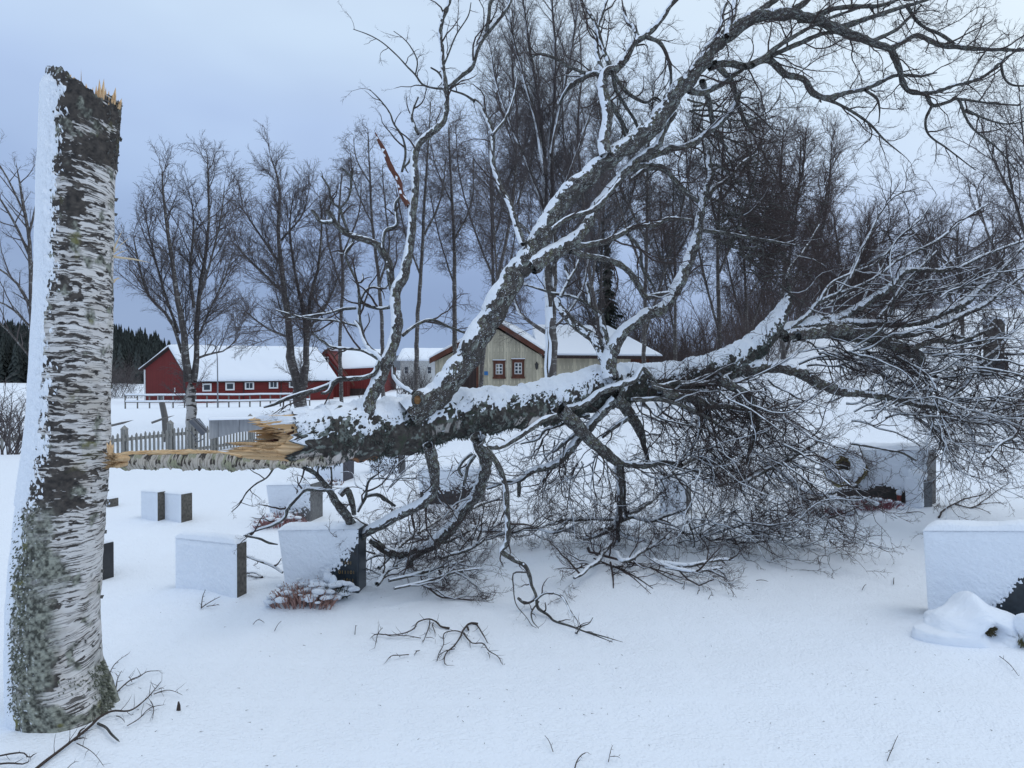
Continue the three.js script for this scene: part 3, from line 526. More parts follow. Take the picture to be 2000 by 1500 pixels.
/** a bare tree from stems traced in the photograph at depth d; everything else grows */
let treeSeed = 100;
function bareTree({ label, name = 'bare_birch', d, stems, P, mat = FAR_TWIG, trunkMat = FAR_TRUNK, group, snow = false, depthJit = .06, pull, dens = .5, shapes = SPRAY, bole = false }) {
  const rng = rngOf(++treeSeed * 7919); P = P.map(x => ({ ...x })); P.length = 2; const sprays = []; P[1].spray = sprays; P[1].gap *= dens; const t = thing(name, label, 'tree', V(0, 0, 0), 0, group);
  const W = new Wood(), C = new Wood(), BW = new Wood(); let base = null; const snows = [];
  stems.forEach((s, k) => {
    const pts = [], rad = []; const dz = k ? (rng() - .5) * d * depthJit : 0;
    for (let i = 0; i < s.length; i += 3) { const dd = d + (i ? dz * Math.min(1, i / 9) : 0); pts.push(at(s[i], s[i + 1], dd)); rad.push(Math.max(.006, s[i + 2] * .76 / 2 / FOCAL * d)); }
    if (k === 0) { pts[0].y = ground(pts[0].x, pts[0].z) - .1; base = pts[0].clone(); }
    const [q, r, L] = smoothLine(pts, rad, .35, .25, treeSeed + k);
    (bole && !k ? BW : W).tube(q, r, rad[0] > .08 ? 10 : 6, { uRep: bole && !k ? 1 : 2, vPer: bole && !k ? 1 : 2 });
    if (snow && rad[0] > .05) { const g = limbGeo(q, r, { sides: 16, snow: .022, wind: V(-.9, .35, .25), cut: .72, snowNoise: 8, nzAmp: 1.5, grain: 1.5 }); if (g.snow) snows.push(g.snow); }
    sprout(q, r, P, 0, rng, (a, b) => (b[0] > .022 ? W : C).tube(a, b, b[0] > .03 ? 5 : 3), { t0: s.t0 ?? (k ? .12 : .45), pull });
  });
  part('trunk', W.build(base), trunkMat, t); const c = part('boughs', C.build(base), mat, t); c.userData.kind = 'stuff'; if (bole) part('bole', BW.build(base), BIRCH_BOLE, t, { label: 'white birch bark at the foot of the tree' });
  sprayMesh(sprays, shapes, mat, t, 'crown', base); bareTree.sprays = (bareTree.sprays || 0) + sprays.length;
  for (const s of snows) part('snow', s.translate(-base.x, -base.y, -base.z), SNOW, t);
  t.position.copy(base); t.userData.tris = undefined; delete t.userData.tris; bareTree.tris = (bareTree.tris || 0) + W.tris + C.tris; return t;
}
const LV = (a, b, c) => [{ segs: 6, t0: .2, taper: .6, ...a }, { segs: 4, gnarl: .35, t0: .12, ...b }, { segs: 3, gnarl: .4, tip: .4, t0: .1, ...c }];
const asc = (k = 1, tw = .012) => LV({ gap: .21, ang: .62, len: 1.7 * k, r: .020, gnarl: .34, up: .35 }, { gap: .17, ang: .6, len: .75 * k, r: .013, up: .15 }, { gap: .13, ang: .55, len: .34 * k, r: tw, up: 0 });
const weep = (k = 1, tw = .011) => LV({ gap: .3, ang: .8, len: 1.7 * k, r: .020, gnarl: .25, up: .15 }, { gap: .17, ang: .7, len: .8 * k, r: .012, up: -.5 }, { gap: .14, ang: .4, len: .5 * k, r: tw, up: -.8 });

bareTree({ bole: true, label: 'two-stemmed birch rising before the red barn, white bark at its foot', d: 22, P: asc(1, .011), stems: [
  [373, 882, 26, 373, 800, 25, 371, 742, 24], [370, 745, 22, 362, 690, 18, 357, 640, 15, 345, 570, 12, 335, 500, 10, 326, 440, 8, 319, 380, 6, 316, 318, 2],
  [378, 745, 18, 383, 690, 14, 385, 620, 12, 391, 560, 10, 404, 480, 8, 408, 400, 6, 406, 330, 4, 405, 300, 2], [356, 690, 9, 330, 620, 7, 292, 580, 6, 272, 520, 5, 258, 450, 2],
  [348, 650, 8, 318, 560, 6, 294, 470, 4, 278, 390, 2], [378, 600, 8, 372, 520, 6, 378, 450, 5, 374, 380, 2], [384, 700, 6, 415, 690, 5, 440, 684, 4, 476, 646, 2], [386, 660, 7, 412, 600, 5, 440, 540, 4, 458, 480, 2], [390, 580, 7, 414, 500, 5, 432, 420, 4, 440, 350, 2]] });
bareTree({ label: 'tall spreading bare tree with several stems before the barn windows', name: 'bare_tree', d: 31, P: asc(1.25, .014), stems: [
  [588, 820, 34, 586, 775, 32, 584, 740, 30], [584, 760, 25, 570, 713, 22, 561, 610, 16, 551, 537, 12, 544, 453, 9, 545, 360, 6, 526, 300, 2], [592, 755, 22, 598, 690, 15, 594, 620, 10, 578, 540, 7, 566, 450, 5, 572, 380, 2],
  [598, 700, 12, 607, 580, 9, 622, 520, 7, 628, 437, 5, 624, 372, 2], [552, 570, 8, 494, 515, 6, 452, 470, 3], [546, 515, 7, 500, 447, 5, 462, 390, 2], [566, 660, 7, 520, 640, 5, 470, 600, 3], [604, 640, 7, 640, 590, 5, 668, 520, 3], [548, 470, 6, 590, 420, 4, 604, 370, 2]] });
bareTree({ label: 'slim birch with hanging twigs, its tip left of the torn branch', d: 40, shapes: SPRAY_WEEP, P: weep(1.1, .014), stems: [[748, 760, 12, 746, 640, 10, 737, 520, 8, 727, 437, 7, 723, 353, 5, 718, 245, 2], [740, 560, 6, 760, 480, 5, 752, 400, 4, 746, 320, 2], [728, 440, 5, 700, 380, 3, 676, 310, 2], [724, 360, 4, 696, 310, 3, 690, 262, 2]] });
bareTree({ label: 'slim birch standing in line with the left eave of the beige house', d: 44, shapes: SPRAY_WEEP, P: weep(1.25, .014), stems: [[890, 760, 13, 888, 640, 12, 888, 520, 10, 885, 430, 8, 880, 340, 6, 876, 240, 3], [888, 560, 6, 860, 470, 4, 840, 380, 3], [886, 470, 6, 920, 400, 4, 925, 300, 3], [884, 400, 5, 850, 320, 3, 836, 240, 2]] });
bareTree({ label: 'thin far birch between the barn gable and the upright limb', d: 46, shapes: SPRAY_WEEP, P: weep(1.2, .014), stems: [[668, 770, 11, 664, 660, 9, 670, 540, 8, 662, 430, 6, 668, 330, 3], [666, 560, 5, 640, 470, 4, 634, 400, 2], [668, 500, 5, 700, 420, 4, 706, 350, 2]] });
bareTree({ label: 'far birch with drooping twigs behind the upright limb of the fallen tree', d: 42, shapes: SPRAY_WEEP, P: weep(1.3, .013), stems: [[812, 760, 13, 815, 640, 11, 824, 500, 9, 830, 380, 7, 838, 260, 4, 842, 190, 2], [822, 540, 6, 790, 450, 5, 772, 360, 3], [828, 460, 6, 860, 390, 4, 872, 300, 2]] });
bareTree({ dens: .56, shapes: SPRAY_NEAR, label: 'large multi-stemmed old birch whose snowy trunk stands before the beige house', d: 21, snow: true, P: LV({ gap: .115, ang: .68, len: 1.6, r: .017, gnarl: .26, up: .35 }, { gap: .12, ang: .62, len: .62, r: .0115, up: .15 }, { gap: .11, ang: .6, len: .3, r: .0085, up: 0 }), stems: [
  Object.assign([1078, 800, 38, 1078, 730, 32, 1077, 660, 30, 1073, 600, 28], { t0: .96 }), [1072, 615, 20, 1068, 500, 18, 1064, 400, 17, 1062, 300, 15, 1050, 200, 12, 1036, 100, 9, 1024, 20, 5, 1018, -60, 2], [1080, 620, 18, 1083, 500, 15, 1079, 380, 13, 1076, 280, 12, 1082, 190, 10, 1084, 90, 7, 1078, 0, 5, 1080, -60, 2],
  [1064, 340, 12, 1048, 240, 10, 1022, 150, 8, 1000, 60, 5, 990, -10, 2], [1076, 300, 10, 1098, 190, 8, 1118, 90, 6, 1130, 0, 3], [1066, 420, 10, 1034, 330, 8, 996, 240, 6, 966, 150, 4, 958, 80, 2], [1080, 420, 10, 1112, 340, 8, 1140, 260, 6, 1166, 180, 4, 1178, 120, 2],
  [1068, 650, 11, 1040, 632, 10, 1016, 612, 8, 1002, 575, 6, 985, 520, 4], [1082, 640, 10, 1110, 610, 8, 1140, 560, 6, 1150, 500, 4], [1066, 500, 9, 1030, 450, 7, 985, 410, 5, 950, 350, 3], [1080, 520, 9, 1120, 450, 7, 1160, 400, 5, 1190, 330, 3]] });
bareTree({ label: 'slender birch crowding the left of the old birch before the house', d: 27, shapes: SPRAY_NEAR, P: asc(1, .011), stems: [[936, 790, 12, 944, 690, 11, 970, 560, 9, 1000, 400, 8, 1010, 240, 6, 1000, 110, 4, 1006, 0, 2], [972, 560, 7, 965, 450, 5, 960, 340, 4, 950, 230, 2], [1010, 400, 6, 1040, 300, 5, 1052, 190, 3, 1050, 80, 2], [1008, 300, 5, 975, 200, 4, 965, 110, 2]] });
bareTree({ label: 'slender birch crowding the right of the old birch before the house', d: 28, shapes: SPRAY_NEAR, P: asc(1, .011), stems: [[1178, 790, 12, 1172, 660, 11, 1150, 520, 9, 1138, 380, 8, 1128, 260, 6, 1136, 140, 4, 1130, 50, 2], [1156, 560, 7, 1170, 450, 5, 1180, 330, 4, 1186, 230, 2], [1130, 400, 6, 1104, 300, 5, 1098, 180, 3, 1102, 90, 2]] });
bareTree({ label: 'bare tree at the left edge, its stem close beside the snow on the stump', name: 'bare_tree', dens: .8, shapes: SPRAY_NEAR, d: 18, P: LV({ gap: .3, ang: .75, len: 1.3, r: .022, gnarl: .3, up: .2 }, { gap: .2, ang: .65, len: .55, r: .011, up: .1 }, { gap: .15, ang: .6, len: .26, r: .0065, up: 0 }), stems: [
  [60, 900, 16, 60, 760, 14, 62, 640, 12, 60, 540, 10, 55, 450, 8, 42, 380, 6, 30, 310, 2], [60, 600, 8, 30, 550, 6, -10, 520, 4, -60, 500, 3], [58, 500, 7, 20, 420, 5, -20, 360, 3], [60, 640, 7, 20, 600, 5, -30, 580, 3], [56, 460, 6, 70, 400, 5, 84, 330, 3], [50, 420, 5, 10, 340, 4, -16, 300, 2], [61, 700, 7, 10, 640, 5, -40, 600, 3]] });
// the dense trees to the right
const bush = (k, tw) => LV({ gap: .21, ang: .6, len: 1.9 * k, r: .022, gnarl: .36, up: .4 }, { gap: .18, ang: .6, len: .85 * k, r: .015, up: .2 }, { gap: .15, ang: .55, len: .38 * k, r: tw, up: .1 });
const fan = (x, top, b, w, s) => { const r = rngOf(s), ln = (r() - .5) * 60, o = [[x, b, 13 * w, x + ln * .2 + 8 * (r() - .5), lerp(b, top, .25), 11 * w, x + ln * .5 + 14 * (r() - .5), lerp(b, top, .55), 8 * w, x + ln * .8 + 20 * (r() - .5), lerp(b, top, .8), 6 * w, x + ln, top, 2]]; const nk = 4 + Math.floor(r() * 4); for (let k = 0; k < nk; k++) { const y = lerp(b, top, .15 + .6 * (k + r()) / nk), sx = (r() < .5 ? 1 : -1) * (30 + 70 * r()); x += ln * .08; o.push([x + 3, y, 7 * w, x + sx * .5, lerp(y, top, .3), 6 * w, x + sx * .9, lerp(y, top, .62), 4 * w, x + sx, lerp(y, top, .92), 2]); } return o; };
bareTree({ label: 'dense bare tree behind the right end of the house roof', name: 'bare_tree', d: 33, P: bush(1, .014), mat: FAR_TWIG_DARK, stems: fan(1255, 150, 800, 1, 4) });
bareTree({ label: 'dense bare tree behind the curved snowy limb, right of the house', name: 'bare_tree', d: 35, P: weep(1.2, .014), shapes: SPRAY_WEEP, mat: FAR_TWIG_DARK, stems: fan(1400, 200, 790, 1, 5) });
bareTree({ label: 'reddish bare tree behind the upturned top of the fallen trunk', name: 'bare_tree', d: 32, P: bush(1, .014), mat: FAR_TWIG_RED, stems: fan(1530, 235, 780, 1, 6) });
bareTree({ label: 'reddish bare tree with its round crown against the sky at right', name: 'bare_tree', d: 40, P: bush(1.1, .016), mat: FAR_TWIG_RED, stems: fan(1655, 405, 760, .8, 7) });
bareTree({ label: 'small reddish bare tree lowest of those on the right rise', name: 'bare_tree', d: 44, P: bush(1, .016), mat: FAR_TWIG_RED, stems: fan(1745, 520, 745, .7, 8) });
bareTree({ label: 'dense bare tree filling the gap over the house ridge', name: 'bare_tree', d: 52, P: bush(1.5, .02), mat: FAR_TWIG_DARK, stems: fan(1180, 300, 780, .8, 12) });
bareTree({ label: 'far bare tree left of the old birch, over the house gable', name: 'bare_tree', d: 50, P: weep(1.6, .019), shapes: SPRAY_WEEP, stems: fan(965, 210, 770, .8, 13) });
bareTree({ label: 'far bare tree between the house and the reddish trees', name: 'bare_tree', d: 50, P: weep(1.5, .02), shapes: SPRAY_WEEP, mat: FAR_TWIG_RED, stems: fan(1320, 330, 780, .8, 14) });
bareTree({ label: 'far bare tree behind the dark thicket of the fallen crown', name: 'bare_tree', d: 50, P: bush(1.4, .02), mat: FAR_TWIG_RED, stems: fan(1465, 380, 770, .8, 15) });
bareTree({ label: 'pale birch at the right edge with long wavy twigs', shapes: SPRAY_NEAR_WEEP, d: 15, P: LV({ gap: .2, ang: .5, len: 1.5, r: .014, gnarl: .4, up: .25 }, { gap: .2, ang: .5, len: .8, r: .0075, up: -.1 }, { gap: .16, ang: .5, len: .45, r: .0055, up: -.3 }), stems: [[2070, 760, 30, 2060, 560, 24, 2050, 380, 16, 2040, 200, 8], [2055, 600, 10, 2010, 480, 8, 1975, 360, 6, 1962, 250, 3], [2050, 500, 9, 2015, 380, 6, 1998, 260, 4, 1990, 170, 2], [2055, 640, 9, 1990, 560, 7, 1930, 460, 5, 1902, 350, 3], [1975, 380, 5, 1935, 300, 4, 1912, 230, 2]] });
bareTree({ label: 'bare tree on the rise behind the dark monument', name: 'bare_tree', d: 24, P: bush(.8, .011), stems: fan(1880, 430, 700, .8, 18) });
// dense low shrubs
const shrub = (label, px, py, d, w, h, n, mat, seed, gap = .14) => {
  const rng = rngOf(seed), t = thing('bare_shrub', label, 'shrub'), C = new Wood(), b = at(px, py, d); b.y = ground(b.x, b.z);
  for (let i = 0; i < n; i++) { const a = rng() * 6.28, q = [V(b.x + (rng() - .5) * w * .6, b.y - .05, b.z + (rng() - .5) * w * .4)], r = [.014]; const D = V(Math.cos(a) * .5, 1, Math.sin(a) * .5).normalize(), L = h * (.6 + .5 * rng()); for (let j = 1; j <= 5; j++) { D.x += (rng() - .5) * .4; D.z += (rng() - .5) * .4; D.y -= .05; D.normalize(); q.push(q[j - 1].clone().addScaledVector(D, L / 5)); r.push(lerp(.014, .005, j / 5)); } C.tube(q, r, 4); sprout(q, r, [{ gap, ang: .8, len: h * .4, r: .008, segs: 4, gnarl: .4, up: .1, t0: .2 }, { gap: gap * .9, ang: .7, len: h * .18, r: .006, segs: 3, gnarl: .5, up: 0 }], 0, rng, (x, y) => C.tube(x, y, 3)); }
  const c = part('stems', C.build(b), mat, t); c.userData.kind = 'stuff'; t.position.copy(b);
};
shrub('twiggy dark shrub at the left edge beside the stump, before the fence', 14, 900, 14.5, 1.2, 1.6, 26, FAR_TWIG, 31);
shrub('dark shrub behind the picket fence at the left edge', -10, 850, 24, 2, 2, 26, FAR_TWIG_DARK, 32);
shrub('grey shrubbery at the left corner of the red barn', 240, 790, 84, 6, 5, 60, FAR_TWIG, 33, .35);
shrub('grey shrubbery further left of the red barn by the stump', 205, 790, 88, 6, 5, 60, FAR_TWIG, 34, .35);
shrub('shrub at the left corner of the beige house', 808, 785, 52, 4, 3.0, 70, FAR_TWIG, 35, .25);
shrub('brown shrub on the rise right of the house', 1360, 760, 36, 4, 2.6, 50, FAR_TWIG_RED, 36, .2);
shrub('brown shrub on the rise behind the fallen trunk', 1480, 745, 34, 4, 3, 60, FAR_TWIG_RED, 37, .2);
shrub('brown shrub on the rise under the small reddish tree', 1640, 715, 40, 5, 3.4, 60, FAR_TWIG_RED, 38, .24);
{   // brown scrub massed behind the house and along the rise
  const rng = rngOf(61), list = [], g = new THREE.Group(); g.name = 'birch_scrub'; g.userData = { kind: 'stuff', label: 'brown birch scrub massed behind the house and along the right-hand rise', category: 'scrub' };
  for (let i = 0; i < 1500; i++) { const px = 1115 + 720 * rng(), d = 56 + 26 * rng(), b = at(px, 700, d); b.y = ground(b.x, b.z) + (rng() < .5 ? 0 : 2.2 * rng()); const h = (1.5 + 4.8 * rng() * rng() + 1.5 * (.5 + .5 * vn3(px * .02, 3, 3))) * lerp(1.25, .75, clamp((px - 1115) / 720)) * (px > 1700 ? .7 : 1); list.push([b, V((rng() - .5) * .5, 1, (rng() - .5) * .5).normalize(), h, rng()]); }
  sprayMesh(list, [sprayShape(31, .006, .02, .5), sprayShape(32, .006, .02, .6), sprayShape(33, .006, .04, .45)], new THREE.MeshStandardMaterial({ color: new THREE.Color(.080, .060, .057), roughness: 1 }), g, 'scrub', V(0, 0, 0)); scene.add(g);
}
{   // a spruce behind the house
  const rng = rngOf(51), t = thing('spruce_tree', 'dark spruce standing behind the beige house roof', 'tree'), b = at(1185, 760, 58); b.y = ground(b.x, b.z); const h = 12.2;
  part('trunk', new THREE.CylinderGeometry(.05, .22, h * .95, 8).translate(0, h * .475, 0), FAR_TRUNK, t);
  const P = [], I = [];
  for (let k = 0; k < 46; k++) { const f = k / 46, y = h * (.1 + .88 * f), L = 2.3 * (1 - f) + .15; for (let j = 0; j < 10; j++) { const a = rng() * 6.28, l = L * (.6 + .5 * rng()), c = Math.cos(a), s = Math.sin(a); for (let q = 0; q < 7; q++) { const r0 = l * q / 7, r1 = l * (q + 1.4) / 7, w = .16 * (1 - q / 9), y0 = y - r0 * .28 + rng() * .1, y1 = y - r1 * .3 - .05, tw = (rng() - .5) * .5, i0 = P.length / 3; P.push(c * r0, y0, s * r0, c * r1 - s * (w + tw * .2), y1 - .1 * rng(), s * r1 + c * (w + tw * .2), c * r1 + s * w, y1 - .16, s * r1 - c * w); I.push(i0, i0 + 1, i0 + 2); } } }
  const g = new THREE.BufferGeometry(); g.setAttribute('position', new THREE.Float32BufferAttribute(P, 3)); g.setIndex(I); g.computeVertexNormals();
  part('crown', g, new THREE.MeshStandardMaterial({ color: new THREE.Color(.028, .038, .030), roughness: 1, side: THREE.DoubleSide }), t, { kind: 'stuff' }); t.position.copy(b);
}

// ================================================================ the broken birch: standing stump
const interp = (tab, x, k = 1) => { let i = 0; while (i < tab.length - 2 && x > tab[i + 1][0]) i++; const a = tab[i], b = tab[i + 1]; return lerp(a[k], b[k], clamp((x - a[0]) / (b[0] - a[0]))); };
const STUMP_D = 3.35;
{
  const edges = [[135, 88, 236], [200, 85, 238], [300, 81, 232], [335, 78, 227], [400, 77, 224], [600, 70, 222], [800, 58, 218], [880, 49, 217], [925, 43, 213], [1000, 32, 208], [1100, 20, 203], [1200, 14, 197], [1300, 12, 200], [1350, 14, 214], [1400, 18, 226], [1450, 18, 234]];
  const topProf = [[60, 165], [84, 150], [98, 139], [126, 138], [150, 160], [180, 182], [200, 200], [214, 192], [240, 206]];
  const pxm = p => (p - HORIZON) / FOCAL * STUMP_D;   // pixels to metres below the eye
  const hOf = py => EYE - pxm(py);
  const bark = (w, h) => {
    const bump = new Uint8Array(w * h * 4), col = new Uint8Array(w * h * 4), enc = c => c <= .0031308 ? c * 12.92 : 1.055 * Math.pow(c, 1 / 2.4) - .055;
    for (let j = 0; j < h; j++) for (let i = 0; i < w; i++) {
      const th = ((i + .5) / w - .5) * 6.2832 - .5, y = (j + .5) / h * 3.0 - .06, x = th * .2, py = HORIZON + (EYE - y) / STUMP_D * FOCAL;
      const tilt = lerp(.17, -.06, sstep(.3, 1.3, y)) - .10 * sstep(2.1, 2.5, y); const yy = y - x * tilt + .010 * vn3(x * 6, y * 5, 2) + .004 * vn3(x * 30, y * 30, 5);
      const fine = fbm(x * 13, yy * 260, 3.1, 3), dash = fbm(x * 15, yy * 105, 13.1, 4) + .12 * fbm(x * 60, yy * 200, 3, 2), big = fbm(x * 7, yy * 21, 6.6, 5) + .3 * fbm(x * 45, yy * 120, 4, 2), blot = fbm(x * 13 + 9, y * 15, 1.7, 4);
      const cen = Math.exp(-Math.pow((th + .4) / .8, 2));          // the weathered middle-left of the face
      const D = interp([[100, 1], [230, .98], [315, .88], [338, .32], [440, .46], [520, .38], [600, .29], [700, .26], [840, .34], [880, .62], [985, .62], [1010, .40], [1120, .2], [1290, .18], [1440, .3]], py);
      const side = (1 - cen) * (py > 330 ? 1 : .12);
      let dark = Math.max(sstep(.27 - D * .6, .36 - D * .6, big - side * .34), sstep(.10, .20, dash + (cen - .6) * .22 + (D - .35) * .3 - .13 * sstep(1.0, .85, y)), .9 * sstep(.10, .20, fine - .02 + (cen - .5) * .05) * (.55 + .45 * sstep(-.1, .2, vn3(x * 14, yy * 14, 8))));
      const white = mix3([.56, .535, .515], [.69, .675, .66], clamp(.5 + fbm(x * 8, yy * 40, 4.4, 3)));
      let c = mix3(white, [.40, .36, .31], .6 * sstep(.1, .5, fbm(x * 4, y * 9, 12, 3)));
      c = mix3(c, mix3([.022, .019, .018], [.085, .072, .062], clamp(.45 + fbm(x * 40, y * 60, 5.5, 3))), dark);
      const lich = Math.max(sstep(1.06, .9, y) * sstep(.12, -.3, th + .55 * fbm(y * 7, x * 9, 3, 3)) * .97, sstep(.16, .42, blot) * .65, sstep(.42, .1, y) * sstep(.55, 1.15, th + .3 * blot), sstep(.3, .1, y) * sstep(-.05, .2, blot) * .8);
      const lc = mix3([.05, .052, .042], [.32, .33, .275], clamp(.48 + 1.25 * fbm(x * 70, y * 70, 2.2, 3))); c = mix3(c, lc, clamp(lich * (1.15 + blot)));
      c = mix3(c, [.16, .155, .045], .8 * sstep(.40, .52, fbm(x * 12 + 30, y * 12, 7.7, 2)) * clamp(lich + .25));
      const frost = sstep(.30, .42, fbm(x * 95, y * 95, 3.3, 2) + .15 * fbm(x * 14, y * 14, 1, 2) + .42 * sstep(-.45, -1.15, th) - .16); c = mix3(c, [.74, .78, .83], .85 * frost * sstep(-.3, -.6, th));   // grains of snow stuck in the bark
      if (y < .05) c = mix3(c, [.085, .035, .022], sstep(.05, .0, y + .03 * blot));
      const o = (j * w + i) * 4; for (let k = 0; k < 3; k++) col[o + k] = clamp(enc(clamp(c[k])) * 255, 0, 255); col[o + 3] = 255;
      const b = clamp(.45 + dark * .18 * (1 + fbm(x * 50, y * 50, 3, 2)) + lich * .35 * (.6 + fbm(x * 60, y * 60, 9, 2)) + .12 * dash); bump[o] = bump[o + 1] = bump[o + 2] = b * 255; bump[o + 3] = 255;
    }
    const mk = (d, s) => { const t = new THREE.DataTexture(d, w, h); t.colorSpace = s ? THREE.SRGBColorSpace : THREE.NoColorSpace; t.magFilter = THREE.LinearFilter; t.minFilter = THREE.LinearMipmapLinearFilter; t.generateMipmaps = true; t.wrapS = THREE.RepeatWrapping; t.needsUpdate = true; return t; };
    return new THREE.MeshStandardMaterial({ map: mk(col, 1), bumpMap: mk(bump, 0), bumpScale: .012, roughness: .85 });
  };
  const BARK_WHITE = bark(1024, 2048);
  const t = thing('broken_birch_stump', 'tall broken birch trunk standing at left, snow plastered down one side', 'tree stump');
  const base = V(at(110, 1430, STUMP_D).x, 0, -STUMP_D); base.y = ground(base.x, base.z);
  const nt = 220, nh = 400, P = [], U = [], I = [], SP = [], SV = [], SU = [], SI = [];
  const wind = V(-.93, .12, .36).normalize(), RIM = [];
  const ring = (py, th) => { const l = interp(edges, py, 1), r = interp(edges, py, 2), cx = (l + r) / 2 + 3, R = (r - l) / 2 / FOCAL * STUMP_D * .845; return [cx, R]; };
  const rel = (x, y, z, py, th) => {
    const rough = py < 335 ? 1 : py > 980 ? .45 + .9 * sstep(.2, -1.2, th) : py > 860 ? .7 : .35;
    return .010 * rough * fbm(x * 26, y * 20, z * 26, 4) + .006 * rough * Math.max(0, fbm(x * 60, y * 70, z * 60, 2)) + .006 * fbm(x * 7, y * 5, z * 7, 2) + (py > 1250 ? .03 * sstep(1250, 1420, py) * Math.max(0, vn3(th * 2.2 + 4, 2, 1)) : 0);
  };
  for (let i = 0; i <= nh; i++) for (let j = 0; j <= nt; j++) {
    const th = ((j % nt) / nt - .5) * 6.28319, sx = Math.sin(th), cz = Math.cos(th), v = i / nh;
    const [c0, r0] = ring(170, th), xc = at(c0, 170, STUMP_D).x, dz = STUMP_D - cz * r0, pxa = 1000 + (xc + sx * r0) / dz * FOCAL, facing = (sx * -xc + cz * STUMP_D) / Math.hypot(xc, STUMP_D);
    const top = interp(topProf, pxa) + 6 * fbm(sx * 9, cz * 9, 3, 3) + 3 * vn3(sx * 30, cz * 30, 7) - 4 + (facing < .15 ? 80 * (.15 - facing) : 0); if (!i) RIM.push([pxa, facing, xc + sx * r0, EYE - (top - HORIZON) / FOCAL * dz, -dz]);
    const yT = EYE - (top - HORIZON) / FOCAL * (STUMP_D - cz * r0), yB = hOf(1448), y = lerp(yB, yT, v), py = HORIZON + (EYE - y) / STUMP_D * FOCAL, [cx, R] = ring(py, th), C = at(cx, py, STUMP_D), x0 = C.x, z0 = -STUMP_D;
    const dr = rel(x0 + sx * R, y, z0 + cz * R, py, th), r = R + dr;
    P.push(x0 + sx * r, y, z0 + cz * r); U.push(j / nt, clamp((y + .06) / 3));
    const d = sx * wind.x + cz * wind.z, q = fbm(sx * 3, y * 2.2, cz * 3 + 4, 3), fine = vn3((x0 + sx * R) * 55, y * 42, (z0 + cz * R) * 55), edge = interp([[130, .50], [400, .60], [600, .63], [800, .66], [900, .70], [1000, .76], [1100, .80], [1448, .78]], py);
    const e2 = edge - .02; let s = .022 * (Math.pow(Math.max(0, (d - e2) / (1 - e2)), .85) * 1.05 - (d < e2 ? (e2 - d) * 1.1 : 0)) + .007 * q + .008 * fine * clamp((1.0 - d) * 2.4) + .008 * clamp((1.0 - d) * 2.4) * vn3(sx * 26, y * 120, cz * 26 + 9);
    if (py > 980) s -= .016 * sstep(-.55, -1.3, th) * 0 + .006;
    s -= dr * .8 + .03 * sstep(.972, 1, v); SV.push(s); const w = r + Math.max(s, -.02); SP.push(x0 + sx * w, y + (i === nh ? .004 : 0), z0 + cz * w); SU.push(j / nt * 4, y * 3);
    if (i && j < nt) { const a = (i - 1) * (nt + 1) + j, b = a + 1, c = a + nt + 1, e = c + 1; I.push(a, b, c, b, e, c); }
  }
  for (let i = 1; i <= nh; i++) for (let j = 0; j < nt; j++) { const a = (i - 1) * (nt + 1) + j, b = a + 1, c = a + nt + 1, e = c + 1; if (Math.max(SV[a], SV[b], SV[c], SV[e]) > -.004) SI.push(a, b, c, b, e, c); }
  const mk = (p, u, ix) => { const g = new THREE.BufferGeometry(); g.setAttribute('position', new THREE.Float32BufferAttribute(p, 3)); g.setAttribute('uv', new THREE.Float32BufferAttribute(u, 2)); g.setIndex(ix); g.computeVertexNormals(); return g; };
  const trunk = part('trunk', mk(P, U, I), BARK_WHITE, t);
  part('snow', compact(mk(SP, SU, SI)), SNOW, trunk, { label: 'snow plastered on the left side of the stump' });
  // torn wood at the top
  const rng = rngOf(77), wp = [], wi = [], wu = []; const rr = 9;
  for (let k = 0; k <= rr; k++) for (let j = 0; j <= nt; j++) { const o = (nh * (nt + 1) + j) * 3, f = 1 - k / rr * .999, cx = at(160, 175, STUMP_D); const x = lerp(cx.x, P[o], f * .985), z = lerp(-STUMP_D, P[o + 2], f * .985), y = lerp(lerp(P[o + 1], hOf(250), .8), P[o + 1], Math.pow(f, .6)) - .012 + (k ? .03 * Math.max(0, fbm(x * 40, z * 40, 2, 2)) : 0); wp.push(x, y, z); wu.push(x * 6, z * 6); if (k && j < nt) { const a = (k - 1) * (nt + 1) + j, c = a + nt + 1; wi.push(a, a + 1, c, a + 1, c + 1, c); } }
  part('torn_wood', mk(wp, wu, wi), WOOD, t);
  const spl = new Wood(), rimAt = px => RIM.filter(q => q[1] > .05).reduce((m, q) => Math.abs(q[0] - px) < Math.abs(m[0] - px) ? q : m);
  for (const [px, x1, y1, w] of [[196, 194, 154, 9], [201, 203, 153, 9], [191, 188, 166, 7], [206, 207, 170, 6], [212, 213, 176, 6], [223, 226, 170, 8], [218, 222, 182, 6], [160, 158.5, 134, 1.6], [232, 238, 192, 8], [229, 234, 204, 7], [136, 139, 145, 7], [142, 146, 150, 7], [170, 168, 162, 6], [180, 182, 170, 5]]) { const q = rimAt(px), b0 = V(q[2], q[3] - .03, q[4] - .02), tip = at(x1, y1, -q[4] + .015), m = b0.clone().lerp(tip, .5); spl.tube([b0, m, tip], [w / 2 / FOCAL * STUMP_D, w * .4 / FOCAL * STUMP_D, .0008], 5); }
  part('splinters', spl.build(), WOOD, t);
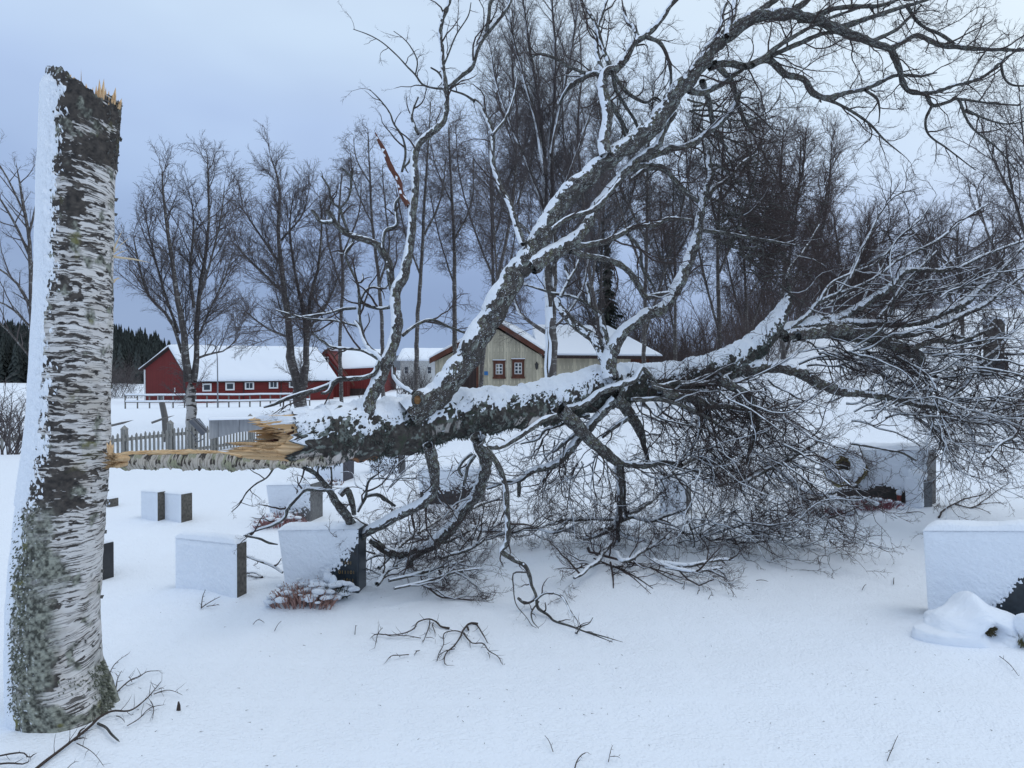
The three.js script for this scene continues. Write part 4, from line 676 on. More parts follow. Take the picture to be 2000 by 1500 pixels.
  const straw = new Wood(); for (const [a, b, c, d, w] of [[222, 502, 298, 514, 5], [222, 500, 252, 488, 2.4], [222, 490, 240, 448, 2.5], [222, 492, 256, 462, 2], [222, 486, 233, 462, 2], [222, 548, 238, 544, 4], [222, 552, 234, 540, 3], [221, 495, 246, 478, 1.6], [223, 240, 229, 262, 3]]) { const A = at(a, b, STUMP_D), B = at(c, d, STUMP_D + .02); straw.tube([A, A.clone().lerp(B, .5).add(V(0, .004, 0)), B], [w / 2 / FOCAL * STUMP_D, w * .35 / FOCAL * STUMP_D, .0008], 5); }
  part('straw_splinters', straw.build(), new THREE.MeshStandardMaterial({ color: new THREE.Color(.62, .50, .33), roughness: .8 }), t);
  // curls of loose bark along the right edge and moss tufts at the foot
  const fl = []; for (let i = 0; i < 60; i++) { const py = 200 + (i < 34 ? 130 : 1150) * rng(), [cx, R] = ring(py, 0), th = 1.15 + .8 * rng(), C = at(cx, py, STUMP_D), g = new THREE.CylinderGeometry(.006 + .006 * rng(), .005, .006 + .012 * rng(), 7, 1, true, 0, 2.4).rotateZ((rng() - .5) * .8).rotateY(th * 1 + rng()); g.translate(C.x + Math.sin(th) * (R + .004), C.y, -STUMP_D + Math.cos(th) * (R + .004)); fl.push(g); }
  const flm = BARK_WHITE.clone(); flm.map = barkTex; flm.bumpMap = null; flm.side = THREE.DoubleSide; part('bark_flakes', mergeGeometries(fl), flm, t, { kind: 'stuff' });
  const moss = new Wood(); for (let i = 0; i < 900; i++) { const low = i < 500, py = low ? 1300 + 135 * rng() : 990 + 380 * rng(), [cx, R] = ring(py, 0), th = low ? .55 + 1.4 * rng() : -.95 + .85 * rng(), C = at(cx, py, STUMP_D), L = low ? .010 + .016 * rng() : .005 + .009 * rng(), a = V(C.x + Math.sin(th) * (R + .002), C.y, -STUMP_D + Math.cos(th) * (R + .002)), dd = V(Math.sin(th) + (rng() - .5), .4 - rng() * 1.1, Math.cos(th) + (rng() - .5)).normalize(); moss.tube([a, a.clone().addScaledVector(dd, L * .6), a.clone().addScaledVector(dd, L).add(V(0, -.004, 0))], [.0035, .003, .001], 4); }
  part('lichen', moss.build(), new THREE.MeshStandardMaterial({ color: new THREE.Color(.13, .14, .105), roughness: 1 }), t, { kind: 'stuff' });
  rebase(t, base);
}

// ================================================================ the fallen birch
const TREE = thing('fallen_birch', 'huge fallen birch lying across the graves, limbs up and crown crushed in snow', 'fallen tree');
const TW = new Wood(), TWF = new Wood(), TWS = new Wood(); let nBr = 0;
const frng = rngOf(4242);
const toGroundSnow = (q, r) => { const L = []; for (let i = 0; i < q.length; i++) L.push(V(q[i].x, q[i].y + r[i] * .75, q[i].z)); return L; };
function twigSink(q, r, cfg, lvl) {
  (r[0] > .0042 ? TW : TWF).tube(q, r, r[0] > .006 ? 4 : 3);
  const flat = Math.abs(q[q.length - 1].y - q[0].y) / (q[q.length - 1].distanceTo(q[0]) + 1e-6);
  if (cfg.snow && frng() < cfg.snow * .8 && flat < .6) TWS.tube(toGroundSnow(q, r), r.map((x, i) => (x * .85 + .0022) * (1 - .3 * i / r.length)), 3);
}
const FSPRAY = [];
const TWP = (k, g = 1, snow = .35, extra = {}) => [{ gap: .125 * g, ang: .75, len: .55 * k, r: .0070, segs: 7, gnarl: .75, up: .05, t0: .12, taper: .45, snow, min: 1, ...extra }, { gap: .062 * Math.max(.7, g), ang: .7, len: .26 * k, up: 0, t0: .12, spray: FSPRAY }];
/** one traced limb: [x, y, width] pixel triples, its depth going from d0 to d1 (or lying on the snow with a lift) */
function br(d0, d1, a, o = {}) {
  const pts = [], rad = [], n = a.length / 3; let tot = 0; const cum = [0]; for (let i = 1; i < n; i++) { tot += Math.hypot(a[i * 3] - a[i * 3 - 3], a[i * 3 + 1] - a[i * 3 - 2]); cum.push(tot); }
  for (let i = 0; i < n; i++) { const d = lerp(d0, d1, cum[i] / tot); let p; if (o.lie !== undefined) { p = gp(a[i * 3], a[i * 3 + 1], o.lie); } else p = at(a[i * 3], a[i * 3 + 1], d); pts.push(p); rad.push(a[i * 3 + 2] * (a[2] > 40 ? .80 : a[2] > 24 ? .9 : 1) / 2 / FOCAL * Math.abs(p.z)); }
  const big = rad[0] > .03, [q, r, L] = smoothLine(pts, rad, rad[0] > .08 ? .0125 : big ? .016 : rad[0] > .012 ? .022 : .03, o.gnarl ?? .22, ++nBr);
  if (o.lie !== undefined || o.floor) q.forEach((p, i) => { p.y = Math.max(p.y, ground(p.x, p.z) + r[i] * .4); });
  const sides = rad[0] > .08 ? 64 : rad[0] > .05 ? 44 : rad[0] > .025 ? 30 : rad[0] > .012 ? 14 : 8;
  const g = limbGeo(q, r, { sides, relief: rad[0] > .018 ? Math.min(.009, rad[0] * .14) : 0, freq: rad[0] > .05 ? 26 : 45, snow: o.snow === 0 ? 0 : (o.snow ?? 1) * Math.min(.0085, .0035 + rad[0] * .12), cut: (o.cut ?? .46) - (rad[0] > .05 ? .04 : 0), nzAmp: .45, wind: o.wind ?? V(-.6, .8, .1), uRep: Math.max(1, Math.round(rad[0] * 6.283 / .34)), vPer: .34, seed: nBr, snowEnd: o.snowEnd ?? 1, grain: 1.35, capStart: !!o.cap });
  const b = part(o.name ?? 'branch', g.bark, o.mat ?? BARK, TREE, o.label ? { label: o.label } : undefined); if (g.snow) part('snow', g.snow, SNOW, b);
  if (o.tw !== 0) sprout(q, r, TWP(o.tw ?? 1, o.tg ?? 1, o.ts ?? .3, o.ex), 0, frng, twigSink, { t0: o.t0, floor: true, pull: o.pull });
  return [q, r];
}
// ---- trunk
{
  const a = [562, 850, 112, 620, 848, 114, 700, 842, 118, 800, 826, 112, 900, 806, 96, 1000, 795, 90, 1100, 775, 88, 1180, 755, 88, 1250, 745, 72, 1330, 733, 63, 1400, 714, 60, 1460, 684, 56, 1505, 642, 46, 1530, 600, 30, 1541, 570, 18, 1536, 545, 8], d0 = 4.55, d1 = 7.0;
  const pts = [], rad = [], n = a.length / 3; for (let i = 0; i < n; i++) { const d = lerp(d0, d1, Math.pow(clamp((a[i * 3] - 562) / 980), 1.15)); pts.push(at(a[i * 3], a[i * 3 + 1] + 2, d)); rad.push((a[i * 3 + 2] - 6) / 2 / FOCAL * d); }
  const [q, r, L] = smoothLine(pts, rad, .0135, .05, 5);
  const tt = tex(2048, 512, (v, u) => { const th = u, s = v, X = s * L, Y = u * .9; const n1 = fbm(X * 22, Y * 22, 3.3, 4), l = fbm(X * 30 + 4, Y * 30, 8.1, 4), f = fbm(X * 80, Y * 80, 1.1, 2);
    let c = mix3([.028, .025, .023], [.10, .088, .078], clamp(.45 + n1 * .8 + f * .5)); c = mix3(c, [.19, .215, .195], .9 * sstep(.10, .40, l + f * .35 + .2 * fbm(X * 5, Y * 5, 2, 2))); c = mix3(c, [.035, .05, .030], .7 * sstep(.2, .45, n1 - l * .4 + f * .2));
    const peel = Math.max(sstep(.006, .014, s) * sstep(.090, .065, s) * sstep(.315, .36, th) * sstep(.52, .45, th), .42 * sstep(.17, .18, s) * sstep(.25, .23, s) * sstep(.26, .28, th) * sstep(.35, .32, th), .8 * sstep(.30, .34, s) * sstep(.40, .37, s) * sstep(.3, .33, th) * sstep(.42, .39, th));
    const st = fbm(X * 70 + 14 * Y, Y * 10, 5, 3), pk = sstep(-.10, .12, st + (peel - .62) * .8) * peel; c = mix3(c, mix3([.50, .44, .40], [.64, .60, .57], clamp(.5 + st)), clamp(pk * 1.3));
    c = mix3(c, [.30, .13, .05], .9 * sstep(.072, .080, s) * sstep(.108, .098, s) * sstep(.40, .43, th) * sstep(.52, .49, th) * sstep(-.1, .1, l)); return c; }, { srgb: true });
  // map: v runs along the trunk, u around it
  const bb = barkBump.clone(); bb.repeat.set(14, 3); bb.needsUpdate = true; const m = new THREE.MeshStandardMaterial({ map: tt, bumpMap: bb, bumpScale: .014, roughness: .95 });
  const g = limbGeo(q, r, { sides: 84, relief: .015, freq: 30, snow: .017, cut: .34, wind: V(-.25, .9, .32), uRep: 1, vPer: L, seed: 3, snowNoise: 11, grain: 1.7 });
  const uv = g.bark.attributes.uv; for (let i = 0; i < uv.count; i++) uv.setXY(i, uv.getY(i), uv.getX(i));   // along, around
  for (const gg of [g.bark, g.snow]) { const P = gg.attributes.position, T0 = q[2].clone().sub(q[0]).normalize(), N0 = V(0, 1, 0).addScaledVector(T0, -T0.y).normalize(), B0 = T0.clone().cross(N0), w = V(0, 0, 0); for (let i = 0; i < P.count; i++) { w.fromBufferAttribute(P, i).sub(q[0]); const t = w.dot(T0); if (t > .16) continue; const c = w.dot(N0), d = w.dot(B0), l = Math.hypot(c, d) || 1, ca = c / l, sa = d / l, sh = (.055 * vn3(ca * 3 + 2, sa * 3, 1) + .045 * Math.abs(vn3(ca * 9, sa * 9, 4)) + .02 * vn3(ca * 26, sa * 26, 6)) * (1 - Math.max(0, t) / .16); w.addScaledVector(T0, sh).add(q[0]); P.setXYZ(i, w.x, w.y, w.z); } gg.computeVertexNormals(); }
  const b = part('trunk', g.bark, m, TREE); part('snow', g.snow, SNOW, b, { label: 'snow lying along the top of the fallen trunk' });
  // shaggy lichen on the dark bark
  const lw = new Wood(), rr = rngOf(9); for (let i = 0; i < 5200; i++) { const k = Math.floor(rr() * q.length * .86), th = .9 + rr() * 2.5, T = q[Math.min(k + 1, q.length - 1)].clone().sub(q[Math.max(0, k - 1)]).normalize(), N = V(0, 1, 0).addScaledVector(T, -T.y).normalize(), B = T.clone().cross(N), d = N.multiplyScalar(Math.cos(th)).addScaledVector(B, Math.sin(th)), p = q[k].clone().addScaledVector(d, r[k] + .002), e = d.clone().add(V((rr() - .5) * 1.5, -.6 * rr(), (rr() - .5) * 1.5)).normalize(), l = .010 + .018 * rr(); if (fbm(p.x * 7, p.y * 7, p.z * 7, 2) < -.12) continue; lw.tube([p, p.clone().addScaledVector(e, l * .6), p.clone().addScaledVector(e, l).add(V(0, -.003, 0))], [.0042, .0034, .001], 3); }
  part('lichen', lw.build(), new THREE.MeshStandardMaterial({ color: new THREE.Color(.075, .088, .078), roughness: 1 }), b, { kind: 'stuff' });
  // the torn end: slabs and shards of fresh wood, a knot, a hollow
  const e0 = q[0], T0 = q[2].clone().sub(q[0]).normalize(), N0 = V(0, 1, 0).addScaledVector(T0, -T0.y).normalize(), B0 = T0.clone().cross(N0), R0 = r[0];
  const prof = [[-180, .25], [-140, .30], [-110, .22], [-80, .2], [-50, .12], [-20, .19], [10, .22], [35, .28], [50, .22], [64, .07], [85, .02], [104, .04], [114, .2], [124, .42], [138, .46], [150, .3], [165, .22], [180, .25]];
  const sleeve = (Rf, th, lenF, add, seed, t0 = -180, t1 = 180, sn = 0) => { const P = [], U = [], I = [], n = 150, K = 12, m = sn ? K + 1 : 2 * K + 2; for (let i = 0; i <= n; i++) { const deg = lerp(t0, t1, i / n), a = deg * Math.PI / 180, ca = Math.cos(a), sa = Math.sin(a); const tooth = Math.max(-.3, .55 * vn3(ca * 5 + seed, sa * 5, 2) + .5 * Math.abs(vn3(ca * 13, sa * 13, seed)) + .3 * vn3(ca * 31, sa * 31, seed + 4)); const len = (interp(prof, deg) * .86 * (.66 + .85 * tooth) * lenF + add * (.6 + tooth)); for (let k = 0; k < m; k++) { const inner = k > K, t = (inner ? 2 * K + 1 - k : k) / K, L = len * t * (sn ? .8 : 1), ridge = .007 * vn3(ca * 26, sa * 26, L * 7 + seed) + .006 * vn3(ca * 55, sa * 55, L * 14); let rad = R0 * Rf * (1 - .22 * t * t) + ridge * (.4 + t) - (inner ? th * (1 - .92 * t) : 0); let o = L - .13 * (1 - t); if (sn) { rad += sn * (.5 + 1.3 * fbm(ca * 5, L * 16, sa * 5 + 3, 3) - .9 * Math.pow(Math.abs(i / n - .5) * 2, 2) - .5 * t * t); } const p = e0.clone().addScaledVector(T0, -o).addScaledVector(N0, ca * rad).addScaledVector(B0, sa * rad); P.push(p.x, p.y, p.z); U.push(L * 2.2, deg / 360 * 3.2); } if (i) for (let k = 0; k + 1 < m; k++) { const x = (i - 1) * m + k, y = i * m + k; I.push(x, y, x + 1, y, y + 1, x + 1); } } const g2 = new THREE.BufferGeometry(); g2.setAttribute('position', new THREE.Float32BufferAttribute(P, 3)); g2.setAttribute('uv', new THREE.Float32BufferAttribute(U, 2)); g2.setIndex(I); g2.computeVertexNormals(); return g2; };
  const fibre = woodTex.clone(); fibre.needsUpdate = true; const WOOD2 = new THREE.MeshStandardMaterial({ map: woodTex, bumpMap: woodBump, bumpScale: .012, roughness: .8, side: THREE.DoubleSide });
  part('torn_wood', sleeve(.97, .03, 1, 0, 2), WOOD2, TREE, { label: 'pale splintered wood of the torn trunk end' });
  part('torn_wood', sleeve(.72, .03, .45, .06, 9), WOOD2, TREE); part('torn_wood', sleeve(.45, .03, .2, .07, 15), WOOD2, TREE); part('torn_wood', sleeve(.25, .04, .1, .05, 22), WOOD_RED, TREE);
  const slab = new Wood(), rn = rngOf(21); for (let i = 0; i < 16; i++) { const y0 = 868 + rn() * 22, A = at(585, y0, 4.5 + rn() * .1), Bp = at(424 + rn() * 90, y0 + (rn() - .6) * 8 - 1, 4.24 + rn() * .12), w = (4 + 5 * rn()) / 2 / FOCAL * 4.4; slab.tube([A, A.clone().lerp(Bp, .4), A.clone().lerp(Bp, .8).add(V(0, (rn() - .5) * .008, 0)), Bp], [w, w, w * .7, .001], 4, { vPer: .1 }); } part('torn_wood', slab.build(), WOOD, TREE, { kind: 'stuff', label: 'long orange splinters under the torn end' });
  const hc = at(565, 840, 4.47); part('hollow', lumpy(new THREE.SphereGeometry(.04, 18, 12).scale(.95, .8, .4).rotateY(-.6).translate(hc.x, hc.y, hc.z), .02, 25, 8), new THREE.MeshStandardMaterial({ color: new THREE.Color(.06, .022, .012), roughness: 1 }), TREE);
  part('snow', sleeve(.985, 0, 1, 0, 2, -60, 70, .032), SNOW, TREE, { label: 'snow on the torn tip of the trunk' });
  // the hinge: a long strip of bark and wood still reaching to the stump
  const strip = (o) => { const P = [], U = [], I = [], ns = 260, nk = 12, m = 2 * nk + 2; for (let i = 0; i <= ns; i++) { const s = i / ns, px = lerp(o.x0, o.x1, s), d = lerp(3.3, 4.5, (px - 212) / 398); const jt = o.jag * (.7 * fbm(px * .05, o.seed, 1, 3) + .5 * Math.max(0, vn3(px * .22, o.seed, 7))), jb = o.jag * (fbm(px * .07, o.seed, 5, 3) + .8 * Math.max(0, vn3(px * .16, o.seed, 9)) + .5 * Math.max(0, vn3(px * .45, o.seed, 3)));
    const yt = interp(o.top, px) - jt * 3.2, yb = interp(o.bot, px) + jb * 4; for (let k = 0; k < m; k++) { const inner = k > nk, t = (inner ? m - 1 - k : k) / nk, bulge = Math.sin(Math.PI * clamp(t * .9 + .05)), c = at(px, lerp(yt, yb, t), d), z = o.z + (bulge * o.bulge + .005 * fbm(px * .06, t * 5, o.seed, 3)) - (inner ? o.th * Math.max(.08, Math.pow(bulge, .5)) : 0); P.push(c.x, c.y, c.z + z); U.push(s * 4, t * .35); } if (i) for (let k = 0; k < m; k++) { const A = (i - 1) * m + k, Bq = (i - 1) * m + (k + 1) % m; I.push(A, Bq, A + m, Bq, Bq + m, A + m); } }
    const g2 = new THREE.BufferGeometry(); g2.setAttribute('position', new THREE.Float32BufferAttribute(P, 3)); g2.setAttribute('uv', new THREE.Float32BufferAttribute(U, 2)); g2.setIndex(I); g2.computeVertexNormals(); return g2; };
  const stripBark = new THREE.MeshStandardMaterial({ roughness: .9, bumpMap: barkBump, bumpScale: .006, map: tex(1024, 256, (u, v) => { const s = fbm(u * 85, v * 4, 2, 4) + .25 * fbm(u * 18, v * 2, 9, 2), l = fbm(u * 14, v * 5, 6, 4), f = fbm(u * 90, v * 24, 4, 2); let c = mix3([.46, .42, .37], [.22, .195, .165], sstep(-.05, .3, s + f * .2)); c = mix3(c, [.23, .245, .145], .75 * sstep(-.02, .3, l)); return mix3(c, [.05, .042, .035], sstep(.18, .36, fbm(u * 20 + 9, v * 6, 8, 4) + (u > .62 && u < .78 ? .12 : -.02))); }, { srgb: true }) });
  part('bark_strip', strip({ x0: 222, x1: 640, top: [[222, 897], [260, 888], [330, 887], [430, 884], [470, 893], [520, 898], [580, 900], [640, 885]], bot: [[222, 908], [250, 917], [330, 914], [420, 916], [470, 918], [560, 912], [640, 906]], jag: 1, seed: 3, bulge: .035, th: .02, z: .02 }), stripBark, TREE, { label: 'long strip of bark still reaching back to the stump' });
  part('torn_wood', strip({ x0: 214, x1: 470, top: [[214, 889], [250, 882], [300, 880], [380, 879], [418, 881], [470, 890]], bot: [[214, 903], [300, 900], [470, 899]], jag: .5, seed: 8, bulge: .012, th: .03, z: -.012 }), WOOD, TREE, { label: 'long orange sliver of wood along the bark strip' });
  const hs = new Wood(), fanr = rngOf(5); for (let i = 0; i < 26; i++) { const A = at(250 - fanr() * 18, 893 + fanr() * 14, 3.26), Bp = at(190 + fanr() * 34, 880 + fanr() * 38, 3.08 + fanr() * .05), ww = (5 + 7 * fanr()) / 2 / FOCAL * 3.2; hs.tube([A, A.clone().lerp(Bp, .5), Bp], [ww, ww, ww * .35], 5, { vPer: .1 }); } for (const [x, y] of [[208, 862], [216, 858], [222, 866]]) hs.tube([at(216, 888, 3.12), at((x + 215) / 2, (y + 888) / 2, 3.12), at(x, y, 3.13)], [.010, .007, .001], 5);
  part('torn_wood', hs.build(), WOOD, TREE, { label: 'fan of orange splinters where the strip meets the stump' });
  // cut branch stub on the big limb's root
  const st = at(817, 781, 4.56); part('branch_stub', mergeGeometries([new THREE.TorusGeometry(.036, .016, 9, 20).scale(.85, 1.1, 1.2).rotateY(-.2).translate(st.x, st.y, st.z)]), BARK, TREE); part('stub_end', lumpy(new THREE.SphereGeometry(.034, 14, 10).scale(.85, 1.1, .5).translate(st.x, st.y, st.z), .008, 40), new THREE.MeshStandardMaterial({ map: woodTex, color: new THREE.Color(.30, .24, .18), roughness: .9 }), TREE);
}
// ---- great limbs
br(4.85, 6.2, [800, 806, 66, 845, 773, 64, 882, 742, 62, 922, 680, 60, 960, 612, 60, 1000, 545, 58, 1040, 485, 52, 1085, 418, 48, 1127, 362, 46, 1182, 318, 40, 1240, 277, 42, 1285, 235, 42, 1330, 170, 38, 1380, 110, 34, 1420, 70, 32, 1470, 36, 30, 1530, 27, 28, 1590, 36, 24, 1640, 60, 22, 1700, 82, 18, 1738, 98, 16, 1755, 130, 14, 1762, 155, 13, 1776, 178, 11, 1810, 182, 10, 1870, 166, 8, 1920, 150, 7, 1960, 116, 5, 1992, 94, 3], { snowEnd: .45, tw: 1.2, tg: 1.25, ts: .1, t0: .45 });
br(6.05, 6.3, [1738, 96, 12, 1765, 82, 9, 1790, 70, 9, 1840, 88, 10, 1900, 95, 8, 1960, 97, 7, 2015, 98, 5], { ts: .05, snow: .5, cut: .6 });
br(5.9, 6.1, [1640, 55, 12, 1700, 35, 9, 1750, 18, 8, 1800, 3, 6, 1860, -20, 4], { ts: .05, snow: 0 });
br(6.1, 6.2, [1770, 8, 8, 1790, 40, 6, 1810, 56, 6, 1835, 66, 7, 1870, 90, 5], { ts: 0, snow: 0 });
br(5.8, 6.1, [1560, 40, 12, 1640, 16, 9, 1720, 10, 7, 1780, -10, 4], { ts: 0, snow: 0 }); br(5.7, 6, [1470, 40, 14, 1500, 10, 12, 1540, -20, 9], { ts: 0, snow: 0 }); br(5.75, 6, [1530, 30, 14, 1570, 5, 12, 1600, -25, 9], { ts: 0, snow: 0 });
br(6.1, 6.25, [1810, 182, 9, 1821, 205, 8, 1850, 200, 6, 1870, 193, 6, 1886, 228, 5, 1902, 252, 4, 1948, 290, 3, 1990, 340, 2], { ts: .05, snow: 0, tw: .8 });
br(6.1, 6.2, [1820, 206, 6, 1808, 235, 5, 1812, 260, 4, 1850, 290, 3, 1905, 332, 2], { ts: 0, snow: 0, tw: .8 }); br(6.2, 6.4, [1868, 193, 6, 1920, 200, 4, 1990, 206, 3], { ts: 0, snow: 0, tw: .7 }); br(6.15, 6.3, [1886, 214, 5, 1920, 230, 4, 1965, 242, 3, 2010, 236, 2], { ts: 0, snow: 0, tw: .7 });
br(6.2, 6.3, [1955, 118, 5, 1960, 150, 5, 1975, 165, 4, 2020, 168, 3], { ts: 0, snow: 0, tw: .7 }); br(5.9, 6.1, [1700, 82, 8, 1745, 62, 7, 1780, 30, 5, 1800, 10, 3], { ts: 0, snow: 0 });
br(5.65, 6.1, [1385, 128, 15, 1425, 125, 13, 1457, 130, 13, 1500, 116, 14, 1532, 145, 12, 1567, 155, 12, 1587, 180, 13, 1612, 190, 11, 1650, 182, 9, 1700, 170, 8, 1750, 147, 7, 1800, 148, 5, 1830, 142, 3], { ts: .05, snow: .4, cut: .6 });
br(5.66, 5.9, [1457, 130, 12, 1508, 107, 10, 1560, 85, 9, 1605, 66, 8, 1640, 62, 5], { ts: 0, snow: 0 }); br(5.6, 5.9, [1470, 128, 10, 1540, 78, 8, 1610, 40, 6, 1700, 8, 4], { ts: 0, snow: 0 });
br(5.6, 5.8, [1345, 178, 13, 1373, 181, 12, 1410, 163, 11, 1450, 134, 9], { ts: 0, snow: .4 }); br(5.9, 6.3, [1590, 186, 7, 1640, 205, 6, 1690, 235, 5, 1730, 275, 3, 1760, 300, 2], { ts: 0, snow: 0, tw: .9 }); br(5.9, 6.3, [1690, 176, 6, 1714, 195, 5, 1718, 215, 3, 1716, 240, 2], { ts: 0, snow: 0, tw: .6 });
br(5.55, 5.9, [1418, 72, 12, 1430, 35, 12, 1436, -5, 10], { ts: .1, tw: .6 }); br(5.6, 5.7, [1384, 100, 9, 1392, 78, 8, 1408, 50, 7, 1412, 22, 7, 1420, 6, 5], { ts: .1, tw: .5 });
br(5.6, 6.2, [1370, 160, 12, 1382, 190, 11, 1390, 230, 10, 1400, 262, 8, 1420, 290, 6], { ts: 0, snow: 0 }); br(5.6, 6.2, [1396, 122, 12, 1432, 165, 11, 1440, 195, 9, 1452, 230, 7, 1470, 260, 5], { ts: 0, snow: 0 });
// second limb
br(5.12, 5.6, [1034, 520, 44, 1077, 491, 40, 1112, 476, 38, 1133, 458, 26, 1152, 430, 24, 1168, 400, 22, 1190, 372, 20, 1212, 345, 20, 1232, 325, 20, 1258, 303, 19, 1280, 288, 17, 1292, 264, 17, 1304, 240, 16, 1317, 220, 14], { tw: .9, ts: .3, t0: .4 });
br(5.55, 6.0, [1252, 312, 15, 1282, 301, 14, 1305, 292, 14, 1340, 285, 12, 1363, 273, 11, 1387, 257, 10, 1410, 238, 9, 1433, 210, 8, 1445, 180, 6], { ts: .3 });
br(5.5, 5.9, [1232, 330, 12, 1262, 322, 10, 1300, 330, 9, 1330, 372, 8, 1362, 390, 7], { ts: .2 }); br(5.2, 5.7, [1112, 478, 14, 1135, 480, 12, 1180, 473, 11, 1209, 459, 10, 1236, 446, 9, 1282, 438, 8, 1305, 427, 7, 1352, 430, 4], { ts: .2 });
br(5.2, 5.8, [1115, 490, 13, 1150, 500, 11, 1195, 512, 11, 1228, 530, 12, 1247, 558, 12, 1261, 580, 11, 1282, 577, 10, 1306, 572, 9], { ts: .3 }); br(5.0, 5.25, [1078, 448, 9, 1110, 426, 9, 1155, 412, 10, 1182, 388, 9, 1212, 350, 6], { ts: .3, tw: .5, tg: 2 });
br(5.5, 5.9, [1222, 455, 7, 1250, 487, 6, 1254, 520, 6, 1268, 545, 5, 1280, 566, 4], { ts: .1, snow: .5 });
// upright limbs from the great limb
br(5.1, 5.6, [1022, 478, 14, 1007, 431, 12, 993, 393, 11, 979, 372, 11, 972, 347, 10, 963, 315, 10, 961, 257, 9, 951, 233, 9, 935, 203, 8, 926, 196, 7], { wind: V(-.8, .5, .2), tw: .8, tg: 1.5, ts: .1 }); br(5.4, 5.6, [926, 197, 5, 905, 184, 4, 880, 176, 3], { ts: 0, tw: .5, snow: 0 }); br(5.35, 5.6, [963, 262, 6, 985, 235, 5, 1003, 190, 4, 1010, 150, 2], { ts: 0, tw: .7 });
br(5.3, 5.6, [1183, 302, 22, 1180, 280, 22, 1186, 240, 20, 1184, 205, 20, 1178, 165, 19, 1182, 142, 18, 1202, 135, 16, 1222, 115, 14, 1238, 85, 13, 1262, 70, 12, 1290, 40, 9, 1312, 8, 7, 1325, -10, 6], { wind: V(-.85, .4, .25), tw: .9, ts: .1, tg: .9 });
br(5.5, 5.7, [1180, 150, 12, 1165, 143, 11, 1145, 148, 11, 1118, 165, 10, 1102, 185, 7, 1092, 205, 4], { tw: .7 }); br(5.5, 5.7, [1142, 143, 7, 1110, 130, 7, 1080, 112, 6, 1050, 106, 5, 1032, 118, 3], { mat: BARK, tw: .7, snow: 0 });
br(5.5, 5.8, [1176, 140, 10, 1166, 100, 8, 1166, 60, 7, 1178, 25, 6, 1190, -12, 4], { tw: .8, ts: .1 }); br(5.5, 5.7, [1196, 140, 10, 1180, 100, 9, 1160, 40, 7, 1140, 10, 5, 1130, -10, 3], { tw: .8, ts: .1 });
br(5.5, 5.7, [1246, 80, 10, 1240, 55, 9, 1226, 42, 8, 1218, 15, 6], { tw: .5 }); br(5.5, 5.6, [1262, 72, 9, 1290, 85, 8, 1306, 120, 7, 1310, 150, 6, 1310, 178, 5], { tw: .8, tg: .7, snow: .5 }); br(5.4, 5.7, [1192, 200, 12, 1210, 230, 9, 1225, 258, 8], { tw: .5, snow: 0 }); br(5.4, 5.7, [1195, 140, 9, 1225, 180, 8, 1262, 200, 6, 1280, 190, 5, 1298, 205, 3], { tw: .7, snow: .5 }); br(5.4, 5.7, [1196, 140, 8, 1205, 180, 7, 1240, 235, 6, 1248, 258, 4], { tw: .6, snow: 0 });
// curved snowy limb and its neighbours
br(5.75, 6.3, [1192, 742, 34, 1190, 700, 34, 1222, 645, 27, 1258, 621, 26, 1292, 601, 25, 1307, 584, 25, 1325, 552, 25, 1340, 519, 23, 1354, 484, 21, 1363, 449, 19, 1369, 417, 17, 1371, 393, 15, 1382, 362, 12, 1388, 340, 11, 1385, 314, 10, 1382, 295, 7], { ts: .25, t0: .45, wind: V(-.75, .6, .2) });
br(6.2, 6.6, [1370, 398, 10, 1394, 368, 9, 1417, 354, 8, 1433, 337, 7, 1450, 318, 6, 1480, 300, 4], { ts: .3 }); br(6.2, 6.2, [1366, 395, 9, 1336, 371, 9, 1312, 344, 8, 1288, 328, 9, 1260, 333, 9, 1232, 350, 6], { ts: .2 }); br(6.2, 6.6, [1365, 450, 7, 1400, 454, 8, 1440, 460, 7, 1500, 470, 5, 1560, 480, 3], { ts: .2 });
br(5.8, 6.0, [1188, 720, 20, 1160, 660, 19, 1135, 643, 17, 1110, 622, 16, 1094, 601, 14, 1087, 582, 10], { tw: .6, wind: V(-.6, .7, .3) }); br(5.95, 6.05, [1095, 580, 7, 1103, 562, 7, 1111, 546, 6, 1106, 528, 6, 1102, 515, 4], { tw: .4 }); br(5.8, 6, [1192, 700, 15, 1180, 645, 13, 1173, 615, 11, 1154, 596, 8, 1150, 573, 7, 1146, 552, 6], { tw: .7 }); br(5.95, 6.1, [1155, 598, 6, 1120, 580, 6, 1080, 572, 5, 1045, 562, 4, 1020, 555, 2], { tw: .6 }); br(5.95, 6.1, [1110, 548, 6, 1122, 528, 5, 1130, 508, 3], { tw: .4 });
// upright left limb with broken ends
br(4.72, 5.35, [714, 815, 34, 722, 785, 31, 738, 749, 28, 754, 712, 27, 768, 677, 24, 776, 636, 25, 774, 600, 23, 773, 568, 21, 787, 538, 21, 796, 505, 20, 803, 463, 18, 806, 417, 17, 812, 370, 16, 810, 322, 16, 811, 294, 15, 824, 273, 15, 852, 252, 14, 867, 233, 12, 873, 198, 11, 871, 166, 11, 864, 131, 9, 864, 93, 8, 860, 63, 8, 867, 30, 8, 877, 5, 8, 880, -15, 6], { wind: V(-.8, .5, .15), t0: .55, tw: .7, tg: 1.8, ts: 0, snow: .8 });
br(5.2, 5.4, [878, 168, 9, 903, 147, 9, 922, 131, 9, 931, 100, 8, 949, 67, 8, 970, 42, 7, 993, 14, 6, 1000, -10, 5], { tw: .7, tg: 1.5, ts: 0, mat: BARK, snow: .4 }); br(5.3, 5.4, [951, 62, 7, 955, 30, 7, 958, 5, 7, 975, -12, 5], { tw: .5, ts: 0, snow: 0 });
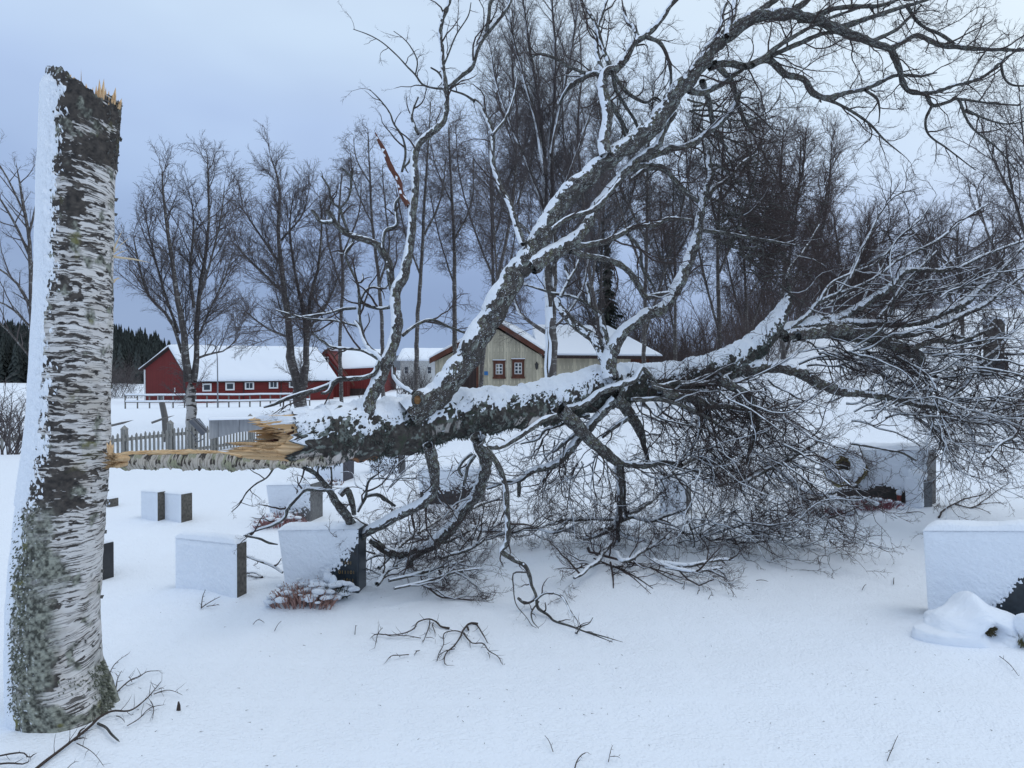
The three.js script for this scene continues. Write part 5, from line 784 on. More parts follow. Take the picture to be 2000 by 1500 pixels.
br(5.0, 5.15, [797, 402, 11, 784, 376, 10, 780, 354, 11, 763, 326, 10, 750, 294, 8, 741, 276, 6, 733, 259, 2], { mat: WOOD_RED, tw: 0, snow: .7, name: 'torn_branch', label: 'rust-red torn branch pointing up' });
br(4.95, 5.2, [772, 575, 17, 768, 562, 17, 763, 533, 16, 760, 515, 15, 749, 494, 14, 735, 477, 13, 712, 468, 12, 689, 461, 12, 672, 452, 11, 654, 435, 11, 647, 422, 10, 639, 411, 9], { wind: V(-.6, .8, .1), tw: .6, tg: 2, ts: .1, snow: .6, cut: .6 }); br(5.15, 5.2, [650, 434, 8, 626, 433, 8, 618, 421, 8, 609, 410, 6], { tw: 0, snow: .5 });
br(5.12, 5.2, [679, 451, 6, 668, 421, 6, 664, 407, 5, 647, 393, 4, 643, 368, 4, 636, 356, 4, 628, 344, 3], { tw: .4, snow: 0, ts: 0 }); br(5.12, 5.2, [664, 408, 4, 678, 392, 4, 685, 370, 5, 686, 352, 5, 689, 328, 4], { tw: .4, snow: 0, ts: 0 }); br(5.15, 5.2, [686, 346, 4, 676, 336, 4, 667, 327, 3], { tw: 0, snow: 0 });
br(5.0, 5.1, [747, 484, 7, 750, 460, 7, 756, 448, 7, 773, 442, 7, 775, 421, 7, 772, 398, 7, 780, 385, 6], { tw: .3, snow: .6, ts: 0 }); br(5.1, 5.2, [690, 468, 6, 684, 482, 6, 674, 495, 5, 662, 494, 3], { tw: .5, snow: .4 });
br(5.2, 5.5, [872, 174, 5, 845, 172, 4, 826, 165, 4, 812, 147, 3.5, 795, 130, 3, 775, 108, 2.6, 745, 82, 2.2, 720, 68, 2, 690, 57, 1.4], { tw: .45, tg: 1.3, ts: 0, snow: 0 }); br(5.3, 5.4, [811, 147, 3, 815, 120, 2.6, 803, 93, 2.2, 788, 75, 2, 769, 61, 1.4], { tw: .4, ts: 0, snow: 0 });
br(5.15, 5.3, [816, 262, 6, 809, 245, 6, 804, 228, 6, 810, 205, 5, 816, 190, 5], { tw: .5, ts: 0, snow: .4 }); br(5.05, 5.3, [785, 335, 5, 792, 300, 5, 786, 268, 4, 768, 240, 3.5, 762, 222, 3, 742, 195, 2.6, 722, 175, 1.6], { tw: .5, ts: 0, snow: 0 }); br(5.1, 5.3, [786, 330, 4, 800, 315, 4, 806, 290, 3], { tw: .3, ts: 0, snow: 0 }); br(5.25, 5.4, [865, 130, 4, 874, 110, 3.4, 890, 70, 3, 915, 30, 2.4, 920, 5, 1.6], { tw: .5, ts: 0, snow: 0 }); br(5.25, 5.4, [870, 165, 4, 855, 140, 4, 842, 132, 3], { tw: .5, ts: 0, snow: 0 });
// low branches left of the upright limb
br(4.75, 4.6, [742, 706, 11, 738, 716, 10, 731, 729, 10, 705, 738, 9, 679, 740, 9, 657, 742, 9, 642, 752, 9, 619, 761, 9, 596, 768, 8, 561, 779, 8, 537, 789, 7, 515, 795, 4], { tw: .6, ts: .2, tg: 1.4 }); br(4.65, 4.6, [648, 748, 7, 645, 760, 7, 637, 767, 7, 626, 768, 5], { tw: 0 });
br(4.8, 4.9, [738, 700, 8, 724, 692, 7, 705, 684, 6, 670, 680, 6, 647, 677, 5, 623, 661, 5, 610, 650, 3], { tw: .8, ts: .1, snow: .5 }); br(4.8, 4.9, [748, 704, 11, 736, 692, 10, 722, 682, 10, 711, 663, 9, 704, 642, 8, 693, 628, 6], { tw: .4, wind: V(-.7, .5, .4) }); br(4.9, 5.0, [708, 650, 7, 703, 625, 7, 702, 580, 6, 698, 552, 5, 689, 533, 5, 675, 494, 4, 690, 474, 4], { tw: .6, snow: .6 }); br(4.95, 5, [761, 600, 7, 740, 602, 7, 712, 594, 6, 705, 586, 5], { tw: .5, snow: .5 }); br(4.95, 5, [704, 586, 5, 714, 568, 5, 726, 561, 5, 750, 564, 4, 758, 556, 3], { tw: .5, snow: .5 });
br(5, 5.1, [695, 601, 6, 670, 604, 6, 647, 610, 5, 600, 618, 5, 560, 622, 3], { tw: .8, snow: .4 }); br(5, 5.1, [700, 637, 5, 658, 627, 5, 600, 622, 4, 540, 606, 3], { tw: .8, snow: .4 }); br(4.95, 5, [698, 552, 4, 708, 550, 4, 708, 535, 3], { tw: .4, snow: .4 });
br(4.75, 4.85, [806, 768, 12, 795, 760, 11, 782, 752, 10, 770, 735, 9, 767, 714, 6], { tw: 0, wind: V(-.8, .4, .4) }); br(4.9, 5.2, [785, 655, 8, 805, 640, 7, 840, 625, 6, 880, 640, 5, 920, 655, 3], { tw: .9, snow: .2 });
// limbs that prop the trunk on the ground
br(4.85, 5.35, [836, 868, 28, 844, 900, 24, 848, 930, 22, 845, 957, 22, 828, 981, 22, 790, 1001, 22, 750, 1020, 22, 718, 1038, 20, 700, 1052, 14], { ts: .4, wind: V(-.45, .9, .2), cut: .3 });
br(5.0, 5.85, [930, 856, 34, 945, 885, 26, 948, 915, 24, 940, 950, 24, 905, 1000, 24, 860, 1050, 25, 822, 1075, 23, 802, 1093, 18, 796, 1115, 10], { ts: .4, cut: .3 }); br(5.7, 5.6, [812, 1072, 18, 790, 1080, 17, 762, 1078, 16, 740, 1066, 14, 722, 1056, 10], { tw: .4, cut: .25 });
br(4.95, 5.0, [938, 866, 14, 958, 888, 12, 975, 915, 11, 988, 955, 11, 990, 1000, 11, 992, 1050, 11, 987, 1066, 11, 978, 1076, 10, 1000, 1092, 10, 1025, 1105, 9, 1033, 1122, 8, 1037, 1142, 7], { tw: .5, ts: .3, cut: .35 });
br(5.0, 4.35, [1037, 1140, 6, 1048, 1165, 6, 1050, 1187, 6, 1075, 1205, 5, 1085, 1225, 5, 1120, 1241, 4, 1150, 1255, 3, 1196, 1267, 1.6], { tw: .3, snow: 0, ts: 0, floor: true }); br(4.9, 4.5, [1046, 1172, 5, 1066, 1158, 5, 1096, 1164, 5, 1108, 1181, 4, 1116, 1200, 3, 1122, 1203, 1.5], { tw: .35, snow: .3, ts: 0, floor: true }); br(4.9, 4.5, [1052, 1175, 3, 1038, 1196, 3, 1040, 1212, 2.5, 1052, 1227, 1.2], { tw: .25, snow: 0, ts: 0, floor: true }); br(4.95, 4.6, [1030, 1118, 3, 1003, 1120, 3, 1003, 1145, 2.5, 1008, 1180, 2, 1030, 1208, 1.5, 1048, 1240, 1], { tw: .2, snow: 0, ts: 0, floor: true }); br(4.5, 4.35, [1124, 1242, 3, 1135, 1224, 3, 1150, 1218, 2.4, 1158, 1206, 1.2], { tw: .25, snow: 0, ts: 0, floor: true }); br(4.5, 4.35, [1150, 1254, 3, 1166, 1243, 2.6, 1190, 1247, 2.4, 1216, 1256, 1], { tw: .2, snow: 0, ts: 0, floor: true }); br(4.95, 4.9, [1046, 1165, 7, 1040, 1172, 7, 1026, 1177, 8, 1012, 1168, 5], { tw: 0, cut: .2 });
br(4.98, 5.2, [945, 872, 12, 975, 873, 10, 1000, 860, 11, 1030, 841, 11, 1060, 820, 10, 1088, 812, 9], { tw: .5, cut: .3 }); br(5, 5.1, [928, 890, 7, 914, 909, 8, 910, 930, 7, 906, 948, 5], { tw: .4 }); br(5, 5.05, [922, 886, 6, 903, 902, 7, 896, 918, 6, 903, 930, 5], { tw: .3 });
br(5.5, 6.3, [1092, 800, 34, 1130, 835, 28, 1165, 870, 26, 1192, 893, 22, 1208, 904, 16, 1232, 908, 13, 1262, 910, 12, 1290, 904, 11, 1313, 905, 10, 1330, 912, 7], { ts: .3, cut: .45 }); br(6.0, 6.6, [1206, 900, 13, 1210, 940, 12, 1211, 980, 12, 1208, 1010, 13, 1205, 1030, 12, 1207, 1056, 9], { wind: V(-.9, .3, .3), ts: .4 }); br(6.2, 6.5, [1214, 905, 8, 1219, 950, 8, 1219, 985, 8, 1224, 1012, 7], { wind: V(-.9, .3, .3), ts: .4 });
br(5.6, 5.85, [1094, 792, 8, 1112, 796, 13, 1145, 786, 14, 1169, 768, 14, 1188, 761, 14, 1214, 750, 14, 1239, 741, 13, 1247, 728, 11, 1255, 720, 9, 1266, 729, 8, 1276, 740, 8, 1282, 749, 6], { tw: .4, ts: .3, cut: .25, snow: 1.3 });
br(5.8, 6.6, [1196, 768, 24, 1222, 797, 23, 1237, 820, 20, 1250, 844, 17, 1258, 870, 10, 1266, 897, 6], { cut: .6 }); br(5.9, 5.9, [1228, 816, 10, 1197, 837, 9, 1176, 855, 6], { tw: .5 }); br(5.75, 5.95, [1202, 780, 18, 1176, 808, 17, 1152, 835, 17, 1129, 857, 16, 1103, 890, 15, 1077, 909, 14, 1040, 919, 12, 1012, 939, 8, 989, 941, 7, 951, 955, 5], { ts: .5, cut: .35 }); br(5.9, 5.9, [1014, 940, 8, 1014, 955, 8, 1013, 970, 6], { tw: 0, snow: 0 }); br(5.8, 5.9, [1126, 845, 8, 1098, 869, 8, 1082, 882, 5], { tw: .8 }); br(5.8, 5.9, [1152, 811, 7, 1129, 815, 6, 1098, 829, 6, 1063, 841, 5, 1052, 857, 5, 1017, 867, 3], { tw: .9 }); br(5.8, 6, [1175, 778, 11, 1173, 790, 11, 1170, 803, 10], { tw: 0 });
// roots of the crushed crown on the snow
for (const a of [[1204, 1014, 9, 1163, 1013, 8, 1128, 1015, 7, 1098, 1015, 6, 1077, 1022, 5, 1054, 1032, 3], [1222, 1010, 9, 1198, 1025, 9, 1182, 1039, 8, 1163, 1048, 7, 1140, 1053, 5], [1208, 1036, 8, 1224, 1048, 8, 1243, 1055, 7, 1262, 1056, 5], [1194, 1060, 9, 1177, 1081, 8, 1168, 1097, 8, 1149, 1109, 7, 1138, 1120, 6, 1121, 1130, 4], [1205, 1080, 8, 1217, 1095, 8, 1233, 1092, 8, 1252, 1078, 7, 1268, 1071, 6, 1292, 1053, 5, 1310, 1036, 3], [1278, 1096, 10, 1303, 1106, 9, 1327, 1112, 7, 1360, 1117, 6, 1386, 1112, 6, 1410, 1109, 4], [1290, 1098, 8, 1340, 1104, 8, 1380, 1098, 7, 1412, 1092, 6, 1434, 1094, 4]]) br(0, 0, a, { lie: .10, tw: .8, tg: .75, ts: .9, cut: .1, snow: 1.2 });
for (const a of [[1216, 1016, 9, 1238, 1010, 8, 1270, 1018, 7, 1300, 1008, 6, 1336, 996, 4], [1226, 1004, 10, 1250, 992, 9, 1272, 978, 8, 1290, 962, 5], [1344, 930, 9, 1372, 936, 10, 1400, 946, 9, 1440, 938, 9, 1475, 920, 8, 1520, 900, 6, 1560, 870, 4], [1330, 908, 9, 1345, 900, 9, 1372, 892, 9, 1410, 896, 8, 1450, 884, 6], [1450, 930, 8, 1480, 915, 8, 1515, 930, 8, 1560, 952, 8, 1600, 966, 8, 1640, 958, 7, 1672, 948, 4], [1600, 966, 6, 1640, 974, 6, 1680, 972, 5, 1720, 985, 3]]) br(0, 0, a, { lie: .22, tw: .9, ts: .6, cut: .15, snow: 1.3 });
br(6.3, 5.5, [1149, 1100, 6, 1150, 1120, 5, 1153, 1140, 5, 1173, 1148, 6, 1184, 1165, 5, 1197, 1173, 5, 1233, 1186, 4, 1280, 1184, 3, 1315, 1200, 2, 1352, 1207, 1], { tw: .5, tg: .8, snow: 0, ts: 0, floor: true, mat: RED_TWIG }); br(5.9, 5.3, [1192, 1172, 4, 1196, 1190, 4, 1198, 1212, 2], { tw: .4, snow: 0, ts: 0, floor: true, mat: RED_TWIG }); br(5.8, 5.3, [1197, 1172, 4, 1245, 1193, 3, 1275, 1211, 1.5], { tw: .45, snow: 0, ts: 0, floor: true, mat: RED_TWIG }); br(5.8, 5.2, [1198, 1203, 3, 1233, 1209, 2.4, 1271, 1232, 1], { tw: .4, snow: 0, ts: 0, floor: true, mat: RED_TWIG }); br(5.9, 5.6, [1155, 1140, 4, 1128, 1153, 4, 1122, 1165, 3, 1110, 1178, 2], { tw: .3, snow: .3, ts: 0, floor: true, mat: RED_TWIG }); br(5.7, 5.4, [1282, 1183, 3, 1303, 1160, 2.4, 1334, 1139, 1.2], { tw: .4, snow: 0, ts: 0, floor: true, mat: RED_TWIG }); br(6, 5.6, [1160, 1155, 3, 1185, 1182, 3, 1210, 1196, 2, 1240, 1215, 1.2], { tw: .4, snow: 0, ts: 0, floor: true, mat: RED_TWIG });
// bundle of level branches under the trunk
br(5.8, 6.4, [1267, 748, 8, 1290, 753, 7, 1313, 748, 7, 1348, 746, 6, 1374, 736, 5, 1400, 728, 3], { ts: .3 }); br(5.8, 6.4, [1270, 755, 8, 1300, 762, 6, 1337, 764, 6, 1383, 764, 5, 1420, 762, 3], { ts: .3 }); br(6.0, 6.4, [1330, 752, 7, 1372, 748, 6, 1402, 741, 6, 1430, 728, 4], { ts: .3, cut: .2 });
br(6.2, 6.4, [1400, 738, 22, 1420, 750, 18, 1453, 768, 16, 1474, 795, 14, 1478, 825, 12, 1473, 858, 10, 1463, 884, 7, 1458, 905, 4], { ts: .1, cut: .7, snow: .4 }); br(5.9, 6.5, [1290, 764, 16, 1320, 773, 17, 1360, 782, 16, 1395, 791, 14, 1432, 797, 9, 1470, 806, 5], { ts: .2, cut: .5 }); br(5.8, 6.2, [1235, 780, 9, 1290, 781, 9, 1325, 790, 8, 1360, 806, 8, 1397, 825, 6, 1430, 850, 4], { ts: .2, cut: .5 });
// right-hand spread of the crown
br(6.6, 7.3, [1395, 732, 38, 1440, 722, 34, 1500, 716, 24, 1540, 720, 22, 1580, 738, 24, 1625, 760, 24, 1680, 768, 15, 1735, 776, 13, 1790, 790, 11, 1835, 797, 8, 1880, 815, 6], { ts: .4, cut: .3, t0: .3, pull: V(.6, .1, 0) }); br(7.2, 7.4, [1784, 788, 9, 1824, 792, 10, 1850, 776, 9, 1882, 755, 9, 1904, 725, 8, 1918, 708, 7, 1950, 680, 6, 1985, 640, 5, 2015, 605, 4], { ts: .4, cut: .2 }); br(7.2, 7.1, [1826, 794, 9, 1860, 808, 8, 1890, 820, 8, 1930, 826, 7, 1962, 820, 6, 2010, 805, 5], { ts: .5, cut: .2 }); br(7.2, 7.3, [1792, 784, 10, 1812, 772, 9, 1826, 755, 8, 1836, 738, 5], { tw: .5, cut: .2 });
br(7.0, 7.8, [1500, 650, 30, 1550, 640, 26, 1600, 627, 23, 1640, 620, 20, 1670, 605, 18, 1720, 574, 17, 1750, 552, 16, 1765, 530, 14, 1800, 528, 9, 1860, 526, 8, 1920, 500, 6, 2000, 470, 4], { ts: .5, cut: .3 }); br(7.0, 7.8, [1520, 650, 24, 1570, 640, 22, 1650, 632, 17, 1740, 632, 15, 1800, 629, 14, 1840, 612, 13, 1885, 592, 13, 1910, 568, 11, 1945, 538, 8, 2010, 470, 4], { ts: .5, cut: .25 }); br(7.0, 7.6, [1530, 655, 24, 1600, 648, 22, 1680, 660, 18, 1740, 656, 15, 1790, 650, 13, 1840, 632, 12, 1880, 615, 10, 1930, 590, 9, 1970, 560, 6, 2020, 520, 4], { ts: .5, cut: .3 }); br(6.9, 7.3, [1560, 655, 20, 1640, 645, 24, 1700, 655, 24, 1760, 680, 22, 1800, 700, 18, 1790, 720, 8], { ts: .1, cut: .75, snow: .5 }); br(7.1, 7.5, [1770, 680, 16, 1830, 665, 10, 1870, 668, 8, 1940, 640, 5], { cut: .5 });
br(7, 7.6, [1536, 545, 6, 1545, 520, 5, 1570, 490, 4, 1600, 440, 3], { tw: 1 }); br(7.0, 7.5, [1545, 640, 9, 1580, 612, 8, 1600, 590, 7, 1640, 572, 6, 1700, 548, 5, 1760, 505, 5, 1830, 470, 5, 1880, 430, 4, 1930, 398, 3], { ts: .3, cut: .3 }); br(7.0, 7.5, [1600, 590, 6, 1622, 555, 5, 1660, 535, 5, 1716, 510, 4, 1760, 460, 4, 1800, 425, 3, 1830, 380, 2], { ts: .2 }); br(7.2, 7.6, [1715, 620, 7, 1740, 590, 6, 1765, 555, 5, 1800, 520, 4, 1830, 490, 3], { ts: .3 }); br(7.1, 7.5, [1660, 545, 5, 1680, 500, 5, 1700, 455, 4, 1712, 430, 4, 1745, 385, 3, 1790, 368, 2], { ts: .1 }); br(7.1, 7.5, [1640, 570, 5, 1655, 545, 4, 1690, 470, 4, 1710, 440, 4], { ts: .1 });
br(7.3, 7.8, [1860, 655, 8, 1900, 665, 7, 1950, 690, 6, 2010, 690, 4], { cut: .2, ts: .5 }); br(7.3, 7.0, [1880, 820, 7, 1900, 850, 7, 1905, 880, 6, 1925, 885, 4], { tw: .7 }); br(6.8, 6.3, [1960, 822, 6, 1985, 845, 6, 1950, 870, 5, 1930, 895, 4], { tw: .8, ts: .5 }); br(7.2, 6.9, [1905, 870, 5, 1940, 868, 5, 1990, 862, 4], { tw: .8, ts: .6 });
br(6.9, 6.0, [1600, 860, 7, 1560, 885, 9, 1525, 905, 9, 1485, 925, 8, 1450, 945, 6], { ts: .5, cut: .3 }); br(7, 6.2, [1500, 905, 8, 1530, 925, 8, 1555, 950, 7, 1580, 985, 6, 1620, 1020, 5, 1650, 1040, 4, 1700, 1060, 2], { ts: .3, snow: .4, tw: .8 }); br(6.6, 6.0, [1590, 990, 4, 1640, 1035, 4, 1690, 1062, 3, 1735, 1072, 2], { ts: .1, snow: .3, tw: .5, floor: true }); br(6.9, 6.8, [1660, 866, 5, 1720, 876, 5, 1760, 884, 4, 1790, 900, 3], { ts: .2, tw: .6 });
// left ground branches
br(5.3, 4.7, [690, 1026, 18, 675, 1008, 17, 661, 987, 16, 651, 970, 14, 640, 955, 12, 625, 935, 10, 610, 922, 9, 585, 909, 7], { cut: .15, tw: .4 }); br(4.95, 4.9, [652, 960, 8, 640, 957, 7, 612, 955, 8, 595, 957, 8, 580, 972, 8, 562, 992, 8, 556, 1012, 7, 532, 1026, 6, 512, 1032, 5, 475, 1047, 2], { tw: .5, cut: .3 }); br(5.1, 5.2, [664, 967, 12, 677, 957, 12, 685, 972, 12, 690, 990, 11, 692, 1005, 9], { tw: .5 }); br(5.3, 5.3, [698, 1000, 6, 706, 985, 6, 714, 970, 6, 717, 950, 5, 722, 937, 5, 738, 926, 3], { tw: .6 }); br(5.3, 5.4, [714, 970, 7, 737, 967, 7, 755, 977, 7, 772, 988, 5], { tw: .6 }); br(4.6, 4.8, [537, 909, 4, 522, 932, 3.5, 500, 945, 3.2, 482, 962, 3, 468, 985, 2.4, 452, 1000, 1.5], { tw: .5, snow: 0, ts: 0 }); br(4.9, 4.9, [647, 912, 3.5, 648, 935, 3.5, 647, 955, 3], { tw: .3, snow: 0, ts: 0 }); br(4.8, 4.85, [478, 1046, 5, 507, 1052, 5, 524, 1060, 5, 543, 1063, 3], { tw: .4 });
for (const a of [[480, 1085, 6, 509, 1096, 6, 536, 1107, 6, 552, 1118, 5], [466, 1140, 4, 472, 1126, 4, 484, 1119, 4, 503, 1120, 4, 510, 1130, 3, 500, 1138, 2], [540, 1128, 6, 520, 1135, 6, 508, 1148, 5]]) br(5.75, 5.6, a, { tw: .4, tg: 1, ts: .4, cut: .3 });
for (const a of [[738, 1142, 8, 754, 1118, 7, 775, 1104, 5], [924, 1029, 8, 947, 1036, 8, 980, 1036, 6], [760, 1135, 6, 800, 1125, 7, 860, 1108, 7, 905, 1096, 5], [770, 1150, 5, 830, 1136, 6, 890, 1118, 5, 940, 1110, 3], [740, 1110, 6, 790, 1060, 6, 850, 1020, 5, 900, 985, 3], [800, 1040, 6, 850, 1062, 7, 900, 1045, 6, 950, 1018, 4], [860, 1090, 6, 910, 1075, 7, 955, 1050, 6, 1000, 1040, 4], [780, 1090, 6, 740, 1085, 5, 715, 1095, 3], [900, 1010, 5, 940, 985, 6, 975, 975, 4], [1000, 1040, 6, 1040, 1030, 6, 1080, 1040, 5, 1120, 1030, 3]]) br(0, 0, a, { lie: .13, tw: .85, tg: .5, ts: 1, cut: .1, snow: 1.2 });
// hidden inner branches of the two thickets and of the right-hand spread
const wild = (n, seed, x0, y0, x1, y1, d0, d1, dir, len, w, o) => { const r = rngOf(seed); for (let i = 0; i < n; i++) { const t = r(), p = at(lerp(x0, x1, t) + (r() - .5) * 50, lerp(y0, y1, t) + (r() - .5) * 50, lerp(d0, d1, r())), D = dir.clone().add(V((r() - .5) * .9, (r() - .5) * .8, (r() - .5) * .9)).normalize(), q = [p], rad = [w * (.7 + .6 * r())], L = len * (.6 + .7 * r()); for (let k = 1; k <= 9; k++) { D.add(V((r() - .5) * .85, (r() - .5) * .75 + (o.up ?? 0) / 9, (r() - .5) * .85)).normalize(); const e = q[k - 1].clone().addScaledVector(D, L / 9); const g = ground(e.x, e.z) + .03; if (e.y < g) { e.y = g; D.y = .05; } q.push(e); rad.push(rad[0] * (1 - .75 * k / 9)); } const [qq, rr] = smoothLine(q, rad, .03, .2, seed + i), gg = limbGeo(qq, rr, { sides: 7, snow: o.snow ? .003 + rad[0] * .16 : 0, cut: o.cut ?? .4, nzAmp: .6, seed: i, uRep: 1, vPer: .2 }); const b = part('branch', gg.bark, BARK, TREE); if (gg.snow) part('snow', gg.snow, SNOW, b); const LV2 = TWP(o.tw ?? 1, o.tg ?? .9, o.ts ?? .3); LV2[1].gap = .14; LV2[0].gap *= 1.25; sprout(qq, rr, LV2, 0, frng, twigSink, { floor: true, pull: o.pull }); } };
wild(44, 301, 1230, 770, 1500, 745, 5.9, 7.0, V(.7, -.75, .15), .95, .009, { ts: .22, snow: 1, tg: .8 });
wild(34, 302, 1240, 900, 1560, 880, 6.0, 7.0, V(.7, -.35, .3), .9, .008, { ts: .3, snow: 1, tg: .85 });
wild(22, 303, 1280, 1050, 1500, 1000, 6.2, 6.9, V(.8, -.2, .35), .9, .007, { ts: .7, snow: 1, tg: .8 });
wild(34, 304, 1340, 200, 1440, 480, 5.9, 7.4, V(.9, -.12, -.1), 1.05, .009, { ts: .02, up: -.1, tg: .75, pull: V(.5, -.1, 0) });
wild(22, 305, 1390, 420, 1480, 560, 6.1, 7.2, V(.85, .15, -.1), 1.0, .008, { ts: .1, tg: .8 });
wild(40, 306, 1560, 690, 1900, 720, 7.0, 8.0, V(.8, -.15, .1), 1.2, .011, { ts: .6, snow: 1.5 }); wild(34, 311, 1620, 800, 1980, 800, 6.9, 8.2, V(.8, .1, .1), 1.1, .010, { ts: .6, snow: 1.5 });
wild(34, 307, 1560, 620, 1900, 580, 7.2, 8.4, V(.75, .45, -.1), 1.3, .009, { ts: .3, snow: 1 });
wild(18, 308, 1780, 830, 1980, 830, 6.9, 7.5, V(.7, -.3, .3), .9, .006, { ts: .6, snow: 1 });
wild(24, 309, 1060, 860, 1180, 900, 5.9, 6.5, V(-.2, -.7, -.1), .7, .006, { ts: .3, snow: 1 });
wild(10, 310, 690, 960, 780, 930, 5.3, 5.8, V(.2, .5, -.2), .5, .005, { ts: .2, snow: 1 });
part('twigs', TW.build(), TWIG, TREE, { kind: 'stuff' }); part('twigs', TWF.build(), TWIG, TREE, { kind: 'stuff' }); sprayMesh(FSPRAY, [sprayShape(21, .011, .05, .6), sprayShape(22, .010, .1, .55), sprayShape(23, .011, .1, .7)], RED_TWIG, TREE, 'fine_twigs', V(0, 0, 0)); console.log('fallen sprays', FSPRAY.length); part('snow', TWS.build(), SNOW, TREE, { kind: 'stuff' });
{ const p = at(800, 900, 5); p.y = ground(p.x, p.z); rebase(TREE, p); }

// ================================================================ gravestones
const granite = (r, g, b, sp, rough, seed) => new THREE.MeshStandardMaterial({ roughness: rough, map: tex(256, 256, (u, v) => { const n = tile((a, c) => fbm(a * 60, c * 60, seed, 2), u, v), m = tile((a, c) => fbm(a * 7, c * 7, seed + 4, 4), u, v), k = 1 + sp * n + .3 * m; return [r * k, g * k, b * k]; }, { srgb: true }) });
const STONE_BROWN = granite(.115, .105, .09, .6, .85, 3), STONE_DARK = granite(.018, .026, .034, .5, .35, 5), STONE_GREY = granite(.15, .15, .15, .5, .8, 7), STONE_BLACK = granite(.02, .02, .022, .4, .3, 9);
/** a slab: front foot from pixel L to pixel R at depths dL, dR, tops at yL, yR; flare = how much wider the top is (pixels each side); thickness in metres.
 *  Its front wears a coat of driven snow that thins where bare(u, v) says so. */
function gravestone(o) {
  const { label, L, R, dL, dR, topL, topR, thick, mat = STONE_GREY, flare = [0, 0], bare = () => 0, cap = .035, coat = .012, res = 110, seed = 1 } = o;
  const t = thing('gravestone', label, 'gravestone');
  const A = at(L[0], L[1], dL), B = at(R[0], R[1], dR), C = at(R[0] + flare[1], topR, dR), D = at(L[0] - flare[0], topL, dL);
  const sink = .12; A.y -= sink; B.y -= sink;
  const ex = B.clone().sub(A).setY(0).normalize(), n = V(-ex.z, 0, ex.x); if (n.z < 0) n.negate(); const back = n.clone().multiplyScalar(-thick);
  // body: a grid so that edges can be eased and faces slightly uneven
  const bv = .012, loc = p => new THREE.Vector2(p.clone().sub(A).dot(ex), p.y - A.y), sh = new THREE.Shape([A, B, C, D].map(loc)), g0 = new THREE.ExtrudeGeometry(sh, { depth: thick - 2 * bv, bevelEnabled: true, bevelSize: bv, bevelThickness: bv, bevelOffset: -bv, bevelSegments: 3, steps: 1 });
  g0.translate(0, 0, bv).applyMatrix4(new THREE.Matrix4().makeBasis(ex, UP, n).setPosition(A.clone().add(back))); part('slab', g0, mat, t);
  // snow on the front
  const P = [], U = [], I = [], S = [], H = Math.round(res * .72);
  for (let j = 0; j <= H; j++) for (let i = 0; i <= res; i++) {
    const u = i / res, v = j / H, p = A.clone().lerp(B, u).lerp(D.clone().lerp(C, u), v), nz = fbm(p.x * 16, p.y * 16, p.z * 16 + seed, 3), f = fbm(p.x * 75, p.y * 75, p.z * 75 + seed, 3);
    const b = bare(u, v); const rim = Math.min(1, Math.min(u * res, (1 - u) * res, (1 - v) * H + 1.5) / (res * .07));
    let s = coat * (.95 + .45 * nz + .35 * f) * (b > 0 ? 1 - 1.9 * b : 1) + (b > .15 ? coat * 1.5 * f * Math.min(1, b * 2.4) : 0); if (s > 0) s *= Math.pow(rim, .55); S.push(s); p.addScaledVector(n, Math.max(s, -.004) + .0012); P.push(p.x, p.y, p.z); U.push(u * 2, v * 2);
    if (i && j) { const q = j * (res + 1) + i; const m = Math.max(S[q], S[q - 1], S[q - res - 1], S[q - res - 2]); if (m > 0) I.push(q - res - 2, q - res - 1, q - 1, q - res - 1, q, q - 1); }
  }
  const sg = new THREE.BufferGeometry(); sg.setAttribute('position', new THREE.Float32BufferAttribute(P, 3)); sg.setAttribute('uv', new THREE.Float32BufferAttribute(U, 2)); sg.setIndex(I); sg.computeVertexNormals(); part('snow', compact(sg), SNOW, t, { label: 'snow driven onto the front of the stone' });
  // snow on the top: a pillow that swells from the edges
  if (cap) {
    const a = D.clone().addScaledVector(n, .014).addScaledVector(ex, -.004), b = C.clone().addScaledVector(n, .014).addScaledVector(ex, .004), c = C.clone().add(back).addScaledVector(ex, .004), d = D.clone().add(back).addScaledVector(ex, -.004), Q = [], QU = [], QI = [], nu = 60, nv = 14;
    for (let i = 0; i <= nu; i++) for (let j = 0; j <= nv; j++) { const u = i / nu, v = j / nv, p = a.clone().lerp(b, u).lerp(d.clone().lerp(c, u), v), e = Math.pow(Math.min(1, Math.min(u * nu / 5, (1 - u) * nu / 5)), .45) * Math.pow(clamp(Math.sin(v * Math.PI)), .38); p.y += .002 + cap * e * (1 + .35 * fbm(p.x * 7, p.z * 7, seed, 3)); Q.push(p.x, p.y, p.z); QU.push(u * 2, v * .5); if (i && j) { const k = i * (nv + 1) + j; QI.push(k - nv - 2, k - nv - 1, k - 1, k - nv - 1, k, k - 1); } }
    const cg = new THREE.BufferGeometry(); cg.setAttribute('position', new THREE.Float32BufferAttribute(Q, 3)); cg.setAttribute('uv', new THREE.Float32BufferAttribute(QU, 2)); cg.setIndex(QI); cg.computeVertexNormals(); part('snow', cg, SNOW, t);
  }
  const base = A.clone().add(B).multiplyScalar(.5); base.y += sink; rebase(t, base); return { t, A, B, C, D, n, ex, thick, base };
}
const depthAt = (px, py) => -gp(px, py).z;
gravestone({ label: 'pale snow-plastered gravestone with a bare brown right edge, foremost at left', L: [343, 1148], R: [463, 1166], dL: depthAt(343, 1148), dR: depthAt(463, 1168), topL: 1050, topR: 1063, thick: .10, mat: STONE_BROWN, cap: .042, coat: .016, seed: 2 });
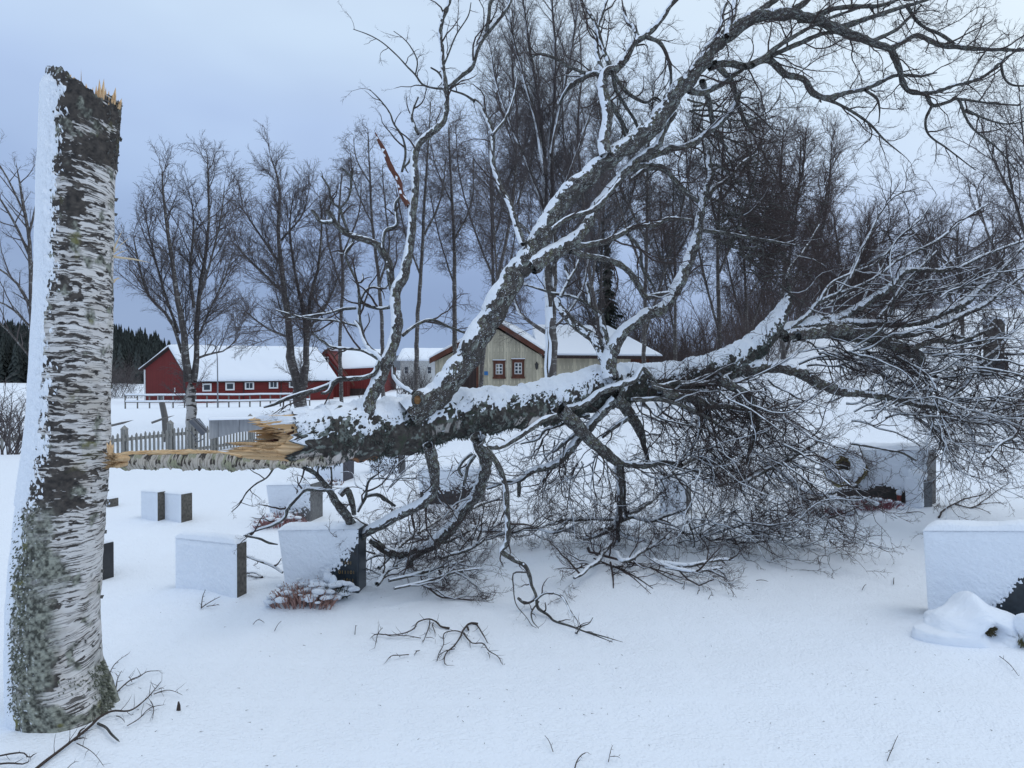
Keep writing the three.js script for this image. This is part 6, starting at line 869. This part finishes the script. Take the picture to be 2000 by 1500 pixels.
const GB = gravestone({ label: 'blue-black polished gravestone wider at its top, half scoured of snow', L: [562, 1145], R: [700, 1158], dL: depthAt(562, 1147), dR: depthAt(700, 1159), topL: 1036, topR: 1033, flare: [19, 0], thick: .19, mat: STONE_DARK, cap: .032, coat: .011, res: 150, seed: 4, bare: (u, v) => clamp(sstep(.02, .85, u * 1.15 - (v - .12) * 1.0) * 1.2 * sstep(1.0, .6, v) + .35 * sstep(.93, .99, u)) });
gravestone({ label: 'small snowy gravestone with a dark right edge, left of its twin', L: [276, 1010], R: [308, 1017], dL: depthAt(276, 1012), dR: depthAt(308, 1018), topL: 960, topR: 962, thick: .10, mat: STONE_BROWN, cap: .02, coat: .01, res: 50, seed: 6 });
gravestone({ label: 'small snowy gravestone with a dark right edge, right of its twin', L: [322, 1012], R: [354, 1020], dL: depthAt(322, 1014), dR: depthAt(354, 1021), topL: 963, topR: 966, thick: .14, mat: STONE_BROWN, cap: .02, coat: .008, res: 50, seed: 8, bare: (u, v) => .3 * sstep(.5, 0, v) });
gravestone({ label: 'grey tapered gravestone behind pink heather, under the torn end of the trunk', L: [532, 1012], R: [606, 1018], dL: depthAt(532, 1014), dR: depthAt(606, 1019), topL: 948, topR: 946, flare: [12, 0], thick: .26, mat: STONE_GREY, cap: .03, coat: .008, res: 80, seed: 10, bare: (u, v) => clamp(.62 * sstep(.8, .25, v) + .25 * u) });
gravestone({ label: 'grey gravestone with a dark slate edge seen beneath the trunk', L: [610, 936], R: [670, 940], dL: depthAt(610, 938), dR: depthAt(670, 941), topL: 901, topR: 899, thick: .3, mat: granite(.06, .06, .075, .5, .7, 13), cap: .03, coat: .008, res: 60, seed: 12, bare: (u, v) => .5 * sstep(.7, .2, v) });
gravestone({ label: 'dark gravestone half hidden behind hanging twigs below the trunk', L: [722, 922], R: [778, 925], dL: depthAt(722, 924), dR: depthAt(778, 926), topL: 884, topR: 883, thick: .3, mat: granite(.05, .05, .055, .5, .7, 15), cap: .03, coat: .006, res: 60, seed: 14, bare: (u, v) => .55 });
gravestone({ label: 'black gravestone with a snowy top behind the two propping limbs', L: [822, 984], R: [936, 990], dL: depthAt(822, 986), dR: depthAt(936, 991), topL: 919, topR: 917, flare: [6, 0], thick: .2, mat: STONE_BLACK, cap: .06, coat: .010, res: 90, seed: 16, bare: (u, v) => sstep(.95, .45, v + .15 * (1 - u)) });
const GI = gravestone({ label: 'black gravestone with a wreath, gilt lettering showing under its snow', L: [1636, 970], R: [1811, 976], dL: depthAt(1636, 972), dR: depthAt(1811, 977) - .35, topL: 880, topR: 880, thick: .30, mat: granite(.03, .026, .022, .4, .4, 17), cap: .07, coat: .012, res: 120, seed: 18, bare: (u, v) => clamp(sstep(.46, .24, v + .08 * Math.sin(u * 9)) + sstep(.34, .2, u) * .9) });
const GJ = gravestone({ label: 'big snow-covered dark gravestone cut by the right edge of the picture', L: [1816, 1203], R: [2075, 1232], dL: depthAt(1816, 1203), dR: depthAt(2075, 1236) - .22, topL: 1037, topR: 1037, flare: [13, 10], thick: .19, mat: STONE_DARK, cap: .045, coat: .013, res: 170, seed: 20, bare: (u, v) => 1.3 * sstep(.18, .46, u * 1.05 - v * .75) * sstep(.9, .5, v) });
gravestone({ label: 'slim dark gravestone peeping out behind the right side of the stump', L: [150, 1125], R: [196, 1134], dL: depthAt(150, 1127), dR: depthAt(196, 1135), topL: 1062, topR: 1064, thick: .12, mat: STONE_BLACK, cap: .02, coat: .01, res: 40, seed: 22 });
gravestone({ label: 'small brown stone low in the snow just right of the stump', L: [196, 988], R: [215, 990], dL: depthAt(196, 989), dR: depthAt(215, 991), topL: 974, topR: 975, thick: .12, mat: STONE_BROWN, cap: .015, coat: .004, res: 30, seed: 24, bare: () => .7 });
gravestone({ label: 'low far gravestone seen under the trunk above the arched branch', L: [942, 846], R: [982, 846], dL: 18.4, dR: 18.4, topL: 834, topR: 833, thick: .25, mat: STONE_GREY, cap: .06, coat: .015, res: 40, seed: 26 });
gravestone({ label: 'grey gravestone deep in the thicket under a thick slab of snow', L: [1288, 1000], R: [1340, 1004], dL: depthAt(1288, 1002), dR: depthAt(1340, 1005), topL: 934, topR: 946, thick: .3, mat: STONE_GREY, cap: .09, coat: .006, res: 60, seed: 28, bare: (u, v) => .4 });
{   // tall dark monument on the rise at the right
  const t = thing('monument', 'tall weathered dark gravestone on a black plinth on the right-hand rise', 'gravestone'), d = 15, q = (x, y, k = 0) => at(x, y, d).add(V(0, 0, k)); const g = granite(.10, .09, .08, .6, .9, 33);
  part('shaft', prism([q(1934, 704), q(1962, 704), q(1963, 634), q(1956, 623), q(1940, 623), q(1933, 634)], V(0, 0, -.22)), g, t); part('plinth', prism([q(1926, 740, .05), q(1966, 740, .05), q(1966, 697, .05), q(1926, 697, .05)], V(0, 0, -.35)), STONE_BLACK, t); part('snow', prism([q(1932, 634, .01), q(1935, 626, .01), q(1940, 619, .01), q(1957, 619, .01), q(1962, 626, .01), q(1964, 634, .01), q(1956, 623, .01), q(1940, 623, .01)], V(0, 0, -.25)), SNOW, t); rebase(t, q(1947, 735));
}
// gilt lettering and carved lines where the snow has come off
{
  const gold = new THREE.MeshStandardMaterial({ color: new THREE.Color(.42, .27, .10), roughness: .45, metalness: .5 });
  const glyphs = { '3': [[0, 1, .7, 1], [.7, 1, .35, .58], [.35, .58, .7, .3], [.7, .3, .35, 0], [.35, 0, 0, .1]], '1': [[.1, .8, .35, 1], [.35, 1, .35, 0]], '-': [[0, .5, .6, .5]], '0': [[0, .2, 0, .8], [0, .8, .35, 1], [.35, 1, .7, .8], [.7, .8, .7, .2], [.7, .2, .35, 0], [.35, 0, 0, .2]], 'I': [[.3, 0, .3, 1]], 'J': [[.5, 1, .5, .2], [.5, .2, .25, 0], [.25, 0, 0, .15]], 'O': [[0, .2, 0, .8], [0, .8, .35, 1], [.35, 1, .7, .8], [.7, .8, .7, .2], [.7, .2, .35, 0], [.35, 0, 0, .2]] };
  const write = (S, text, u, v, h) => { const o = S.A.clone().lerp(S.B, u).lerp(S.D.clone().lerp(S.C, u), v).addScaledVector(S.n, .002), W = new Wood(); let x = 0; for (const ch of text) { for (const [a, b, c, d] of glyphs[ch] || []) W.tube([[a, b], [c, d]].map(([p, q]) => o.clone().addScaledVector(S.ex, (x + p * .8) * h).addScaledVector(UP, q * h)), [h * .07, h * .07], 4, { point: false }); x += .95; } const m = part('lettering', W.build(), gold, S.t); m.position.sub(S.t.position); };
  write(GI, 'JI-JO', .66, .27, .040); write(GI, 'II', .80, .13, .035);
  for (const [u, v, n] of [[.78, .56, 'IIOI'], [.74, .44, 'OIIIOI'], [.80, .34, 'IOII']]) write(GB, n, u, v, .022);
}
// ---- heather, flowers, wreath and small things on the graves
function heather(label, px, py, d, w, h, n, snowN, seed, col) {
  const r = rngOf(seed), t = thing('heather_plant', label, 'plant'), b = at(px, py, d), W = new Wood(), sn = [];
  b.y = ground(b.x, b.z);
  for (let i = 0; i < n; i++) { const x = (r() - .5) * w, z = (r() - .5) * w * .45, e = 1 - Math.pow(2 * x / w, 2) * .5, a = V(x * .8, -.02, z), D = V(x / w * 1.2 + (r() - .5) * .7, 1, z / w + .15 + (r() - .5) * .7).normalize(), L = h * e * (.5 + .6 * r()), m = a.clone().addScaledVector(D, L * .5), e2 = a.clone().addScaledVector(D, L).add(V((r() - .5) * .03, -.006, 0)); W.tube([a, m, e2], [.0028, .0045, .002], 4);
    for (let k = 0; k < 5; k++) { const p = m.clone().lerp(e2, r()), q = p.clone().add(V((r() - .5) * .03, .012 * r(), (r() - .5) * .03)); W.tube([p, q], [.0028, .0012], 3); } if (i < snowN) { sn.push(lumpy(new THREE.SphereGeometry(.012 + .022 * r(), 9, 7).scale(1.4, .55, 1).translate(e2.x * .9, e2.y * .92, e2.z), .007, 50, i)); } }
  part('stems', W.build(), new THREE.MeshStandardMaterial({ color: new THREE.Color(...col), roughness: .95 }), t, { kind: 'stuff' }); if (sn.length) part('snow', mergeGeometries(sn), SNOW, t); t.position.copy(b);
}
heather('pinkish heather clump with snow in front of the blue-black gravestone', 595, 1172, depthAt(600, 1176), .5, .17, 300, 46, 61, [.34, .20, .17]);
heather('pink heather before the grey tapered gravestone', 548, 1022, depthAt(548, 1026), .55, .16, 260, 30, 62, [.36, .19, .19]);
heather('red heather tuft at the foot of the wreathed gravestone', 1715, 985, depthAt(1715, 990), .62, .13, 260, 34, 63, [.28, .10, .12]);
heather('reddish heather left of the wreathed gravestone under fallen twigs', 1625, 1000, depthAt(1625, 1004), .5, .10, 160, 24, 64, [.26, .10, .12]);
heather('rust-brown low plant before the dark slate-edged gravestone', 640, 944, depthAt(640, 946), .6, .09, 120, 22, 65, [.20, .09, .06]);
heather('reddish tuft before the low far gravestone', 925, 848, 17.9, .5, .1, 80, 18, 66, [.25, .10, .11]);
{   // dark evergreen sprig with snow, before the blue-black stone
  const r = rngOf(71), t = thing('evergreen_sprig', 'dark green sprig loaded with snow lying against the blue-black gravestone', 'plant'), d = depthAt(660, 1168), b = at(655, 1165, d - .02); b.y = ground(b.x, b.z); const W = new Wood(), sn = [];
  for (let i = 0; i < 160; i++) { const a = V((r() - .5) * .22, .01 + .05 * r(), (r() - .5) * .08), D = V(r() - .4, .2 + r() * .7, r() * .6).normalize(); W.tube([a, a.clone().addScaledVector(D, .05 + .05 * r())], [.004, .0015], 3); }
  for (let i = 0; i < 16; i++) sn.push(lumpy(new THREE.SphereGeometry(.026 + .02 * r(), 12, 8).scale(1.6, .5, 1).rotateZ((r() - .5) * .6).translate((r() - .5) * .26, .05 + .07 * r(), (r() - .3) * .06), .012, 30, i)); for (const [x, y, s] of [[-.06, .15, .03], [-.055, .19, .018], [-.02, .12, .035]]) sn.push(lumpy(new THREE.SphereGeometry(s, 12, 8).scale(.9, 1.2, .7).translate(x, y, -.02), .012, 30, 9));
  part('leaves', W.build(), new THREE.MeshStandardMaterial({ color: new THREE.Color(.025, .035, .02), roughness: .9 }), t, { kind: 'stuff' }); part('snow', mergeGeometries(sn), SNOW, t); t.position.copy(b);
}
{   // wreath leaning on the black stone
  const c = at(1650, 912, depthAt(1650, 972) - .22), t = thing('wreath', 'round moss wreath crusted with snow leaning on a black gravestone', 'wreath'), r = rngOf(81), R = .155;
  const ring = lumpy(new THREE.TorusGeometry(R, .085, 18, 48), .03, 22, 4); part('wreath_ring', ring, new THREE.MeshStandardMaterial({ map: barkTex, color: new THREE.Color(1.6, 1.35, .75), roughness: 1 }), t);
  const s = lumpy(new THREE.TorusGeometry(R, .084, 18, 60), .034, 19, 14); s.translate(-.012, .028, .022); part('snow', s, SNOW, t); const W = new Wood(); for (let i = 0; i < 420; i++) { const a = r() * 6.28, f = r() * 6.28, p = V(Math.cos(a) * (R + .085 * Math.cos(f)), Math.sin(a) * (R + .085 * Math.cos(f)), .085 * Math.sin(f)), D = V(Math.cos(a) * Math.cos(f), Math.sin(a) * Math.cos(f), Math.sin(f)).add(V(r() - .5, r() - .5, r() - .5)).normalize(); W.tube([p, p.clone().addScaledVector(D, .03)], [.005, .0015], 3); } part('moss', W.build(), new THREE.MeshStandardMaterial({ color: new THREE.Color(.11, .085, .035), roughness: 1 }), t, { kind: 'stuff' });
  t.position.copy(c); t.rotation.set(-.22, -.28, 0);
}
{   // small grey lantern stone with snow, before the right end of the black stone
  const d = depthAt(1795, 984) - .05, b = at(1796, 984, d); b.y = ground(b.x, b.z) - .02; const t = thing('grave_lantern', 'small grey four-sided grave lantern plastered with snow by the black gravestone', 'lantern', b);
  part('body', new RoundedBoxGeometry(.19, .30, .19, 3, .02).rotateY(.25).translate(0, .15, 0), granite(.13, .14, .15, .4, .7, 41), t); part('roof', new THREE.ConeGeometry(.135, .07, 4).rotateY(Math.PI / 4 + .25).translate(0, .33, 0), STONE_GREY, t); part('snow', mergeGeometries([lumpy(new THREE.SphereGeometry(.12, 20, 14).scale(.75, .62, 1).translate(-.03, .36, 0), .03, 12, 3), lumpy(new RoundedBoxGeometry(.10, .34, .21, 6, .04).rotateY(.25).translate(-.075, .17, .03), .03, 14, 8)]), SNOW, t);
  const p2 = at(1756, 975, depthAt(1756, 982)); p2.y = ground(p2.x, p2.z); const t2 = thing('grave_candle', 'small red grave candle with a cap of snow beside the grey lantern', 'candle', p2); part('glass', new THREE.CylinderGeometry(.024, .022, .10, 12).translate(0, .05, 0), new THREE.MeshStandardMaterial({ color: new THREE.Color(.22, .03, .02), roughness: .4 }), t2); part('snow', lumpy(new THREE.SphereGeometry(.032, 14, 10).scale(1, 1.2, 1).translate(0, .115, 0), .01, 30), SNOW, t2);
}
{   // the heaped plants in front of the big right-hand stone
  const d0 = depthAt(1900, 1250), b = at(1900, 1240, d0 + .10); b.y = ground(b.x, b.z); const t = thing('snowy_plant', 'plant buried in a snow heap with a brown hollow before the big gravestone', 'plant', b), r = rngOf(91);
  const g = new THREE.SphereGeometry(1, 72, 48), p = g.attributes.position; for (let i = 0; i < p.count; i++) { let x = p.getX(i), y = p.getY(i), z = p.getZ(i); const k = 1 + .10 * fbm(x * 2.2, y * 2.2, z * 2.2 + 3, 3); x *= .29 * k * (1 + (y < .2 ? .18 : 0)); y = y * .175 * k; z *= .20 * k; y += .06 * Math.exp(-((x + .02) ** 2) / .004) * (y > 0 ? 1 : 0); const q = (x - .03) ** 2 / .0034 + (y - .045) ** 2 / .0016; if (z > 0 && q < 3) z -= .17 * Math.exp(-q * q * .8); p.setXYZ(i, x, y, z); } g.computeVertexNormals(); part('snow', g, SNOW, t);
  const W = new Wood(); for (let i = 0; i < 170; i++) { const x = .03 + (r() - .5) * .10, y = .035 + (r() - .5) * .06, a = V(x, y - .01, .055 + .02 * r()), D = V(r() - .5, r() - .5, .7).normalize(); W.tube([a, a.clone().addScaledVector(D, .03 + .03 * r())], [.005, .002], 4); } for (let i = 0; i < 160; i++) { const a = V(.25 + (r() - .5) * .10, .0 + .05 * r(), .10 + .05 * r()), D = V(r() - .5, r() - .2, .5).normalize(); W.tube([a, a.clone().addScaledVector(D, .03 + .02 * r())], [.005, .002], 4); } part('leaves', W.build(), new THREE.MeshStandardMaterial({ color: new THREE.Color(.13, .11, .06), roughness: 1 }), t, { kind: 'stuff' });
  const b2 = at(1838, 1222, depthAt(1838, 1226)); b2.y = ground(b2.x, b2.z) - .01; const t2 = thing('grave_bowl', 'dark shallow bowl heaped with snow at the left foot of the big gravestone', 'bowl', b2); part('bowl', new THREE.LatheGeometry([[.001, 0], [.045, .002], [.075, .03], [.095, .058], [.09, .06], [.001, .05]].map(a => new THREE.Vector2(...a)), 32), new THREE.MeshStandardMaterial({ color: new THREE.Color(.015, .018, .025), roughness: .4 }), t2); part('snow', lumpy(new THREE.SphereGeometry(.098, 28, 16).scale(1, .42, 1).translate(0, .066, 0), .014, 18, 2), SNOW, t2); t2.rotation.z = -.06;
  const b3 = at(2008, 1250, depthAt(2008, 1262)); b3.y = ground(b3.x, b3.z); const t3 = thing('snowy_tuft', 'snow-capped green tuft cut by the right edge before the big gravestone', 'plant', b3); const W3 = new Wood(); for (let i = 0; i < 200; i++) { const a = V((r() - .5) * .14, .02 * r(), (r() - .5) * .1), D = V(r() - .5, .8, r() - .3).normalize(); W3.tube([a, a.clone().addScaledVector(D, .06 + .05 * r())], [.004, .0015], 3); } part('leaves', W3.build(), new THREE.MeshStandardMaterial({ color: new THREE.Color(.13, .12, .06), roughness: 1 }), t3, { kind: 'stuff' }); part('snow', lumpy(new THREE.SphereGeometry(.075, 20, 14).scale(1, 1.2, .9).translate(0, .11, .01), .03, 14, 5), SNOW, t3);
}
// ================================================================ broken twigs lying on the snow
const LITTER_MAT = new THREE.MeshStandardMaterial({ color: new THREE.Color(.048, .034, .028), roughness: .9 });
function litter(label, lines, { name = 'fallen_twig', side = .5, mat = LITTER_MAT, group, tw = .18 } = {}) {
  const W = new Wood(); const rng = rngOf(Math.round(lines[0][0] * 7 + lines[0][1])); let base = null;
  for (const a of lines) {
    const pts = [], rad = []; for (let i = 0; i < a.length; i += 3) { const p = gp(a[i], a[i + 1], .012); pts.push(p); rad.push(a[i + 2] * .66 / 2 / FOCAL * -p.z); } if (!base) base = pts[0].clone();
    const [q, r] = smoothLine(pts, rad, .02, .5, a[0]); q.forEach((p, i) => { p.y += .012 * Math.sin(i / q.length * 3.14); }); W.tube(q, r, 5);
    if (tw) sprout(q, r, [{ gap: .045, ang: .8, len: tw * .45, r: .0016, segs: 3, gnarl: .4, up: .25, t0: .1 }], 0, rng, (x, y) => W.tube(x, y, 3), { floor: true });
  }
  base.y = ground(base.x, base.z); const m = solo(name, W.build(base), mat, label, 'twig', group); m.position.copy(base); return m;
}
litter('forked dark twig lying left of the other in the middle of the snow', [[878, 1226, 7, 862, 1224, 6, 850, 1215, 5, 838, 1211, 5, 818, 1217, 4, 808, 1232, 4, 790, 1240, 3.5, 765, 1243, 3, 735, 1240, 3, 722, 1248, 1.5], [840, 1212, 4, 838, 1225, 3.5, 832, 1243, 3, 825, 1258, 1.4], [846, 1216, 3.5, 845, 1226, 3, 852, 1241, 1.4], [822, 1246, 3, 790, 1245, 2.6, 765, 1246, 2, 750, 1240, 1.6], [736, 1242, 2.6, 748, 1228, 1.4], [737, 1244, 2.4, 732, 1269, 1.2], [832, 1246, 2.4, 850, 1251, 1.2]]);
litter('spread dark twig with three arms, right of the other in the middle of the snow', [[932, 1218, 8, 920, 1217, 7, 906, 1232, 6, 900, 1245, 5, 888, 1264, 4.5, 872, 1278, 4, 868, 1295, 3, 874, 1301, 2], [930, 1219, 5, 938, 1234, 4.5, 945, 1244, 4, 953, 1258, 2.4], [906, 1238, 5, 915, 1252, 4, 925, 1260, 4, 942, 1260, 4, 955, 1275, 3.5, 972, 1284, 3, 982, 1300, 1.5], [904, 1236, 4, 890, 1233, 3.5, 870, 1238, 3, 866, 1262, 2.6, 857, 1280, 2.4, 853, 1293, 1.4], [888, 1268, 3, 862, 1280, 2.4, 854, 1288, 1.4], [953, 1274, 2.6, 957, 1290, 1.4], [916, 1230, 7, 912, 1226, 6]]);
litter('short curved twig alone below the left forked twig', [[798, 1279, 3, 780, 1283, 3, 766, 1284, 2.8, 752, 1296, 1.6], [780, 1283, 2, 782, 1288, 1.2]], { tw: .1 });
litter('tiny curled twig right of the short curved twig', [[820, 1270, 2, 812, 1278, 2, 809, 1284, 1.2], [812, 1272, 2, 819, 1277, 1.2]], { tw: .06 });
litter('thin twig standing by the foot of the foremost pale gravestone', [[393, 1188, 3, 395, 1172, 2.5, 402, 1152, 1.4], [394, 1187, 3, 412, 1178, 2.4, 432, 1166, 1.4], [404, 1184, 2.4, 418, 1186, 2, 430, 1182, 1.4]], { tw: .08 });
litter('two little twigs crossing at the bottom middle of the snow', [[1188, 1488, 2.4, 1195, 1464, 1.6, 1198, 1456, 1.2], [1192, 1478, 2, 1204, 1482, 1.6, 1214, 1487, 1.2]], { tw: .05 });
litter('bent twig at the bottom edge, left of two little crossing twigs', [[1122, 1506, 4, 1128, 1490, 3.5, 1140, 1476, 3, 1148, 1471, 2]], { tw: .08 });
litter('straight thin twig at the bottom middle, left of the bent twig', [[1080, 1468, 2.6, 1072, 1452, 2, 1063, 1438, 1.4]], { tw: .05 });
litter('upright thin twig at the lower right of the open snow', [[1733, 1486, 2.6, 1745, 1462, 2.2, 1755, 1436, 1.4], [1742, 1466, 2, 1733, 1474, 1.4]], { tw: .05 });
litter('thin twig lying at the lower right corner, before the big gravestone', [[1952, 1282, 2.4, 1972, 1302, 2, 1990, 1322, 1.4]], { tw: .06 });
litter('long bare twig with side shoots pressed in snow above the big gravestone', [[1834, 1010, 6, 1842, 998, 5, 1866, 985, 4.5, 1890, 975, 4, 1918, 968, 3, 1930, 955, 2], [1866, 985, 4, 1894, 992, 3.6, 1920, 980, 3, 1945, 962, 2.4, 1973, 942, 1.5], [1894, 992, 3, 1930, 985, 2.4, 1968, 983, 1.5], [1900, 990, 3, 1936, 1004, 1.6]], { tw: .25 });
litter('small twig left of the long bare twig, by the heather', [[1770, 1002, 3, 1798, 1002, 2.4, 1808, 1006, 1.4]], { tw: .08 });
litter('speck of twig on the open snow below the thicket', [[1362, 1160, 2.4, 1366, 1154, 2], [1366, 1154, 2, 1364, 1148, 1.2]], { tw: 0 });
litter('little curl of twig right of the speck, below the thicket', [[1384, 1170, 2, 1390, 1165, 1.8, 1394, 1167, 1.2]], { tw: .04 });
litter('thin stick lying in the snow below the snowy branch ends', [[1477, 1134, 2, 1490, 1136, 1.8, 1502, 1138, 1.2]], { tw: 0 });
litter('slanted stub of twig on the open snow left of the big gravestone', [[1684, 1152, 2, 1692, 1143, 1.4]], { tw: 0 });
litter('stub of twig nearest the big gravestone on the open snow', [[1745, 1141, 2.4, 1746, 1129, 1.6]], { tw: 0 });
litter('thin twig on the snow between heather and forked twig', [[536, 1232, 2, 550, 1214, 1.4]], { tw: 0 });
litter('short jagged twig left of the thin twig, below the pale gravestone', [[494, 1220, 2, 504, 1214, 2, 517, 1218, 1.4]], { tw: .05 });
litter('tiny upright twig on the snow below the blue-black gravestone', [[693, 1239, 2.2, 695, 1222, 1.6]], { tw: .05 });
litter('branch with bare shoots at the foot of the stump, thick end at the bottom edge', [[60, 1512, 12, 90, 1487, 10, 125, 1462, 9, 150, 1444, 8, 178, 1422, 8, 195, 1406, 7, 220, 1394, 6, 252, 1394, 5, 285, 1370, 4, 300, 1352, 3, 316, 1330, 2], [150, 1444, 6, 160, 1430, 5, 168, 1424, 4], [300, 1356, 3, 325, 1352, 2.4, 358, 1360, 1.4], [248, 1418, 3, 270, 1408, 3, 296, 1386, 2.4, 325, 1377, 1.4], [294, 1370, 3, 300, 1390, 2.4, 298, 1408, 1.4], [228, 1398, 3, 244, 1414, 1.6], [145, 1447, 5, 172, 1447, 2.5], [150, 1452, 3, 180, 1474, 2, 204, 1500, 1.4], [310, 1345, 2.4, 322, 1350, 1.4]], { tw: .22 });
litter('lichened stick poking from the stump branch toward the right', [[192, 1412, 8, 206, 1424, 8, 216, 1438, 7, 234, 1451, 5]], { tw: 0, mat: BARK });
litter('bare shoot rising from the snow right of the stump foot', [[222, 1358, 5, 235, 1347, 4, 256, 1332, 4, 272, 1326, 3, 290, 1314, 2.6, 318, 1311, 1.4], [226, 1352, 3, 230, 1330, 2.4, 238, 1310, 1.4], [258, 1331, 2.4, 250, 1325, 1.6]], { tw: .16 });
litter('thin shoot leaning off the right side of the stump foot', [[212, 1320, 3, 226, 1300, 2.4, 253, 1276, 1.4]], { tw: .08 });
litter('twig with buds at the bottom left corner below the stump', [[-20, 1481, 5, 20, 1477, 5, 45, 1476, 4, 58, 1484, 4, 66, 1476, 4, 74, 1471, 3], [-20, 1495, 6, 20, 1496, 5, 48, 1496, 4, 60, 1486, 4]], { tw: .1 });
litter('thin twig at the bottom edge below the stump branch', [[130, 1502, 2.4, 146, 1494, 2, 156, 1491, 1.4]], { tw: .05 });
{   // a flake of bark on edge in the snow
  const p = gp(347, 1388), g = prism([V(-.008, -.02, 0), V(.010, -.02, 0), V(.010, .025, .004), V(.004, .045, .006), V(-.005, .012, .002)], V(.004, 0, -.006)); lumpy(g, .003, 60); g.translate(p.x, p.y, p.z); solo('bark_flake', g, LITTER_MAT, 'dark flake of bark standing on edge in the snow right of the stump', 'bark');
}
{ const r = rngOf(99), g = []; for (let i = 0; i < 150; i++) { const p = gp(240 + 1700 * r(), 1060 + 440 * r(), .002); const W = new Wood(), l = .006 + .014 * r(), a = r() * 6.28; W.tube([p, p.clone().add(V(Math.cos(a) * l, .003, Math.sin(a) * l))], [.0014, .0008], 3); g.push(W.build()); }
  const m = solo('bark_crumbs', mergeGeometries(g), LITTER_MAT, 'dark specks of bark and bud scales strewn over the open snow', 'litter'); m.userData.kind = 'stuff'; }
console.log('trees', bareTree.tris, 'twigs', TW.tris, TWF.tris, TWS.tris);
{ let n = 0; scene.traverse(o => { if (o.isMesh && !o.isInstancedMesh) n += (o.geometry.index ? o.geometry.index.count : o.geometry.attributes.position.count) / 3; }); console.log('triangles', n); }
renderer.render(scene, camera);
